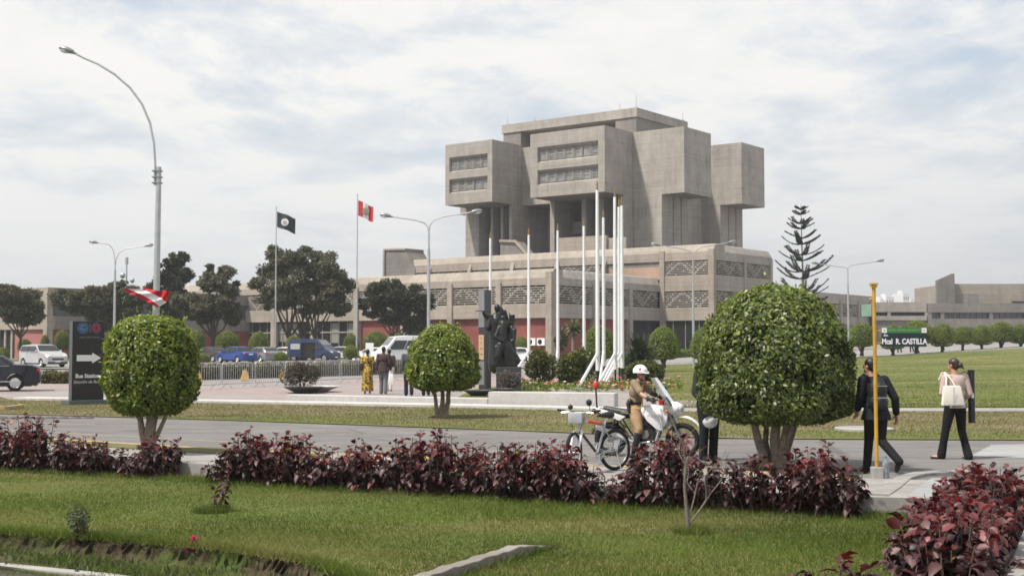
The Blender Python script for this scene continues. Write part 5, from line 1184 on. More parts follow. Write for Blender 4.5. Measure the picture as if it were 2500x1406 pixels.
# flagpoles with flags behind the trees
def flag_cloth(name, W, H, mats, bands, droop, parent, seed, emblem):
    NU, NV = 24, 12; vs = []; fs = []; mi = []
    for j in range(NV+1):
        for i in range(NU+1):
            u, v = i/NU, j/NV; vs.append((W*u*(0.95), 0.16*W*math.sin(u*7+v*1.3+seed)*u, -H*v - droop*u**1.1*H - 0.04*H*math.sin(u*8+seed)*u))
    for j in range(NV):
        for i in range(NU): k = j*(NU+1)+i; fs.append((k, k+1, k+NU+2, k+NU+1)); u = (i+.5)/NU; mi.append(next(m for lim, m in bands if u <= lim))
    me = bpy.data.meshes.new(name); me.from_pydata(vs, [], fs)
    for m in mats: me.materials.append(m)
    me.polygons.foreach_set('material_index', mi); shade(me, 180); o = link(name, me, parent)
    m = MB(); u = emblem; m.disc((W*u*0.95, 0.16*W*math.sin(u*7+0.65+seed)*u - 0.10, -H*0.5 - droop*u*H), H*0.24, (0.15, -1, 0), 20, 0); m.disc((W*u*0.95, 0.16*W*math.sin(u*7+0.65+seed)*u - 0.13, -H*0.53 - droop*u*H), H*0.13, (0.15, -1, 0), 16, 1); m.build('emblem', mats[-2:], o); return o
def hoist(label, flabel, px, top, Y, ftop, fw, fh, mats, bands, droop, em, seed):
    x = xof(px, Y, 600); zg = zfun(x, Y); t = thing('flagpole', label, 'flagpole', (x, Y, zg)); mb = MB(); mb.tube([(0, 0, -.1), (0, 0, zof(top, Y)-zg)], [0.085, 0.045], 8); mb.build('pole', M_GALV, t, True)
    f = thing('flag', flabel, 'flag', (x+0.08, Y, zof(ftop, Y))); flag_cloth('cloth', fw*Y/F, fh*Y/F, mats, bands, droop, f, seed, em)
M_FBLACK = plain('dark_green_cloth', (0.022, 0.030, 0.034), 0.8, 0, 0.15, 3)
hoist('thin flagpole behind the largest dusty tree', 'dark flag with a pale emblem flying above the largest dusty tree', 674, 504, 124, 517, 46, 38, [M_FBLACK, M_FWHITE, plain('gold_thread', (0.45, 0.38, 0.25), 0.7)], [(1.01, 0)], 0.42, 0.46, 0.5)
hoist('thin flagpole at the left end of the concrete podium', 'red white red flag with a round emblem flying over the podium', 872, 473, 118, 489, 39, 38, [M_FRED, M_FWHITE, plain('olive_thread', (0.28, 0.25, 0.2), 0.7), plain('brown_thread', (0.30, 0.20, 0.15), 0.7)], [(0.34, 0), (0.68, 1), (1.01, 0)], 0.45, 0.51, 2.0)
# nine white poles with pivoting feet
M_POLEW = plain('white_pole_paint', (0.70, 0.72, 0.74), 0.45, 0, 0.08, 1.0)
NINE = [(1197, 565, 76, 'white flagpole directly behind the tall monument slab'), (1291, 556, 73, 'white flagpole between the bronze figures and the white air conditioners'), (1362, 545, 70.8, 'white flagpole between the air conditioner pole and the cluster, third from the left'), (1426, 533, 68, 'white flagpole just left of the tallest-looking one'),
        (1459, 440, 52.2, 'tallest-looking white flagpole with its own slanting strut, left of the cluster'), (1474, 511, 63.6, 'white flagpole just right of the tallest-looking one'), (1502, 458, 55, 'white flagpole at the left of the tight cluster, with a slanting strut'), (1512, 484, 59.5, 'white flagpole squeezed in the middle of the tight cluster'), (1519, 480, 58, 'white flagpole at the right of the tight cluster')]
for i, (px, top, Y, lbl) in enumerate(NINE):
    x = xof(px, Y, 800); zg = 0.03; zt = zof(top, Y)-zg; t = thing('white_flagpole', lbl, 'flagpole', (x, Y, zg), 0, 'white flagpoles in an arc'); zbot = 0.75
    mb = MB(); mb.tube([(0, 0, zbot), (0, 0, zt*0.55), (0, 0, zt-0.42)], [0.088, 0.08, 0.062], 12); mb.build('pole', M_POLEW, t, True)
    mb = MB(); mb.tube([(0, 0, zt-0.42), (0, 0, zt-0.36), (0, 0, zt-0.30), (0, 0, zt-0.18), (0, 0, zt)], [0.03, 0.05, 0.035, 0.05, 0.005], 8); mb.build('finial', plain('bronze_finial', (0.24, 0.17, 0.08), 0.5, 0.5), t, True)
    sx = -0.9 if i not in (2, 3, 5) else -0.3
    mb = MB(); q = Vector((sx, -1.6, -zg+0.12)); a = Vector((-0.02, -0.06, 1.45)); mb.tube([q, a], 0.062, 4); mb.build('strut', M_POLEW, t)
    mb = MB(); mb.tube([(0, 0.03, -0.05), (0, 0.03, zbot+0.5)], 0.04, 8); mb.build('post', M_BLACKM, t, True)
    mb = MB(); mb.obox((sx, -1.6, 0.03), (0.62, 0.5, 0.17)); mb.build('base_block', M_KERB, t, False, 0.02)

# ---- black direction sign
Y = 39.2; SX = xof(211, Y, 960); sg = thing('direction_sign', 'tall black direction sign pillar with round emblems and a white arrow', 'sign', (SX, Y, 0.03), R_(38)); HS = 2.55
M_SIGNF = plain('black_sign_face', (0.010, 0.009, 0.011), 0.35, 0, 0.2, 1.0); M_SIGNS = plain('grey_sign_edge', (0.085, 0.10, 0.105), 0.45, 0.2)
mb = MB(); mb.box(-0.50, 0.50, -0.11, 0.16, 0.12, HS); mb.build('pillar', M_SIGNS, sg, False, 0.01)
mb = MB(); mb.box(-0.495, 0.495, -0.122, -0.112, 0.13, HS-0.005); mb.build('face_panel', M_SIGNF, sg)
mb = MB(); mb.box(-0.64, 0.66, -0.33, 0.36, -0.02, 0.12); mb.build('base_plate', M_SIGNS, sg, False, 0.01)
M_TXT = plain('white_lettering', (0.72, 0.72, 0.74), 0.5, 0, 0.02); M_TXTG = plain('grey_lettering', (0.45, 0.45, 0.47), 0.5, 0, 0.02); M_TXTD = plain('dim_lettering', (0.22, 0.22, 0.24), 0.5, 0, 0.02)
yf = -0.126
text('Bus Station', 0.165, (-0.02, yf, 0.86), sg, M_TXT, off=0.005); text('Estación de Buses', 0.125, (0.0, yf, 0.68), sg, M_TXTG, shear=0.25, off=0.002); text('LIMA COP20 CMP10', 0.07, (0.02, yf, 2.05), sg, M_TXTD)
mb = MB(); mb.extr([(-0.36, 1.32), (0.12, 1.32), (0.12, 1.25), (0.40, 1.415), (0.12, 1.58), (0.12, 1.51), (-0.36, 1.51)], yf-0.002, yf+0.003, 'y'); mb.build('arrow', M_TXT, sg)
M_EBL = plain('emblem_blue', (0.075, 0.17, 0.36), 0.5, 0, 0.05); M_ERD = plain('emblem_red', (0.30, 0.035, 0.055), 0.5, 0, 0.05); M_EVI = plain('emblem_violet', (0.10, 0.09, 0.20), 0.5, 0, 0.05)
mb = MB()   # globe of leaves in a wreath, blue
mb.disc((-0.18, yf, 2.34), 0.115, (0, -1, 0), 28)
for s_ in (-1, 1):
    for q in range(7):
        a = R_(-80 + q*25); mb.obox((-0.18 + s_*math.cos(a)*0.155, yf, 2.34+math.sin(a)*0.155), (0.03, 0.003, 0.065), Euler((0, s_*(a) , 0)))
e1 = mb.build('round_emblem', M_EBL, sg)
mb = MB(); mb.extr([(-0.20, 2.33), (-0.07, 2.35), (-0.11, 2.375), (-0.06, 2.40), (-0.16, 2.39)], yf-0.004, yf-0.001, 'y'); mb.torus((-0.20, yf-0.001, 2.32), 0.07, 0.006, 'y', 24, 4); mb.build('emblem_swirl', M_SIGNF, e1)
mb = MB()
for q in range(12):
    a = R_(q*30); mb.obox((0.235+math.cos(a)*0.085, yf, 2.34+math.sin(a)*0.085), (0.035, 0.003, 0.10), Euler((0, -a+math.pi/2, 0)))
e2 = mb.build('round_emblem', M_ERD, sg); mb = MB(); mb.torus((0.235, yf, 2.34), 0.145, 0.010, 'y', 32, 4); mb.build('emblem_ring', M_EVI, e2)
mb = MB(); mb.box(0.035, 0.048, yf-0.001, yf+0.002, 2.20, 2.48); mb.build('divider', M_TXTD, sg)

# ---- yellow pole with street name plates
Y = 17.4; XP = xof(2141, Y, 1150); ys = thing('street_name_pole', 'slim yellow pole carrying a dark green street name plate', 'sign post', (XP, Y, 0.03))
hp = zof(694, Y)-0.03
mb = MB(); mb.tube([(0, 0, 0), (-0.012, 0, hp)], 0.026, 12); mb.build('pole', M_YELLOW, ys, True)
mb = MB(); mb.obox((-0.012, 0, hp+0.005), (0.10, 0.10, 0.03)); mb.obox((-0.012, 0, hp-0.03), (0.08, 0.08, 0.03)); mb.build('cap', M_YELLOW, ys, False, 0.006)
mb = MB(); mb.box(-0.075, 0.07, -0.075, 0.075, -0.02, 0.155); mb.build('foot_block', M_KERB, ys, False, 0.012)
M_PLGR = plain('plate_green', (0.03, 0.17, 0.075), 0.4, 0, 0.05); M_PLDK = plain('plate_dark_green', (0.006, 0.020, 0.022), 0.35, 0, 0.05); M_PLYE = plain('plate_yellow_lettering', (0.32, 0.38, 0.06), 0.5, 0, 0.02)
def name_plate(parent, ox, oz, W, H, rz):
    p = MB(); p.box(0, W, -0.008, 0.008, 0, H*0.72); pl_ = p.build('name_plate', M_PLDK, parent); pl_.location = (ox, 0, oz); pl_.rotation_euler = (0, 0, rz)
    p = MB(); p.box(0, W, -0.009, 0.009, H*0.725, H); p.build('plate_header', M_PLGR, pl_)
    for a in (0.0, W-H*0.26): p = MB(); p.box(a, a+H*0.26, -0.0125, -0.0095, H*0.735, H-0.003); p.disc((a+H*0.13, -0.0135, H*0.86), H*0.07, (0, -1, 0), 12, 1); p.build('plate_emblem', [M_TXT, M_TXTG], pl_)
    text('CUARTEL GENERAL DEL EJERCITO', H*0.125, (W/2, -0.011, H*0.86), pl_, M_PLYE); text('Av.', H*0.20, (W*0.035, -0.010, H*0.60), pl_, M_TXT, align='LEFT', off=0.0006)
    text('Mcal  R. CASTILLA', H*0.40, (W*0.50, -0.010, H*0.26), pl_, M_TXT, off=0.003, sx=0.76); return pl_
ox = xof(2153, Y)-XP; W_ = xof(2262, Y)-xof(2153, Y); zb_ = zof(846, Y)-0.03; Hpl = zof(800, Y)-zof(846, Y)
name_plate(ys, ox, zb_, W_, Hpl, 0.0)
mb = MB(); mb.tube([(0.02, 0, zb_+Hpl*0.85), (ox+0.02, 0, zb_+Hpl*0.85)], 0.008, 6); mb.tube([(0.02, 0, zb_+Hpl*0.2), (ox+0.02, 0, zb_+Hpl*0.2)], 0.008, 6); mb.build('bracket', M_YELLOW, ys)
p = MB(); p.box(0, 0.26, -0.006, 0.006, 0, 0.17); q = p.build('side_plate', plain('pale_plate_back', (0.20, 0.30, 0.25), 0.5), ys); q.location = (-0.035, 0.03, zof(772, Y)-0.03); q.rotation_euler = (0, 0, R_(105))
mb = MB(); mb.tube([(0.0, 0, zof(728, Y)-0.03), (-0.07, 0.02, zof(730, Y)-0.03)], 0.012, 6); mb.build('bracket', M_YELLOW, ys)
bt = thing('water_bottle', 'clear plastic water bottle standing beside the foot of the yellow pole', 'bottle', (XP+0.115, Y-0.02, 0.03)); M_BOT = plain('clear_bottle', (0.55, 0.62, 0.66), 0.08, 0, 0.05); M_BOT.node_tree.nodes['Principled BSDF'].inputs['Transmission Weight'].default_value = 0.75
mb = MB(); mb.lathe([(0.001, 0.0), (0.045, 0.003), (0.047, 0.02), (0.044, 0.09), (0.047, 0.11), (0.047, 0.20), (0.040, 0.235), (0.016, 0.275), (0.015, 0.295)], n=20); mb.build('body', M_BOT, bt, True); mb = MB(); mb.lathe([(0.017, 0.28), (0.017, 0.305), (0.001, 0.306)], n=16); mb.build('cap', plain('blue_cap', (0.06, 0.2, 0.4), 0.4), bt, True)
# manhole disc on the verge
x, y = gp(2110, 1050, 0.02); mh = thing('manhole_cover', 'round raised concrete manhole on the dry verge behind the man with a backpack', 'manhole', (x, y, 0.02)); mb = MB(); mb.lathe([(0.62, -0.05), (0.62, 0.05), (0.58, 0.07)], n=36); mb.build('rim', M_KERB, mh, True); mb = MB(); mb.lathe([(0.58, 0.065), (0.4, 0.07), (0.001, 0.072)], n=36); mb.build('lid', M_PAVE, mh, True)
# crowd barriers
def barrier_proto():
    t = thing('crowd_barrier', 'galvanised steel crowd barrier in the row across the plaza', 'barrier', (0, 0, 0), 0, 'crowd barriers across the plaza'); W = 2.1
    mb = MB(); mb.tube([(0.03, 0, 0.18), (0.03, 0, 1.0), (0.10, 0, 1.07), (W-0.1, 0, 1.07), (W-0.03, 0, 1.0), (W-0.03, 0, 0.18), (0.03, 0, 0.18)], 0.021, 6); mb.build('frame', M_GALV, t, True)
    mb = MB()
    for k in range(1, 14): mb.tube([(k*W/14, 0, 0.18), (k*W/14, 0, 1.07)], 0.010, 5, False)
    mb.build('bars', M_GALV, t)
    for a in (0.35, W-0.35): mb = MB(); mb.tube([(a, -0.28, 0.01), (a, 0, 0.22), (a, 0.28, 0.01)], 0.018, 5); mb.build('foot', M_GALV, t)
    return t
bp = barrier_proto(); line = [gp(455, 952, 0.03), gp(1010, 926, 0.03), gp(1300, 914, 0.03)]; P_ = np.array(line); seg = np.hypot(*np.diff(P_, axis=0).T); tot = seg.sum(); s_ = np.r_[0, np.cumsum(seg)]; nb = int(tot/2.16)
for i in range(nb):
    a, b = i*2.16, i*2.16+2.1; x, y = np.interp(a, s_, P_[:, 0]), np.interp(a, s_, P_[:, 1]); x2, y2 = np.interp(b, s_, P_[:, 0]), np.interp(b, s_, P_[:, 1]); rz = math.atan2(y2-y, x2-x) + rnd.uniform(-.03, .03)
    if i == 0: bp.location = (x, y, 0.03); bp.rotation_euler = (0, 0, rz)
    else: dup(bp, (x, y, 0.03), rz)
# yellow concrete blocks
for px, py, s, l in [(598, 929, 1.0, 'yellow truncated block behind the crowd barriers, the one fully in view'), (690, 922, 0.85, 'smaller yellow block beside the potted bush, behind the barriers'), (484, 932, 0.9, 'yellow block half hidden by the forked clipped tree')]:
    x, y = gp(px, py, 0.03); t = thing('yellow_block', l, 'traffic block', (x, y, 0.03), 0.3, 'yellow traffic blocks'); mb = MB(); h = 0.52*s; mb.prism([(-.22*s, -.22*s), (.22*s, -.22*s), (.22*s, .22*s), (-.22*s, .22*s)], 0, h, top=[(-.10*s, -.10*s), (.10*s, -.10*s), (.10*s, .10*s), (-.10*s, .10*s)]); mb.build('body', plain('ochre_paint', (0.50, 0.30, 0.05), 0.7, 0, 0.15, 3), t, False, 0.02); mb = MB(); mb.torus((0, 0, h+0.02), 0.05, 0.012, 'y', 12, 5); mb.build('lifting_ring', M_GALV, t)
# bowls
def bowl(label, px, py, R, h, mat, zg=0.05):
    x, y = gp(px, py, zg); t = thing('planter_bowl', label, 'planter', (x, y, zg)); mb = MB(); mb.lathe([(R*0.45, -0.02), (R*0.5, 0.02), (R*0.85, h*0.7), (R, h), (R*0.93, h), (R*0.85, h*0.8), (0.001, h*0.78)], n=32); mb.build('bowl', mat, t, True); return t
bowl('dark shallow planter bowl under the dark bush on the plaza', 742, 958, 0.78, 0.22, plain('dark_bowl', (0.05, 0.055, 0.055), 0.6), 0.05); bowl('white round planter edge beside the dark bowl', 770, 956, 0.95, 0.22, M_WHITEKERB, 0.03)
bowl('dark low planter bowl left of the bronze figures', 1168, 966, 0.55, 0.20, plain('dark_bowl', (0.05, 0.055, 0.055), 0.6), 0.06); bowl('dark low planter bowl in front of the bronze figures', 1222, 962, 0.52, 0.20, plain('dark_bowl', (0.05, 0.055, 0.055), 0.6), 0.06)

# ---- cars
def car(name, label, loc, rz, kind='sedan', col=(0.1, 0.1, 0.1), L=4.5, W=1.76, H=1.45, metal=0.4, cat='car', group='parked cars', rim=M_CHROME, open_door=False):
    """x forward, y left; one lofted shell, glass set into it, wheels, lamps, plate, mirrors, handles"""
    t = thing(name, label, cat, loc, rz, group); paint = plain('car_paint_%d_%d_%d' % tuple(int(c*999) for c in col), col, 0.30, metal, 0.03, 1.0, 0.4, 0.3)
    hl = L/2; g = 0.20*H/1.45; wr = 0.33 if H < 1.8 else 0.36; fa, ra = hl-0.85, -hl+0.90
    if kind == 'sedan': roof = [(-hl+0.04, 0.92), (-hl+0.30, 1.02), (-hl+0.95, 1.05), (-0.95, H-0.06), (-0.2, H), (0.45, H-0.05), (1.20, 1.02), (hl-0.45, 0.84), (hl-0.08, 0.66)]; gl = [(-hl+1.10, 1.03), (-0.92, H-0.10), (0.40, H-0.09), (1.06, 1.02)]; belt = 0.98
    elif kind == 'hatch': roof = [(-hl+0.02, 0.90), (-hl+0.16, 1.05), (-hl+0.62, H-0.07), (-0.3, H), (0.45, H-0.06), (1.10, 1.02), (hl-0.40, 0.86), (hl-0.06, 0.66)]; gl = [(-hl+0.42, 1.03), (-hl+0.72, H-0.12), (0.40, H-0.11), (0.98, 1.02)]; belt = 0.98
    elif kind == 'suv': roof = [(-hl+0.02, 1.0), (-hl+0.12, 1.2), (-hl+0.42, H-0.08), (-0.4, H), (0.35, H-0.05), (0.98, 1.18), (hl-0.35, 1.02), (hl-0.04, 0.80)]; gl = [(-hl+0.30, 1.20), (-hl+0.52, H-0.14), (0.30, H-0.13), (0.86, 1.18)]; belt = 1.14
    else: roof = [(-hl+0.03, 1.1), (-hl+0.06, 1.7), (-hl+0.25, H-0.04), (0.0, H), (hl-1.75, H-0.10), (hl-1.05, 1.55), (hl-0.62, 1.15), (hl-0.15, 0.95), (hl-0.03, 0.7)]; gl = [(-hl+0.25, 1.25), (-hl+0.32, H-0.42), (hl-1.70, H-0.40), (hl-1.08, 1.25)]; belt = 1.2
    bot = [(hl-0.02, 0.40), (hl-0.10, g)]
    for a in (fa, ra):
        for q in range(0, 7): th = math.pi*q/6; bot.append((a + (wr+0.06)*math.cos(th), max(g, wr*0.95 + (wr+0.06)*math.sin(th))))
    bot += [(-hl+0.12, g), (-hl+0.01, 0.42)]; prof = roof + bot; n = len(prof); hw = W/2
    def wz(z, x): return hw*(1 - 0.20*max(0, (z-belt)/(H-belt))**1.1 - 0.05*max(0, (0.5-z)/0.5)) * (1 - 0.10*max(0, (abs(x)-hl+0.5)/0.5)**2)
    sts = [(-1.0, 0.0), (-0.93, 0.012), (-0.5, 0.03), (0, 0.04), (0.5, 0.03), (0.93, 0.012), (1.0, 0.0)]; vs = []; fs = []
    for (f, puff) in sts:
        for (x, z) in prof:
            edge = (abs(f) > 0.97); sh = 0.975 if edge else 1.0; vs.append((x*sh + puff*(1 if x > 0 else -1)*(z < belt and abs(x) > hl-0.3), f*wz(z, x), z if not edge or z < belt*0.75 else z-0.025))
    m_ = len(sts)
    for s in range(m_-1):
        for i in range(n): j = (i+1) % n; fs.append((s*n+i, s*n+j, (s+1)*n+j, (s+1)*n+i))
    fs.append(tuple(range(n-1, -1, -1))); fs.append(tuple((m_-1)*n+i for i in range(n)))
    mb = MB(); mb.add(vs, fs); body = mb.build('body', paint, t); me = body.data
    bm = bmesh.new(); bm.from_mesh(me); bmesh.ops.triangulate(bm, faces=[f for f in bm.faces if len(f.verts) > 4]); bm.to_mesh(me); bm.free(); shade(me, 32)
    # side glass with pillars
    for s in (-1, 1):
        segs = 2 if kind != 'van' else 3; x_lo0, x_hi0 = gl[0][0], gl[3][0]; x_lo1, x_hi1 = gl[1][0], gl[2][0]
        for k in range(segs):
            if open_door and s == -1 and k == 1: continue
            a, b = k/segs, (k+1)/segs; e = 0.05/(x_hi0-x_lo0)*1.1; a2, b2 = a+e, b-e; zl, zh = gl[0][1], gl[1][1]
            q = [(x_lo0+(x_hi0-x_lo0)*a2, zl), (x_lo0+(x_hi0-x_lo0)*b2, zl), (x_lo1+(x_hi1-x_lo1)*b2, zh), (x_lo1+(x_hi1-x_lo1)*a2, zh)]
            m = MB(); m.add([(x, s*(wz(z, x)*0.998+0.012), z) for x, z in q] + [(x, s*(wz(z, x)*0.998-0.02), z) for x, z in q], [(0, 1, 2, 3), (7, 6, 5, 4), (0, 4, 5, 1), (1, 5, 6, 2), (2, 6, 7, 3), (3, 7, 4, 0)]); m.build('side_window', M_GLASSD, t)
    if open_door:
        m = MB(); m.box(-0.75, 0.62, -hw*0.93, -hw*0.93-0.10, 0.42, H-0.38); m.build('door_opening', M_DARK, t)
        m = MB(); m.box(-2.2, -0.80, -hw-0.10, -hw-0.04, 0.45, H-0.40); sl = m.build('sliding_door', paint, t, False, 0.02); m = MB(); m.box(-2.05, -0.95, -hw-0.115, -hw-0.101, 1.2, H-0.5); m.build('door_window', plain('sunlit_window', (0.35, 0.38, 0.38), 0.2), sl)
    # windscreen and rear window
    def screen_(nm, p0, p1, off, inset=0.9):
        (xa, za), (xb, zb) = p0, p1; d = Vector((xb-xa, 0, zb-za)).normalized(); nn = Vector((-d.z, 0, d.x));
        if nn.z < 0: nn = -nn
        A = Vector((xa, 0, za)) + d*0.07 + nn*off; B = Vector((xb, 0, zb)) - d*0.07 + nn*off; wa, wb = wz(za, xa)*inset, wz(zb, xb)*inset
        m = MB(); f_ = [(A.x, -wa, A.z), (A.x, wa, A.z), (B.x, wb, B.z), (B.x, -wb, B.z)]; m.add(f_ + [(a-nn.x*0.03, b, c-nn.z*0.03) for a, b, c in f_], [(0, 1, 2, 3), (7, 6, 5, 4), (0, 4, 5, 1), (1, 5, 6, 2), (2, 6, 7, 3), (3, 7, 4, 0)]); m.build(nm, M_GLASSD if kind != 'van' else plain('van_windscreen', (0.10, 0.115, 0.12), 0.1), t)
    fi = {'sedan': (6, 5), 'hatch': (5, 4), 'suv': (5, 4), 'van': (5, 4)}[kind]; ri = {'sedan': (2, 3), 'hatch': (1, 2), 'suv': (1, 2), 'van': (1, 2)}[kind]
    screen_('windscreen', roof[fi[0]], roof[fi[1]], 0.03); screen_('rear_window', roof[ri[0]], roof[ri[1]], 0.03)
    for a in (fa, ra):
        for s in (-1, 1):
            y = s*(hw-0.12); w = MB(); w.lathe([(wr*0.62, -0.10), (wr*0.93, -0.10), (wr, -0.07), (wr, 0.07), (wr*0.93, 0.10), (wr*0.62, 0.10)], (a, y, wr), 'y', 24)
            wh = w.build('wheel', M_RUBBER, t, True); r_ = MB(); r_.lathe([(0.001, 0.085*s), (wr*0.15, 0.09*s), (wr*0.55, 0.07*s), (wr*0.63, 0.102*s), (wr*0.63, -0.09*s)], (a, y, wr), 'y', 20)
            for k in range(5): th = 2*math.pi*k/5; r_.obox((a+math.cos(th)*wr*0.36, y+s*0.088, wr+math.sin(th)*wr*0.36), (wr*0.45, 0.02, wr*0.13), Euler((0, -th, 0)))
            r_.build('rim', rim, wh, True)
    zt = {'sedan': 0.82, 'hatch': 0.86, 'suv': 1.02, 'van': 1.1}[kind]
    for s in (-1, 1):
        m = MB(); m.ell((-hl+0.08, s*hw*0.78, zt), (0.10, hw*0.15, 0.10 if kind != 'van' else 0.24), None, 12, 8); m.build('tail_light', plain('tail_lens', (0.42, 0.012, 0.018), 0.15), t, True)
        m = MB(); m.ell((hl-0.22, s*hw*0.70, zt*0.84), (0.24, hw*0.20, 0.09), Euler((0, 0.2, 0)), 12, 8); m.build('headlight', plain('head_lens', (0.60, 0.62, 0.64), 0.1, 0.2), t, True)
        m = MB(); m.ell((0.85 if kind != 'van' else hl-1.2, s*(hw+0.08), belt+0.06), (0.07, 0.10, 0.07), None, 10, 8); m.build('mirror', paint, t, True)
        for xh in ((0.1, -0.85) if kind != 'van' else (0.9,)): m = MB(); m.obox((xh, s*(hw*0.995+0.006), belt-0.10), (0.16, 0.03, 0.03)); m.build('door_handle', paint, t)
    m = MB(); m.obox((-hl+0.0, 0, zt-0.02), (0.03, 0.46, 0.13)); m.build('number_plate', M_TXT, t); m = MB(); m.obox((hl+0.0, 0, 0.42), (0.04, 0.46, 0.12)); m.build('number_plate', M_TXT, t)
    m = MB(); m.obox((hl-0.02, 0, 0.60), (0.08, hw*1.0, 0.13)); m.build('grille', M_BLACKM, t, False, 0.01)
    m = MB(); m.obox((hl-0.06, 0, 0.33), (0.16, W*0.86, 0.14)); m.build('bumper', M_BLACKM if kind in ('suv', 'hatch') else paint, t, False, 0.03); m = MB(); m.obox((-hl+0.06, 0, 0.40), (0.16, W*0.86, 0.18)); m.build('bumper', paint, t, False, 0.03)
    m = MB(); m.box(-hl+0.3, hl-0.3, -hw*0.8, hw*0.8, g-0.02, g+0.12); m.build('underbody', M_BLACKM, t)
    return t
def carpos(px, Y, zg=None): x = xof(px, Y, 870); return (x, Y, (zfun(x, Y)+0.035) if zg is None else zg)
navy = car('parked_car', 'dark navy sedan cut by the left edge, seen from its rear left quarter', (xof(-62, 50, 940), 50.0, 0.03), R_(199), 'sedan', (0.004, 0.006, 0.016), 4.85, 1.82, 1.46, 0.0)
m = MB(); m.box(-1.75, 1.6, 0.915, 0.925, 0.36, 0.40); m.box(-1.3, 0.95, 0.865, 0.885, 0.985, 1.005); m.build('chrome_trim', M_CHROME, navy)
car('parked_car', 'silver sport utility car with dark lower body at far left, front towards the camera', carpos(105, 95), R_(-42), 'suv', (0.50, 0.50, 0.51), 4.5, 1.8, 1.70, 0.5)
car('parked_car', 'brownish sedan behind the barriers, left of the blue one', carpos(515, 121), R_(140), 'sedan', (0.075, 0.048, 0.048), 4.7, 1.8, 1.45)
car('parked_car', 'bright blue sedan behind the crowd barriers', carpos(577, 115), R_(138), 'sedan', (0.018, 0.06, 0.26), 4.4, 1.72, 1.50)
car('parked_car', 'grey hatchback right of the blue sedan', carpos(640, 119), R_(132), 'hatch', (0.22, 0.23, 0.25), 3.8, 1.65, 1.45)
car('parked_van', 'dark blue passenger van with its sliding door open', carpos(766, 126), R_(-24), 'van', (0.018, 0.030, 0.075), 5.3, 1.88, 2.25, 0.0, 'van', None, open_door=True)
car('parked_minibus', 'white minibus behind the walking couple', carpos(985, 110), R_(-155), 'van', (0.72, 0.73, 0.74), 5.6, 2.0, 2.45, 0.0, 'minibus', None)
car('parked_car', 'white car half hidden behind the woman in the yellow dress', carpos(918, 113), R_(150), 'sedan', (0.70, 0.71, 0.72), 4.4, 1.72, 1.42, 0.0)
car('parked_car', 'silver car mostly hidden behind the front of the open van', carpos(835, 131), R_(150), 'sedan', (0.55, 0.56, 0.57), 4.4, 1.72, 1.48, 0.3)
car('parked_car', 'white car seen right of the bronze figures behind the barriers', carpos(1262, 115), R_(170), 'sedan', (0.70, 0.71, 0.72), 4.4, 1.72, 1.42, 0.0)
car('parked_car', 'white car peeking out behind the low clipped ball left of the open van', carpos(698, 133), R_(150), 'hatch', (0.66, 0.67, 0.68), 4.0, 1.7, 1.42, 0.0)
# small white sign by the couple
x, y = gp(902, 905, 0.03); t = thing('small_sign', 'small white square road sign left of the walking couple', 'sign', (x, y, 0.03)); mb = MB(); mb.tube([(0, 0, 0), (0, 0, 1.5)], 0.03, 6); mb.build('post', M_GALV, t); mb = MB(); mb.box(-0.28, 0.28, -0.03, -0.01, 1.3, 1.95); mb.build('panel', M_WHITEP, t)
# ================================================================== PEOPLE, MONUMENT, TWO-WHEELERS
def remesh(mb, voxel, name, mat, parent=None, smooth=3, fac=0.5):
    """fuse the overlapping pieces into one continuous surface"""
    me = mb.mesh('fuse_source', [mat]); bm = bmesh.new(); bm.from_mesh(me); bmesh.ops.recalc_face_normals(bm, faces=bm.faces); bm.to_mesh(me); bm.free()
    o = bpy.data.objects.new('fuse', me); COL.objects.link(o)
    md = o.modifiers.new('r', 'REMESH'); md.mode = 'VOXEL'; md.voxel_size = voxel
    if smooth: sm = o.modifiers.new('s', 'SMOOTH'); sm.iterations = smooth; sm.factor = fac
    dg = bpy.context.evaluated_depsgraph_get(); m2 = bpy.data.meshes.new_from_object(o.evaluated_get(dg)); m2.name = name
    bpy.data.objects.remove(o); bpy.data.meshes.remove(me)
    if not m2.materials: m2.materials.append(mat)
    shade(m2, 180); return link(name, m2, parent)
SKIN = plain('light_skin', (0.42, 0.23, 0.155), 0.5, 0, 0.06, 8); SKIND = plain('dark_skin', (0.075, 0.042, 0.03), 0.5, 0, 0.06, 8)
HAIRB = plain('black_hair', (0.010, 0.008, 0.007), 0.5, 0, 0.3, 40); HAIRN = plain('brown_hair', (0.030, 0.017, 0.012), 0.45, 0, 0.3, 40)
CL = lambda n, c, r=0.85: plain(n, c, r, 0, 0.12, 9, 0.2)
M_SUIT = CL('black_suit_cloth', (0.014, 0.015, 0.019)); M_BLKT = CL('black_trouser_cloth', (0.011, 0.011, 0.013)); M_SHOE = plain('black_shoe_leather', (0.012, 0.011, 0.010), 0.35)
def V3(*a): return Vector(a)
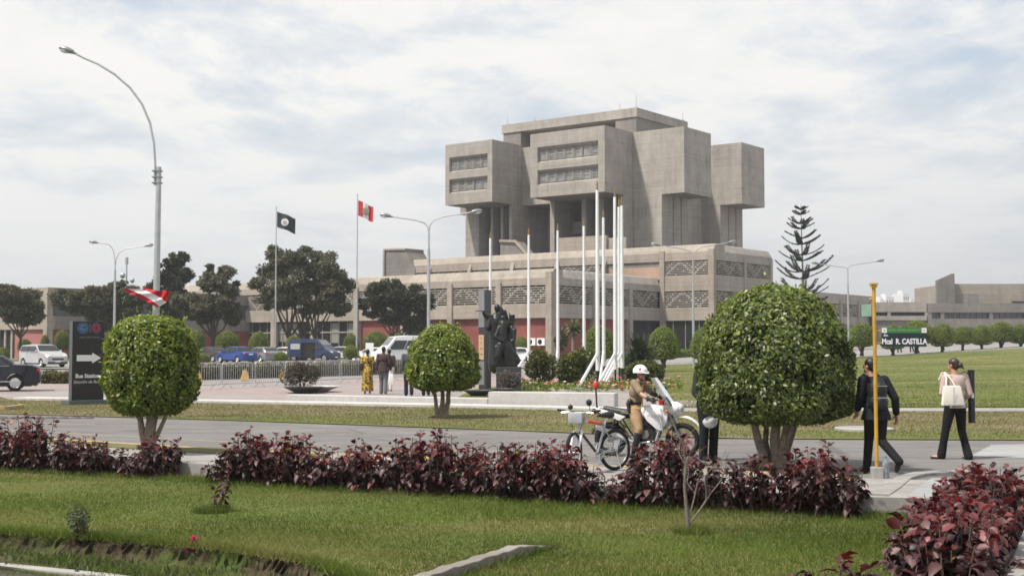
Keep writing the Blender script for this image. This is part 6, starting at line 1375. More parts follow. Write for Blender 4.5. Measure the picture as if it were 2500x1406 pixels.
class Pose:
    """standing figure facing +y, left = -x ; overridden by keyword"""
    def __init__(s, H=1.72, **k):
        f = H/1.72; s.f = f
        s.pelvis = V3(0, 0, .94)*f; s.waist = V3(0, 0, 1.08)*f; s.chest = V3(0, 0.0, 1.27)*f; s.neck = V3(0, .0, 1.44)*f; s.head = V3(0, .02, 1.60)*f
        s.hipL = V3(-.09, 0, .92)*f; s.hipR = V3(.09, 0, .92)*f; s.kneL = V3(-.09, .02, .50)*f; s.kneR = V3(.09, .02, .50)*f; s.ankL = V3(-.09, -.02, .085)*f; s.ankR = V3(.09, -.02, .085)*f
        s.toeL = V3(-.10, .15, .03)*f; s.toeR = V3(.10, .15, .03)*f; s.shoL = V3(-.185, 0, 1.39)*f; s.shoR = V3(.185, 0, 1.39)*f
        s.elbL = V3(-.23, -.03, 1.11)*f; s.elbR = V3(.23, -.03, 1.11)*f; s.wriL = V3(-.24, .04, .87)*f; s.wriR = V3(.24, .04, .87)*f; s.face = V3(0, 1, 0); s.up = V3(0, 0, 1)
        for a, b in k.items(): setattr(s, a, Vector(b))
def hand(mb, wri, elb, f=1.0, curl=0.5, palm=None, thick=1.0):
    d = (wri-elb).normalized(); side = d.cross(palm if palm is not None else V3(1, 0.3, 0))
    if side.length < 1e-3: side = V3(0, 1, 0)
    side.normalize(); n = d.cross(side).normalized(); c = wri + d*0.045*f
    for q in (-1.2, -0.4, 0.4, 1.2): mb.rcone(wri + side*0.010*q*f, 0.017*f, c + side*0.018*q*f + d*0.045*f, 0.0125*f, 8)
    for q, l in zip((-1.5, -0.5, 0.5, 1.5), (0.062, 0.078, 0.072, 0.055)):
        a = c + side*0.0155*q*f + d*0.050*f; b = a + (d*math.cos(curl) + n*math.sin(curl))*l*0.55*f; e = b + (d*math.cos(curl*2.1) + n*math.sin(curl*2.1))*l*0.5*f; mb.rcone(a, 0.0098*f*thick, b, 0.009*f*thick, 7); mb.rcone(b, 0.009*f*thick, e, 0.0075*f*thick, 7)
    a = wri + d*0.025*f - side*0.022*f; b = a + (d*0.6 - side*0.7 + n*0.4).normalized()*0.042*f; e = b + (d*0.9 - side*0.1 + n*0.5).normalized()*0.034*f; mb.rcone(a, 0.013*f, b, 0.0115*f, 7); mb.rcone(b, 0.0115*f, e, 0.009*f, 7)
def head_frame(p):
    fy = p.face.normalized(); up = (p.up - fy*p.up.dot(fy)).normalized(); fx = fy.cross(up).normalized(); return Matrix((fx, fy, up)).transposed()
def body_mesh(p, name, mat, parent, voxel, female=False):
    f = p.f; mb = MB(); w = 0.92 if female else 1.0
    for S in 'LR':
        hip, kn, an, to = (getattr(p, a+S) for a in ('hip', 'kne', 'ank', 'toe')); sh, el, wr = (getattr(p, a+S) for a in ('sho', 'elb', 'wri'))
        mb.rcone(hip, .088*f, kn, .056*f); mb.rcone(kn, .055*f, kn.lerp(an, .35), .056*f*w); mb.rcone(kn.lerp(an, .35), .056*f*w, an, .038*f); mb.rcone(an + V3(0, 0, -.03*f), .036*f, an.lerp(to, .5) + V3(0, 0, -.02*f), .036*f); mb.rcone(an.lerp(to, .45) + V3(0, 0, -.02*f), .036*f, to, .026*f)
        mb.rcone(sh, .056*f*w, el, .041*f*w); mb.rcone(el, .041*f*w, el.lerp(wr, .3), .041*f*w); mb.rcone(el.lerp(wr, .3), .041*f*w, wr, .027*f); hand(mb, wr, el, f); mb.rcone(p.chest.lerp(p.neck, .55), .07*f, sh, .058*f*w)
    ax = (p.shoR-p.shoL).normalized(); ang = math.atan2(ax.y, ax.x); e = Euler((0, 0, ang))
    up = (p.neck-p.pelvis).normalized(); tilt = up.to_track_quat('Z', 'Y')
    rot = Matrix.Rotation(ang, 3, 'Z'); R3 = (Vector((0, 0, 1)).rotation_difference(up)).to_matrix() @ rot
    class Rt:  # tiny wrapper so that ell() can use a matrix
        def __init__(s, m): s.m = m
        def to_matrix(s): return s.m
    R3 = Rt(R3)
    mb.ell(p.pelvis, (.165*f, .115*f, .12*f), R3); mb.ell(p.waist, (.135*f*w, .10*f, .14*f), R3); mb.ell(p.chest, (.165*f*w, .115*f, .17*f), R3); mb.rcone(p.chest.lerp(p.neck, .6), .075*f, p.neck, .055*f); mb.rcone(p.neck, .054*f, p.head - V3(0, 0, .04*f), .052*f)
    if female:
        m_ = R3.m
        for s in (-1, 1): mb.ell(p.chest + m_ @ V3(s*.075*f, .085*f, .03*f), (.058*f, .05*f, .055*f))
    Hm = head_frame(p); Hr = Rt(Hm); c = p.head; g = lambda x, y, z: c + Hm @ (V3(x, y, z)*f)
    mb.ell(g(0, -.010, .025), (.076*f, .094*f, .092*f), Hr, 16, 12); mb.ell(g(0, .022, -.035), (.058*f, .066*f, .078*f), Hr, 14, 10); mb.rcone(g(0, .088, .012), .010*f, g(0, .106, -.018), .015*f, 8); mb.ell(g(0, .080, -.052), (.024*f, .012*f, .008*f), Hr, 8, 6); mb.ell(g(0, .074, -.088), (.026*f, .022*f, .020*f), Hr, 8, 6); mb.ell(g(0, .076, .022), (.052*f, .016*f, .010*f), Hr, 8, 6)
    for s in (-1, 1): mb.ell(g(s*.077, -.012, -.008), (.010*f, .018*f, .030*f), Hr, 8, 6)
    o = remesh(mb, voxel, name, mat, parent, 2, 0.4)
    m = MB()
    for s in (-1, 1): m.ell(g(s*.030, .0815, .003), (.012*f, .007*f, .006*f), Hr, 8, 6)
    m.build('eyes', plain('dark_eye', (0.02, 0.015, 0.012), 0.2), parent, True); return g, Hr
def limb_garment(p, parts, voxel, name, mat, parent, extra=None):
    mb = MB(); f = p.f
    for (a, ra, b, rb) in parts: mb.rcone(a, ra*f, b, rb*f, 14)
    if extra: extra(mb)
    return remesh(mb, voxel, name, mat, parent, 3, 0.5)
def trousers(p, mat, parent, voxel, slack=1.0, flare=1.0, hem=0.02, name='trousers'):
    P = []
    for S in 'LR':
        hip, kn, an = (getattr(p, a+S) for a in ('hip', 'kne', 'ank')); low = an + (an-kn).normalized()*hem
        P += [(hip, .105*slack, hip.lerp(kn, .5), .088*slack), (hip.lerp(kn, .5), .088*slack, kn, .070*slack), (kn, .070*slack, kn.lerp(an, .5), .066*slack), (kn.lerp(an, .5), .066*slack, low, .058*flare)]
    f = p.f
    return limb_garment(p, P, voxel, name, mat, parent, lambda mb: (mb.ell(p.pelvis, (.178*f, .135*f, .13*f)), mb.ell(p.pelvis+V3(0, 0, .08*f), (.158*f, .12*f, .09*f))))
def shoes(p, mat, parent, voxel):
    for S in 'LR':
        an, to = getattr(p, 'ank'+S), getattr(p, 'toe'+S); mb = MB(); f = p.f; mb.rcone(an+V3(0, 0, -.035*f), .044*f, an.lerp(to, .55)+V3(0, 0, -.018*f), .045*f); mb.rcone(an.lerp(to, .5)+V3(0, 0, -.02*f), .045*f, to, .034*f); remesh(mb, voxel, 'shoe', mat, parent, 2)
def top(p, mat, parent, voxel, sleeve=1.0, fat=1.0, hem=None, name='shirt', cuff=0.06, flare=0.0):
    P = []; f = p.f
    for S in 'LR':
        sh, el, wr = (getattr(p, a+S) for a in ('sho', 'elb', 'wri')); P.append((p.chest.lerp(p.neck, .5), .085*fat, sh, .072*fat))
        if sleeve <= 0.5: P.append((sh, .072*fat, sh.lerp(el, sleeve*2), .064*fat))
        else: P += [(sh, .072*fat, el, .058*fat), (el, .058*fat, el.lerp(wr, (sleeve-.5)*2), .050*fat)]
    hem_ = p.pelvis + V3(0, 0, .02) if hem is None else p.pelvis + V3(0, 0, hem)
    def ex(mb):
        ax = (p.shoR-p.shoL).normalized(); e = Euler((0, 0, math.atan2(ax.y, ax.x))); mb.ell(p.chest, (.182*f*fat, .13*f*fat, .185*f), e, 16, 10); mb.ell(p.waist, (.16*f*fat, .122*f*fat, .15*f), e, 16, 10); mb.ell(p.pelvis.lerp(p.waist, .3), (.178*f*fat, .132*f*fat, .14*f), e, 16, 10)
        if hem is not None:
            vs = []; n = 20
            lo = p.pelvis + V3(0, 0, hem); hi = p.waist; rows = [(hi, .15, .115), (p.pelvis+V3(0, 0, .02*f), .182, .14), (lo, .19+flare, .15+flare*.8)]
            ver = []; fc = []
            for (c, rx, ry) in rows:
                for k in range(n): t = 2*math.pi*k/n; ver.append(c + e.to_matrix() @ V3(rx*f*fat*math.cos(t), ry*f*fat*math.sin(t), 0))
            for r_ in range(2):
                for k in range(n): fc.append((r_*n+k, r_*n+(k+1) % n, (r_+1)*n+(k+1) % n, (r_+1)*n+k))
            fc.append(tuple(range(n))); fc.append(tuple(2*n+k for k in range(n-1, -1, -1))); mb.add(ver, fc)
    return limb_garment(p, P, voxel, name, mat, parent, ex)
def hair_cap(g, Hr, f, mat, parent, long_=0.0, bun=False, voxel=0.01):
    mb = MB(); mb.ell(g(0, -.022, .036), (.084*f, .098*f, .092*f), Hr, 16, 12); mb.ell(g(0, -.055, -.01), (.074*f, .058*f, .075*f), Hr, 12, 10)
    if bun: mb.ell(g(0.03, -.125, .0), (.052*f, .048*f, .050*f), Hr, 12, 8); mb.rcone(g(.05, -.14, -.02), .018*f, g(.075, -.16, -.07), .010*f)
    return remesh(mb, voxel, 'hair', mat, parent, 1)

# ---- man with a backpack, walking away
VX = 0.011
x, y = xof(2140, 18.5, 1100), 18.5
man = thing('person', 'person in a black suit with a black backpack walking away behind the yellow pole', 'person', (x, y, 0.0), R_(14), None)
p = Pose(1.70, pelvis=(0, 0, .90), waist=(0, .03, 1.04), chest=(0, .06, 1.22), neck=(-.01, .09, 1.385), head=(-.03, .12, 1.545), hipL=(-.085, 0, .885), hipR=(.085, 0, .885), kneL=(-.03, .16, .47), ankL=(-.085, .13, .07), toeL=(-.10, .29, .03),
         kneR=(.06, -.03, .46), ankR=(.13, -.38, .20), toeR=(.16, -.27, .05), shoL=(-.18, .05, 1.34), shoR=(.18, .07, 1.34), elbR=(.30, -.02, 1.07), wriR=(.36, .05, .83), elbL=(-.24, .03, 1.08), wriL=(-.20, .17, .90), face=(-.45, 1, .02))
g_, Hr = body_mesh(p, 'body', SKIN, man, VX)
trousers(p, M_BLKT, man, VX, 1.0, 1.05); shoes(p, M_SHOE, man, VX); top(p, M_SUIT, man, VX, 0.93, 1.06, -0.14, 'jacket', flare=.035); hair_cap(g_, Hr, p.f, HAIRB, man)
mb = MB(); mb.rcone(p.neck+V3(0, -.01, -.045), .062, p.neck+V3(0, .005, .0), .056); remesh(mb, VX, 'collar', M_SUIT, man, 1)
bpk = thing('backpack', 'black backpack on the back of the man in the black suit', 'backpack', (x, y, 0), R_(14)); mb = MB()
mb.ell((-.06, -.16, 1.18), (.145, .10, .22)); mb.ell((-.06, -.17, 1.03), (.15, .12, .14)); mb.ell((-.06, -.24, 1.02), (.11, .07, .11)); mb.ell((-.06, -.23, 1.20), (.10, .06, .12)); remesh(mb, VX, 'bag', plain('black_nylon', (0.008, 0.008, 0.010), 0.6, 0, .2, 12), bpk, 3)
mb = MB()
for s in (-.16, .05): mb.tube([(s, -.09, 1.38), (s-.01, .03, 1.425), (s-.01, .12, 1.38), (s, .14, 1.2), (s, .08, 1.02), (s, -.08, 0.95)], 0.02, 6)
mb.build('strap', M_BLACKM, bpk); mb = MB(); mb.box(-.15, .03, -.315, -.305, 1.09, 1.10); mb.box(-.14, .02, -.295, -.287, 1.26, 1.268); mb.build('zip', M_GALV, bpk)

# ---- woman with a white bag
x, y = xof(2334, 20.6, 1100), 20.6
wom = thing('person', 'person in a pale pink top and black trousers with a bun, crossing the road', 'person', (x, y, 0.0), R_(12))
p = Pose(1.64, hipL=(-.085, 0, .87), hipR=(.085, 0, .87), pelvis=(0, 0, .89), kneL=(-.15, .05, .47), ankL=(-.20, .10, .075), toeL=(-.33, .17, .03), kneR=(.12, .02, .46), ankR=(.155, -.10, .075), toeR=(.17, .05, .03), elbL=(-.24, -.02, 1.07), wriL=(-.15, .13, 1.16), elbR=(.235, -.04, 1.06), wriR=(.22, .12, .95), face=(-.55, 1, 0), head=(-.015, .03, 1.525))
g_, Hr = body_mesh(p, 'body', SKIN, wom, VX, True)
trousers(p, M_BLKT, wom, VX, 1.0, 1.32, 0.03); top(p, CL('pale_pink_knit', (0.44, 0.34, 0.32)), wom, VX, 0.72, 0.98, -0.06, 'knit_top'); hair_cap(g_, Hr, p.f, HAIRN, wom, bun=True)
for S in 'LR':
    an, to = getattr(p, 'ank'+S), getattr(p, 'toe'+S); mb = MB(); mb.rcone(an+V3(0, 0, -.05), .036, an.lerp(to, .5)+V3(0, 0, -.035), .036); mb.rcone(an.lerp(to, .5)+V3(0, 0, -.035), .036, to+V3(0, 0, -.006), .030); remesh(mb, VX, 'shoe', M_SHOE, wom, 2)
bag = thing('tote_bag', 'large white bag hanging from the left shoulder of the woman in pink', 'bag', (x-.055, y, -.02), R_(12)); M_BAG = plain('white_leather', (0.72, 0.69, 0.63), 0.5, 0, .05, 5)
mb = MB(); mb.prism([(-.30, -.155), (.10, -.155), (.10, -.235), (-.30, -.235)], .90, 1.22, top=[(-.25, -.15), (.05, -.15), (.05, -.20), (-.25, -.20)]); mb.build('bag', M_BAG, bag, True, 0.035)
mb = MB(); mb.tube([(-.04, -.165, 1.21), (-.09, -.13, 1.32), (-.13, -.03, 1.425), (-.135, .06, 1.42), (-.17, .10, 1.3)], 0.012, 6); mb.tube([(-.20, -.165, 1.21), (-.17, -.13, 1.33), (-.14, -.03, 1.42)], 0.012, 6); mb.build('handle', M_BAG, bag, True)
mb = MB(); mb.box(-.108, -.092, -.2375, -.2345, .93, 1.19); mb.build('seam', plain('beige_seam', (0.5, 0.46, 0.40), .6), bag)
tb = thing('poster_tube', 'long black poster tube with a white label under the right arm of the woman', 'tube', (x, y, 0), R_(12)); mb = MB(); mb.lathe([(.001, .585), (.055, .585), (.055, 1.445), (.001, 1.445)], (.305, .02, 0), n=20); mb.build('tube', M_BLACKM, tb, True); mb = MB(); mb.lathe([(.057, 1.385), (.057, 1.448), (.001, 1.449)], (.305, .02, 0), n=20); mb.build('cap', M_BLACKM, tb, True); mb = MB(); mb.box(.275, .315, -.040, -.036, .99, 1.07); mb.build('label', M_TXT, tb); mb = MB(); mb.tube([(.28, .0, 1.36), (.19, .02, 1.42), (.12, .1, 1.36)], 0.010, 5); mb.build('strap', M_BLACKM, tb)

# ---- person behind the largest tree with a white helmet in hand
x, y = xof(1730, 20.4, 1060), 20.4
ps = thing('person', 'person in dark uniform trousers standing behind the largest clipped tree', 'person', (x, y, 0), R_(-160)); p = Pose(1.72, wriL=(-.06, .20, .80), elbL=(-.24, .04, 1.08), wriR=(.10, .18, .84), elbR=(.25, .02, 1.09))
g_, Hr = body_mesh(p, 'body', SKIN, ps, 0.014); trousers(p, CL('dark_green_trousers', (0.012, 0.018, 0.019)), ps, 0.014, 1.12, 1.25); top(p, CL('dark_uniform', (0.03, 0.035, 0.03)), ps, 0.014, 0.9, 1.05, -.02); shoes(p, M_SHOE, ps, 0.014); hair_cap(g_, Hr, p.f, HAIRB, ps)
M_HEL = plain('white_helmet_shell', (0.74, 0.75, 0.76), 0.25, 0, .03, 3, .5, .5)
def helmet(t, M_, mark=True):
    mb = MB(); mb.M = M_; n = 28; vs = []; fs = []
    for i in range(11):
        ph = math.pi*0.58*i/10
        for j in range(n): a = 2*math.pi*j/n; vs.append((.122*math.sin(ph)*math.cos(a), .146*math.sin(ph)*math.sin(a), .128*math.cos(ph)))
    for i in range(10):
        for j in range(n): fs.append((i*n+j, (i+1)*n+j, (i+1)*n+(j+1) % n, i*n+(j+1) % n))
    mb.add(vs, fs); s = mb.build('shell', M_HEL, t, True)
    mb = MB(); mb.M = M_; mb.add([(.085*math.cos(a)*1.2, .115+.055*math.sin(a), -.012-.02*math.sin(a)) for a in np.linspace(0.15, 2.99, 9)] + [(.095*math.cos(a)*1.18, .108+.01*math.sin(a), .008) for a in np.linspace(0.15, 2.99, 9)], [(i, i+1, i+10, i+9) for i in range(8)]); mb.build('peak', M_HEL, t, True)
    mb = MB(); mb.M = M_; mb.torus((0, 0, -.031), .118, .008, 'z', 28, 6); mb.build('rim', M_BLACKM, t, True)
    if mark:
        for sx in (1, -1): mb = MB(); mb.M = M_; mb.disc((sx*.100, .070, .052), .024, (sx*.8, .5, .35), 14); mb.build('badge', plain('red_badge', (0.42, .05, .04), .5), t)
    return s
h2 = thing('crash_helmet', 'white helmet hanging in the hands of the standing person behind the tree', 'helmet', (x-0.02, y-0.27, 0.66)); helmet(h2, Matrix.Rotation(R_(160), 4, 'X') @ Matrix.Rotation(R_(20), 4, 'Y'), False)

# ---- police motorcycle (x forward, y left)
MX, MY, MR = xof(1570, 21.0, 1080), 21.0, R_(-23)
mc = thing('motorcycle', 'white police motorcycle with windscreen and red beacon pole under the seated policeman', 'motorcycle', (MX, MY, 0.0), MR); wr = 0.315; RA, FA = -0.63, 0.75
M_MWHITE = plain('white_gloss_paint', (0.74, 0.75, 0.77), 0.22, 0, .03, 2, .5, .6); M_ENG = plain('engine_alloy', (0.34, 0.34, 0.35), 0.4, .8, .15, 14); M_ENGD = plain('dark_engine', (0.03, 0.03, 0.032), .5, .4, .3, 10); M_SEAT = plain('black_vinyl', (0.014, 0.014, 0.015), .5, 0, .2, 10); M_ORANGE = plain('orange_lens', (0.55, .16, .02), .2)
def spoked(t, cx, R, tyre, rimm, nsp, hubr, name='wheel', wid=0.04):
    w = MB(); w.torus((cx[0], cx[1], cx[2]), R-tyre, tyre, 'y', 40, 10); o = w.build(name, M_RUBBER, t, True)
    r_ = MB(); Rr = R-2*tyre*0.92; r_.torus(cx, Rr, 0.012, 'y', 40, 6); r_.build('rim', rimm, o, True)
    s_ = MB()
    for k in range(nsp): a = 2*math.pi*k/nsp; b = a + (0.5 if k % 2 else -0.5); s_.tube([(cx[0]+hubr*math.cos(b), cx[1]+(wid if k % 4 < 2 else -wid), cx[2]+hubr*math.sin(b)), (cx[0]+Rr*math.cos(a), cx[1], cx[2]+Rr*math.sin(a))], 0.0022, 4, False)
    s_.build('spokes', M_CHROME, o); h = MB(); h.tube([(cx[0], cx[1]-wid, cx[2]), (cx[0], cx[1]+wid, cx[2])], hubr, 14); h.build('hub', M_ENG, o, True); return o
spoked(mc, (RA, 0, wr), wr, .062, M_ENG, 28, .06, wid=.05); fw = spoked(mc, (FA, 0, wr+.01), wr+.01, .050, M_ENG, 28, .055, wid=.05)
m = MB(); m.lathe([(.06, -.075), (.125, -.075), (.125, -.07), (.06, -.07)], (FA, 0, wr), 'y', 28); m.build('brake_disc', M_CHROME, mc, True)
ST = V3(.46, 0, .93); AX = V3(FA, 0, wr)
for s in (-1, 1): m = MB(); m.tube([V3(FA, s*.085, wr), AX.lerp(ST, .5)+V3(0, s*.085, 0)], .027, 10); m.tube([AX.lerp(ST, .45)+V3(0, s*.085, 0), ST+V3(0, s*.085, 0)], .021, 10); m.build('fork', M_ENG, mc, True)
m = MB()   # high front mudguard
pr = [(FA+.34*math.cos(a)*1.12, .34*math.sin(a)*1.05+wr+.10) for a in np.linspace(R_(10), R_(150), 12)]
for i in range(11):
    (xa, za), (xb, zb) = pr[i], pr[i+1]; w0 = .075
    m.add([(xa, -w0, za-.02), (xa, 0, za+.01), (xa, w0, za-.02), (xb, -w0, zb-.02), (xb, 0, zb+.01), (xb, w0, zb-.02)], [(0, 1, 4, 3), (1, 2, 5, 4)])
m.build('front_mudguard', M_MWHITE, mc, True)
mb = MB(); mb.ell((.16, 0, .83), (.27, .135, .14)); mb.ell((.30, 0, .83), (.18, .13, .13)); mb.ell((0, 0, .80), (.16, .11, .10)); remesh(mb, .012, 'fuel_tank', M_MWHITE, mc, 4)
for s in (-1, 1):
    m = MB(); pr = [(.05, .80), (.34, .93), (.52, .82), (.50, .66), (.40, .50), (.30, .53), (.12, .68)]; m.extr(pr, s*.135, s*.17, 'y'); m.build('tank_shroud', M_MWHITE, mc, True, .012)
text('POLICIA', .075, (.27, -.173, .765), mc, M_TXTG, 'tank_lettering', extr=.001); 
mb = MB(); mb.rcone((-.05, 0, .79), .085, (-.40, 0, .80), .085); mb.rcone((-.38, 0, .80), .085, (-.72, 0, .87), .06); mb.ell((-.2, 0, .79), (.3, .13, .06)); remesh(mb, .012, 'seat', M_SEAT, mc, 4)
for s in (-1, 1): m = MB(); m.extr([(-.30, .74), (-.42, .66), (-.85, .82), (-.90, .90), (-.72, .86)], s*.08, s*.13, 'y'); m.build('tail_panel', M_MWHITE, mc, True, .01)
m = MB()
for s in (-1, 1): m.tube([(.40, s*.03, .88), (.34, s*.11, .55), (.25, s*.13, .30), (-.15, s*.13, .28), (-.28, s*.12, .45), (-.45, s*.10, .72), (-.85, s*.08, .80)], .016, 8)
m.tube([(.42, 0, .9), (.1, 0, .74), (-.4, 0, .72)], .022, 8); m.build('frame', M_BLACKM, mc, True)
m = MB(); m.tube([(-.28, .11, .37), (RA, .12, wr)], .024, 8); m.tube([(-.28, -.11, .37), (RA, -.12, wr)], .024, 8); m.build('swing_arm', M_ENG, mc, True)
m = MB()
for s in (-1, 1): m.tube([(-.60, s*.12, .36), (-.50, s*.11, .70)], .026, 8)
m.build('shock_absorber', M_ENGD, mc, True)
m = MB(); m.box(-.12, .22, -.12, .12, .28, .52); m.tube([(.12, 0, .50), (.22, 0, .72)], .085, 14)
for k in range(5): m.obox(V3(.125+.02*k, 0, .53+.04*k), (.21, .23, .012), Euler((0, .46, 0)))
m.build('engine', M_ENGD, mc, False, .012); m = MB(); m.lathe([(.001, -.165), (.075, -.165), (.092, -.145), (.092, -.11)], (.07, 0, .42), 'y', 24); m.lathe([(.001, -.15), (.055, -.15), (.06, -.12)], (-.07, 0, .36), 'y', 20); m.build('engine_cover', M_ENG, mc, True)
m = MB(); m.tube([(.24, -.05, .60), (.34, -.12, .50), (.28, -.16, .30), (-.10, -.16, .27), (-.35, -.17, .36), (-.85, -.18, .55)], [.022, .022, .022, .024, .045, .052], 10); m.build('exhaust', M_CHROME, mc, True)
m = MB(); m.add([(-.42, -.235, .37), (-.80, -.235, .51), (-.82, -.235, .58), (-.44, -.235, .45)], [(0, 1, 2, 3)]); m.build('exhaust_shield', M_CHROME, mc)
for s in (-1, 1): m = MB(); m.tube([(.30, s*.08, .86), (.40, s*.24, .74), (.47, s*.30, .52), (.40, s*.26, .30), (.20, s*.12, .26)], .016, 8); m.build('crash_bar', M_CHROME, mc, True)
m = MB()
for s in (-1, 1): m.tube([(.40, 0, 1.0), (.38, s*.10, 1.03), (.30, s*.33, 1.08), (.22, s*.40, 1.06)], .012, 8)
m.build('handlebar', M_BLACKM, mc, True)
for s in (-1, 1):
    m = MB(); m.tube([(.30, s*.33, 1.08), (.20, s*.42, 1.055)], .018, 8); m.build('grip', M_RUBBER, mc, True); m = MB(); m.tube([(.36, s*.26, 1.06), (.34, s*.33, 1.24)], .006, 5); m.ell((.34, s*.36, 1.26), (.015, .07, .045)); m.build('mirror', M_BLACKM, mc, True)
mb = MB(); mb.ell((.60, 0, .90), (.17, .15, .13)); mb.ell((.50, 0, .95), (.14, .17, .10)); remesh(mb, .012, 'headlight_cowl', M_MWHITE, mc, 3); m = MB(); m.ell((.735, 0, .90), (.04, .10, .085)); m.build('headlight', M_LENS, mc, True)
for s in (-1, 1): m = MB(); m.ell((.52, s*.25, .86), (.035, .045, .03)); m.build('indicator', M_ORANGE, mc, True); m = MB(); m.obox((.42, s*.22, 1.02), (.09, .10, .10)); m.build('warning_light', M_REDP, mc, False, .02)
M_SCR = plain('clear_windscreen', (0.62, 0.68, 0.68), .05, 0, .03); M_SCR.node_tree.nodes['Principled BSDF'].inputs['Transmission Weight'].default_value = .8; M_SCR.node_tree.nodes['Principled BSDF'].inputs['IOR'].default_value = 1.1
vs = []; fs = []; NU, NV = 12, 8
for lay in (0, .006):
    for j in range(NV+1):
        v = j/NV; wid = .26*(1-.25*(v-.4)**2*2) if v < .8 else .26*(1-.25*.32)*math.sqrt(max(1-((v-.8)/.26)**2, .1))
        for i in range(NU+1): u = -1+2*i/NU; vs.append((.62-.36*v-.06*u*u+lay, wid*u, .94+.52*v))
n_ = (NU+1)*(NV+1)
for j in range(NV):
    for i in range(NU): k = j*(NU+1)+i; fs += [(k, k+1, k+NU+2, k+NU+1), (n_+k, n_+k+NU+1, n_+k+NU+2, n_+k+1)]
m = MB(); m.add(vs, fs); m.build('windscreen', M_SCR, mc, True, recalc=False)
m = MB(); m.obox((.325, -.10, 1.33), (.015, .14, .12), Euler((0, -.6, 0))); m.build('screen_sticker', plain('orange_sticker', (.5, .33, .18), .6), mc); m = MB(); m.obox((.535, 0, 1.04), (.02, .34, .17), Euler((0, -.6, 0))); m.build('instrument_panel', M_BLACKM, mc)
m = MB(); m.tube([(-.88, 0, .80), (-.90, 0, .95), (-.915, 0, 1.26)], [.022, .017, .017], 8); m.build('beacon_pole', M_BLACKM, mc, True); m = MB(); m.lathe([(.001, 1.255), (.05, 1.255), (.055, 1.28), (.052, 1.35), (.03, 1.378), (.001, 1.382)], (-.915, 0, 0), n=18); m.build('beacon', M_REDP, mc, True)
m = MB(); m.box(-.95, -.70, -.12, .12, .855, .875); m.build('carrier', M_BLACKM, mc, False, .006); m = MB(); m.obox((-.93, 0, .80), (.03, .14, .07)); m.build('tail_light', M_REDP, mc, False, .01)
m = MB(); pr = [(RA+.36*math.cos(a), wr+.36*math.sin(a)) for a in np.linspace(R_(35), R_(165), 10)]
for i in range(9): (xa, za), (xb, zb) = pr[i], pr[i+1]; m.add([(xa, -.09, za), (xa, .09, za), (xb, .09, zb), (xb, -.09, zb)], [(0, 1, 2, 3)])
m.build('rear_mudguard', M_BLACKM, mc, True); m = MB(); m.tube([(.0, .14, .27), (-.05, .30, .01)], .012, 6); m.build('side_stand', M_BLACKM, mc, True)

# ---- policeman astride (same frame: faces +x); built facing +y then turned
pol = thing('person', 'person in tan police uniform, white helmet and black boots astride the motorcycle', 'person', (MX, MY, 0), MR - math.pi/2)
# local here: +y = bike forward, +x = bike right side (towards the camera)
p = Pose(1.74, pelvis=(0, -.14, .89), waist=(0, -.15, 1.02), chest=(0, -.12, 1.20), neck=(0, -.08, 1.37), head=(0, -.04, 1.525), hipL=(-.11, -.13, .87), hipR=(.11, -.13, .87), kneR=(.235, .0, .52), ankR=(.25, -.10, .11), toeR=(.27, .08, .035), kneL=(-.235, .0, .52), ankL=(-.25, -.10, .11), toeL=(-.27, .08, .035),
         shoL=(-.19, -.09, 1.36), shoR=(.19, -.10, 1.36), elbR=(.33, .08, 1.16), wriR=(.385, .23, 1.085), elbL=(-.33, .08, 1.16), wriL=(-.385, .23, 1.085), face=(.38, 1, -.02))
g_, Hr = body_mesh(p, 'body', SKIN, pol, .010)
M_TAN = CL('tan_uniform_cloth', (0.235, 0.175, 0.125)); M_TAN2 = CL('light_tan_trousers', (0.36, 0.235, 0.145)); top(p, M_TAN, pol, .010, .38, 1.05, None, 'shirt')
P = []
for S in 'LR':
    hip, kn, an = (getattr(p, a+S) for a in ('hip', 'kne', 'ank')); P += [(hip, .115, hip.lerp(kn, .5), .105), (hip.lerp(kn, .5), .105, kn, .076), (kn, .074, kn.lerp(an, .22), .064)]
limb_garment(p, P, .010, 'breeches', M_TAN2, pol, lambda mb: mb.ell(p.pelvis, (.185, .14, .14)))
for S in 'LR':
    kn, an, to = (getattr(p, a+S) for a in ('kne', 'ank', 'toe')); mb = MB(); mb.rcone(kn.lerp(an, .16), .070, kn.lerp(an, .45), .069); mb.rcone(kn.lerp(an, .45), .069, an, .05); mb.rcone(an+V3(0, 0, -.05), .05, an.lerp(to, .6)+V3(0, 0, -.02), .047); mb.rcone(an.lerp(to, .5)+V3(0, 0, -.02), .047, to, .035); remesh(mb, .010, 'boot', plain('polished_boot', (.016, .016, .018), .3), pol, 2)
    el, wri = getattr(p, 'elb'+S), getattr(p, 'wri'+S); mb = MB(); mb.rcone(el.lerp(wri, .78), .037, wri, .034); d = 1 if S == 'R' else -1; hand(mb, wri, el, 1.12, 1.0, V3(d, 0, 0), 1.25); remesh(mb, .0075, 'glove', plain('black_glove', (.012, .012, .012), .6), pol, 1)
mb = MB(); el, wri = p.elbL, p.wriL; mb.rcone(el.lerp(wri, -.1), .052, el.lerp(wri, .4), .049); remesh(mb, .01, 'elbow_band', M_BLACKM, pol, 1)
m = MB(); ring = [V3(.182*math.cos(a), -.145+.138*math.sin(a), .985) for a in np.linspace(0, 2*math.pi, 25)]; 
for i in range(24): a, b = ring[i], ring[i+1]; m.add([a+V3(0, 0, -.025), b+V3(0, 0, -.025), b*1.0+V3(0, 0, .025), a+V3(0, 0, .025)], [(0, 1, 2, 3)])
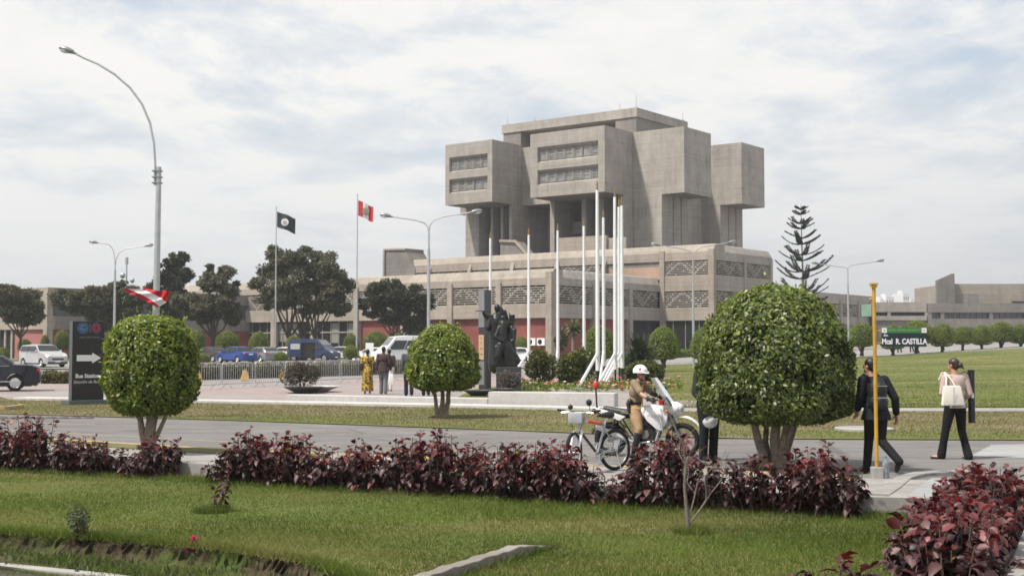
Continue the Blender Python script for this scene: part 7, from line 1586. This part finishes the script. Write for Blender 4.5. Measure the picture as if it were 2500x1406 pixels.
m.build('belt', M_BLACKM, pol, True); mb = MB(); mb.rcone((.205, -.22, .99), .04, (.225, -.19, .83), .028); mb.ell((.19, -.19, 1.02), (.045, .06, .06)); remesh(mb, .01, 'holster', M_BLACKM, pol, 1)
m = MB(); m.tube([(.13, .03, 1.33), (.12, .035, 1.15), (.13, .03, 1.02), (.16, .03, .93), (.19, -.02, .89), (.205, -.10, .91), (.19, -.20, .97)], .011, 6); m.build('lanyard', plain('yellow_cord', (.5, .33, .05), .7), pol, True)
m = MB(); m.obox((.12, .005, 1.34), (.06, .04, .045)); m.build('radio', M_BLACKM, pol, False, .008); mb = MB()
Hm = head_frame(p); hM = Hm.to_4x4(); hM.translation = g_(0, -.012, .045); hp_ = MB(); hel = thing('crash_helmet', 'white open face helmet with a red badge worn by the seated policeman', 'helmet', (MX, MY, 0), MR - math.pi/2); helmet(hel, hM)
m = MB(); m.tube([g_(.085, -.02, -.02), g_(.072, .03, -.09), g_(0, .055, -.118), g_(-.072, .03, -.09), g_(-.085, -.02, -.02)], .007, 5); m.build('chin_strap', M_BLACKM, hel, True)
m = MB(); m.ell(g_(.034, .088, .004), (.026, .012, .018), None, 10, 6); m.ell(g_(-.034, .088, .004), (.026, .012, .018), None, 10, 6); m.tube([g_(.060, .08, .006), g_(.080, .0, .01)], .004, 4); m.build('sunglasses', M_BLACKM, pol, True); hair_cap(g_, Hr, p.f*0.97, HAIRB, pol)

mc.scale = (0.9,)*3; pol.scale = (0.9,)*3; hel.scale = (0.9,)*3
# ---- bicycle leaning beside the kerb (x forward)
rear = (xof(1501, 18.5, 1090), 18.5); front = (xof(1386, 17.95, 1090), 17.95); ang = math.atan2(front[1]-rear[1], front[0]-rear[0]); wb = math.hypot(front[0]-rear[0], front[1]-rear[1]); br_ = 0.30; sB = 1.0
bk = thing('bicycle', 'silver mountain bicycle with a grey handlebar bag parked on the pavement before the motorcycle', 'bicycle', (rear[0], rear[1], 0.03), ang)
M_BFR = plain('silver_frame_paint', (.40, .41, .42), .3, .5, .06); M_BDK = plain('dark_frame_paint', (.05, .05, .055), .35, .3)
spoked(bk, (0, 0, br_), br_, .027, M_CHROME, 24, .03, wid=.03); 
BB = V3(.36*wb/.96, 0, .255); SEAT = V3(.20, 0, .66); HEAD0 = V3(.70*wb/.96, 0, .74); HEAD1 = V3(.735*wb/.96, 0, .615); FAX = V3(wb, 0, br_)
steer = thing  # the front end turns with the fork: parts of the bicycle
m = MB(); m.tube([SEAT, HEAD0], .017, 8); m.tube([BB, SEAT], .017, 8); m.tube([HEAD1, HEAD0], .022, 8)
for s in (-1, 1): m.tube([V3(0, s*.06, br_), BB+V3(0, s*.03, 0)], .010, 6); m.tube([V3(0, s*.06, br_), SEAT+V3(.02, s*.02, -.05)], .009, 6)
m.build('frame', M_BFR, bk, True); m = MB(); m.tube([BB, HEAD1], .021, 8); m.build('down_tube', M_BDK, bk, True)
m = MB(); m.tube([SEAT.lerp(HEAD0, .12)+V3(0, 0, .012), SEAT.lerp(HEAD0, .72)+V3(0, 0, .012)], .026, 8); m.build('tube_pad', plain('orange_red_pad', (.50, .07, .03), .6), bk, True)
q = Matrix.Translation(HEAD1) @ Matrix.Rotation(R_(28), 4, 'Z') @ Matrix.Translation(-HEAD1)
FX = q @ FAX; o = spoked(bk, (0, 0, 0), br_, .027, M_CHROME, 24, .03, wid=.03); o.location = FX; o.rotation_euler = (0, 0, R_(28))
m = MB(); m.M = q
for s in (-1, 1): m.tube([FAX+V3(0, s*.06, 0), HEAD1+V3(.03, s*.06, -.02)], [.016, .020], 8)
m.tube([HEAD1+V3(.03, -.06, -.02), HEAD1+V3(.01, 0, 0), HEAD1+V3(.03, .06, -.02)], .018, 8); m.build('fork', M_MWHITE, bk, True)
m = MB(); m.M = q; m.tube([HEAD0, HEAD0+V3(.03, 0, .10), HEAD0+V3(.07, 0, .12)], .015, 8); m.tube([HEAD0+V3(.04, -.30, .15), HEAD0+V3(.07, -.10, .125), HEAD0+V3(.07, .10, .125), HEAD0+V3(.04, .30, .15)], .011, 8); m.build('handlebar', M_BFR, bk, True)
for s in (-1, 1): m = MB(); m.M = q; m.tube([HEAD0+V3(.05, s*.20, .142), HEAD0+V3(.035, s*.33, .155)], .016, 8); m.build('grip', M_RUBBER, bk, True); m = MB(); m.M = q; m.tube([HEAD0+V3(.09, s*.14, .13), HEAD0+V3(.10, s*.24, .12)], .006, 5); m.build('brake_lever', M_CHROME, bk, True)
m = MB(); m.M = q; m.ell(HEAD0+V3(.11, -.10, .20), (.05, .035, .04)); m.ell(HEAD0+V3(.10, .18, .27), (.02, .045, .05)); m.tube([HEAD0+V3(.06, .18, .14), HEAD0+V3(.10, .18, .27)], .006, 5); m.build('lamp', M_BLACKM, bk, True); m = MB(); m.M = q; m.disc(HEAD0+V3(.06, -.10, .20), .022, (-1, -.4, .2), 12); m.build('lamp_lens', M_REDP, bk)
m = MB(); m.M = q; m.box(HEAD0.x+.06, HEAD0.x+.20, -.11, .11, HEAD0.z-.03, HEAD0.z+.13); m.build('handlebar_bag', plain('grey_bag_cloth', (.33, .34, .37), .8), bk, True, .03)
m = MB(); m.M = q; m.tube([HEAD0+V3(.09, .1, .13), HEAD0+V3(.16, .12, .0), HEAD0+V3(.12, .05, -.12), HEAD1+V3(.05, .04, -.1)], .004, 4); m.tube([HEAD0+V3(.09, -.1, .13), HEAD0+V3(.18, -.06, .02), HEAD0+V3(.12, -.05, -.14)], .004, 4); m.build('brake_cable', M_BLACKM, bk)
m = MB(); m.tube([SEAT, SEAT+V3(-.035, 0, .13)], .014, 8); m.build('seat_post', M_CHROME, bk, True); mb = MB(); mb.rcone(SEAT+V3(-.12, 0, .15), .06, SEAT+V3(.0, 0, .15), .04); mb.rcone(SEAT+V3(0, 0, .15), .04, SEAT+V3(.13, 0, .145), .018); sad = remesh(mb, .01, 'saddle', M_SEAT, bk, 2); sad.scale = (1, 1, .999)
m = MB(); m.torus(BB+V3(0, .045, 0), .075, .006, 'y', 28, 5); m.torus(BB+V3(0, .045, 0), .05, .005, 'y', 24, 5); m.build('chainring', M_CHROME, bk, True); m = MB(); m.tube([BB+V3(0, .05, 0), BB+V3(.06, .07, -.14)], .012, 6); m.tube([BB+V3(0, -.05, 0), BB+V3(-.06, -.07, .14)], .012, 6); m.build('crank', M_CHROME, bk, True)
for d in ((.06, .11, -.14), (-.06, -.11, .14)): m = MB(); m.obox(BB+V3(*d), (.09, .08, .025)); m.build('pedal', M_CHROME, bk, False, .006)
m = MB(); m.torus((0, .045, br_), .045, .006, 'y', 20, 5); m.tube([(0, .045, br_+.05), BB+V3(0, .045, .07)], .004, 4); m.tube([(0, .045, br_-.05), BB+V3(0, .045, -.07)], .004, 4); m.build('chain', M_ENGD, bk)
text('8', .13, (.06, .09, .36), bk, M_TXT, 'number_mark', rot=(math.pi/2, 0, math.pi), off=.008)
m = MB(); m.tube([(.02, .06, br_-.02), (.05, .20, .01)], .010, 6); m.build('kick_stand', M_CHROME, bk, True)

# ---- small strollers on the plaza
VS = 0.022
def stride(ph, H, arms=.16, **k):
    s = math.sin(ph)*.17; f = H/1.72; d = dict(kneL=V3(-.09, .04+s*.7, .50)*f, ankL=V3(-.09, s-.02, .085+max(0, -s)*.25)*f, toeL=V3(-.10, s+.14, .03)*f, kneR=V3(.09, .04-s*.7, .50)*f, ankR=V3(.09, -s-.02, .085+max(0, s)*.25)*f, toeR=V3(.10, -s+.14, .03)*f, wriL=V3(-.25, .04-s*.9, .87)*f, wriR=V3(.25, .04+s*.9, .87)*f)
    d.update(k); return Pose(H, **d)
def stroller(label, px, py, H, rz, ph, topc, legc, skin, hairm, kind='jacket', **k):
    x, y = gp(px, py, 0.03); t = thing('person', label, 'person', (x, y, 0.03), rz, None); p = stride(ph, H, **k); g_, Hr = body_mesh(p, 'body', skin, t, VS)
    if kind != 'dress': trousers(p, legc, t, VS, 1.1, 1.2)
    shoes(p, M_SHOE, t, VS); hair_cap(g_, Hr, p.f, hairm, t, voxel=.016)
    if kind == 'jacket': top(p, topc, t, VS, .95, 1.03, -.16, 'jacket', flare=.02)
    elif kind == 'shirt': top(p, topc, t, VS, .45, 1.02, -.02, 'shirt')
    elif kind == 'dress':
        top(p, topc, t, VS, .35, 1.05, -.05, 'dress_top'); mb = MB(); mb.lathe([(.001, 1.0), (.15, 1.0), (.20, .85), (.20, .6), (.215, .3), (.23, .10), (.001, .10)], n=18); remesh(mb, VS, 'skirt', legc, t, 2)
    return t
M_PRINT = NT('yellow_print_cloth'); vv = M_PRINT.coord('Object'); ff = M_PRINT.noise(vv, 13, 3, .6, .6); M_PRINT.base(M_PRINT.ramp(ff, [(.44, (.035, .025, .015)), (.52, (.42, .27, .03)), (.66, (.50, .34, .06))])); M_PRINT.set(Roughness=.85); M_PRINT = M_PRINT.mat
t = stroller('person in a long yellow and black patterned dress on the plaza', 897, 961, 1.66, R_(6), .6, M_PRINT, M_PRINT, SKIND, HAIRB, 'dress')
x, y = gp(893, 961, .03); hb = thing('handbag', 'black shoulder bag on the woman in the yellow dress', 'bag', (x-.14, y-.02, .9)); mb = MB(); mb.box(-.10, .08, -.12, .12, 0, .26); mb.build('bag', M_SEAT, hb, True, .04); mb = MB(); mb.tube([(-.02, -.08, .25), (.03, 0, .50), (-.02, .08, .25)], .012, 5); mb.build('strap', M_SEAT, hb)
stroller('person in a brown jacket and grey trousers walking beside the yellow dress', 936, 962, 1.76, R_(-4), 2.6, CL('brown_wool', (.055, .040, .038)), CL('grey_trousers', (.13, .135, .145)), SKIND, HAIRB)
stroller('person in pale clothes mostly hidden by the man in the brown jacket', 950, 955, 1.66, R_(-8), .8, CL('dark_brown_top', (.05, .035, .03)), CL('cream_trousers', (.55, .52, .48)), SKIND, HAIRB, 'shirt')
x, y = gp(955, 958, .03); hb = thing('carrier_bag', 'white plastic bag hanging beside the man in the brown jacket', 'bag', (x, y-.1, .33)); mb = MB(); mb.prism([(-.12, -.05), (.12, -.05), (.12, .05), (-.12, .05)], 0, .42, top=[(-.08, -.02), (.08, -.02), (.08, .02), (-.08, .02)]); mb.build('bag', M_FWHITE, hb, True, .03); mb = MB(); mb.tube([(-.05, 0, .41), (0, 0, .56), (.05, 0, .41)], .012, 5); mb.build('handle', M_FWHITE, hb)
stroller('person in a dark waistcoat left of the crown of the slim trunked clipped tree', 998, 966, 1.78, R_(8), .5, CL('grey_waistcoat', (.075, .075, .08)), CL('navy_trousers', (.018, .02, .03)), SKIND, plain('grey_hair', (.2, .19, .18), .8))
stroller('person whose dark legs show under the slim trunked clipped tree', 1040, 966, 1.74, R_(2), 2.2, CL('dark_blue_jacket', (.03, .035, .05)), CL('navy_trousers', (.018, .02, .03)), SKIND, HAIRB)
stroller('person in a pink blouse and brown skirt standing before the monument slab', 1186, 951, 1.66, R_(10), .3, CL('pink_blouse', (.46, .36, .38)), CL('brown_skirt', (.10, .075, .065)), SKIND, HAIRB, 'shirt')
for i, (px, w) in enumerate([(2196, 'person standing behind the second tree of the right row, only dark legs visible'), (2226, 'person walking behind the third tree of the right row, left of its trunk'), (2304, 'person walking behind the fourth tree of the right row')]):
    Y = 121; x = xof(px, Y); zg = zfun(x, Y)+.04; t = thing('person', w, 'person', (x, Y, zg), R_(70), None); p = stride(1.2+i, 1.7); g_, Hr = body_mesh(p, 'body', SKIN, t, .03); trousers(p, CL('navy_trousers', (.018, .02, .03)), t, .03, 1.1, 1.2); top(p, CL('dark_blue_jacket', (.03, .035, .05)), t, .03, .9, 1.05, -.05); hair_cap(g_, Hr, p.f, HAIRB, t, voxel=.02)

# ---- monument: bronze group and the tall slab
M_BRZ = plain('black_bronze', (.016, .019, .019), .42, .35, .35, 3); M_SLABD = plain('dark_stone', (.035, .036, .040), .5, 0, .2, 1.5); M_SLABG = plain('grey_stone', (.20, .21, .23), .6, 0, .15, 1.5); M_BRASS = plain('pale_bronze_plaque', (.50, .36, .22), .6, 0, .1, 3)
SY = 49.5; sx_ = xof(1236, SY, 900); mon = thing('bronze_monument', 'black bronze group of soldiers with a hooded figure on a dark stone block', 'monument', (sx_, SY, .05)); kk = SY/F
def S(px, py, d=0): return V3(xof(px, SY, py)-sx_, d, zof(py, SY)-.05)
def R(pxr): return pxr*kk
mb = MB(); mb.box(*(S(1212, 0).x, S(1272, 0).x), -.55, .5, -.05, S(0, 895).z); mb.build('pedestal', M_SLABD, mon, False, .03); mb = MB(); mb.box(S(1212, 0).x-.02, S(1273, 0).x+.02, -.57, .52, .70, .73); mb.build('pedestal_joint', M_SLABG, mon)
mb = MB(); C_ = mb.rcone
# cloaked tall figure with outstretched arm
C_(S(1214, 890, .15), R(24), S(1212, 830, .15), R(17)); C_(S(1212, 830, .15), R(17), S(1212, 785, .12), R(18)); mb.ell(S(1214, 752, .12), (R(8), R(9), R(11))); mb.ell(S(1222, 766, .14), (R(9), R(9), R(18))); C_(S(1213, 775, .12), R(13), S(1230, 790, .14), R(11)); C_(S(1204, 778, .1), R(8), S(1186, 772, .0), R(6)); C_(S(1186, 772, 0), R(6), S(1180, 763, -.1), R(3.5)); C_(S(1200, 775, .05), R(8), S(1192, 800, .0), R(9)); C_(S(1206, 790, .05), R(7), S(1206, 880, .0), R(9))
# kneeling/striding soldier in front
mb.ell(S(1228, 778, -.2), (R(6.5), R(7), R(9))); C_(S(1229, 792, -.2), R(11), S(1226, 815, -.22), R(13)); C_(S(1226, 815, -.22), R(13), S(1228, 838, -.22), R(13)); C_(S(1222, 842, -.3), R(11), S(1216, 868, -.42), R(8)); C_(S(1216, 868, -.42), R(8), S(1224, 893, -.36), R(6.5)); C_(S(1236, 838, -.2), R(11), S(1248, 862, -.1), R(10)); C_(S(1236, 845, -.2), R(14), S(1240, 893, -.1), R(18)); C_(S(1219, 800, -.28), R(6), S(1210, 822, -.4), R(5)); C_(S(1210, 822, -.4), R(5), S(1226, 832, -.42), R(4.5)); C_(S(1212, 848, -.35), R(6), S(1210, 874, -.38), R(5))
# officer with a shako at right
mb.ell(S(1250, 788, 0), (R(6), R(6.5), R(8))); C_(S(1250, 804, 0), R(10), S(1246, 828, .0), R(12)); C_(S(1246, 828, 0), R(12), S(1250, 860, .02), R(11)); C_(S(1250, 860, .02), R(11), S(1252, 892, .05), R(12)); C_(S(1256, 806, -.1), R(6), S(1254, 830, -.18), R(5.5)); C_(S(1254, 830, -.18), R(5.5), S(1243, 838, -.22), R(4.5)); mb.tube([S(1250, 783, 0), S(1250, 768, 0)], [R(6), R(8)], 14); C_(S(1244, 770, 0), R(1.6), S(1243, 764, 0), R(1.6))
# flag cloth hanging behind
C_(S(1232, 760, .25), R(5), S(1240, 800, .25), R(9)); C_(S(1201, 800, .0), R(5), S(1205, 835, .0), R(7)); C_(S(1258, 880, .1), R(13), S(1246, 850, .1), R(9))
remesh(mb, .022, 'figures', M_BRZ, mon, 2, .5)
mb = MB(); mb.tube([S(1204, 770, -.3), S(1206, 890, -.42)], .022, 8); mb.build('rifle', M_BRZ, mon, True); mb = MB(); mb.tube([S(1198, 760, -.1), S(1161, 759, -.15)], [.03, .015], 6); mb.build('sword', M_BRZ, mon, True)
SY2 = 51.0; x0 = xof(1186, SY2, 800); sl = thing('monument_slab', 'tall narrow dark stone slab, lit face coloured grey, with a pale bronze plaque, left of the bronze figures', 'monument', (x0, SY2, .05), R_(-20)); Hs = zof(708, SY2)-.05
mb = MB(); mb.box(-.20, .13, -.28, .28, -.05, Hs); mb.build('slab', M_SLABD, sl, False, .01); mb = MB(); mb.box(-.20, .05, -.295, -.283, 2.5, Hs-.02); mb.box(-.20, .05, -.295, -.283, .2, 1.15); mb.build('lit_face_panel', M_SLABG, sl); mb = MB(); mb.box(-.19, .04, -.31, -.296, 1.2, 2.2); mb.build('plaque', M_BRASS, sl)  # grey panels paint the lit face onto the dark slab
for z, w in ((2.05, .06), (1.86, .05), (1.62, .12), (1.40, .10)): mb = MB(); mb.box(-.075-w/2, -.075+w/2, -.314, -.3105, z, z+.05); mb.build('plaque_relief', plain('brown_relief', (.25, .16, .09), .6), sl)
# ================================================================== AIR
hz_ = MB(); hz_.box(-3000, 3000, -80, 3600, -1.6, 120); ho = hz_.build('haze', None) if False else None
me = hz_.mesh('haze', []); mt = bpy.data.materials.new('thin_haze'); mt.use_nodes = True; nn = mt.node_tree.nodes; nn.clear(); ou = nn.new('ShaderNodeOutputMaterial'); pv = nn.new('ShaderNodeVolumePrincipled')
pv.inputs['Color'].default_value = (0.80, 0.83, 0.88, 1); pv.inputs['Density'].default_value = 0.00040; pv.inputs['Anisotropy'].default_value = 0.2
mt.node_tree.links.new(pv.outputs[0], ou.inputs['Volume']); me.materials.clear(); me.materials.append(mt); ho = link('haze', me); struct(ho, 'stuff')
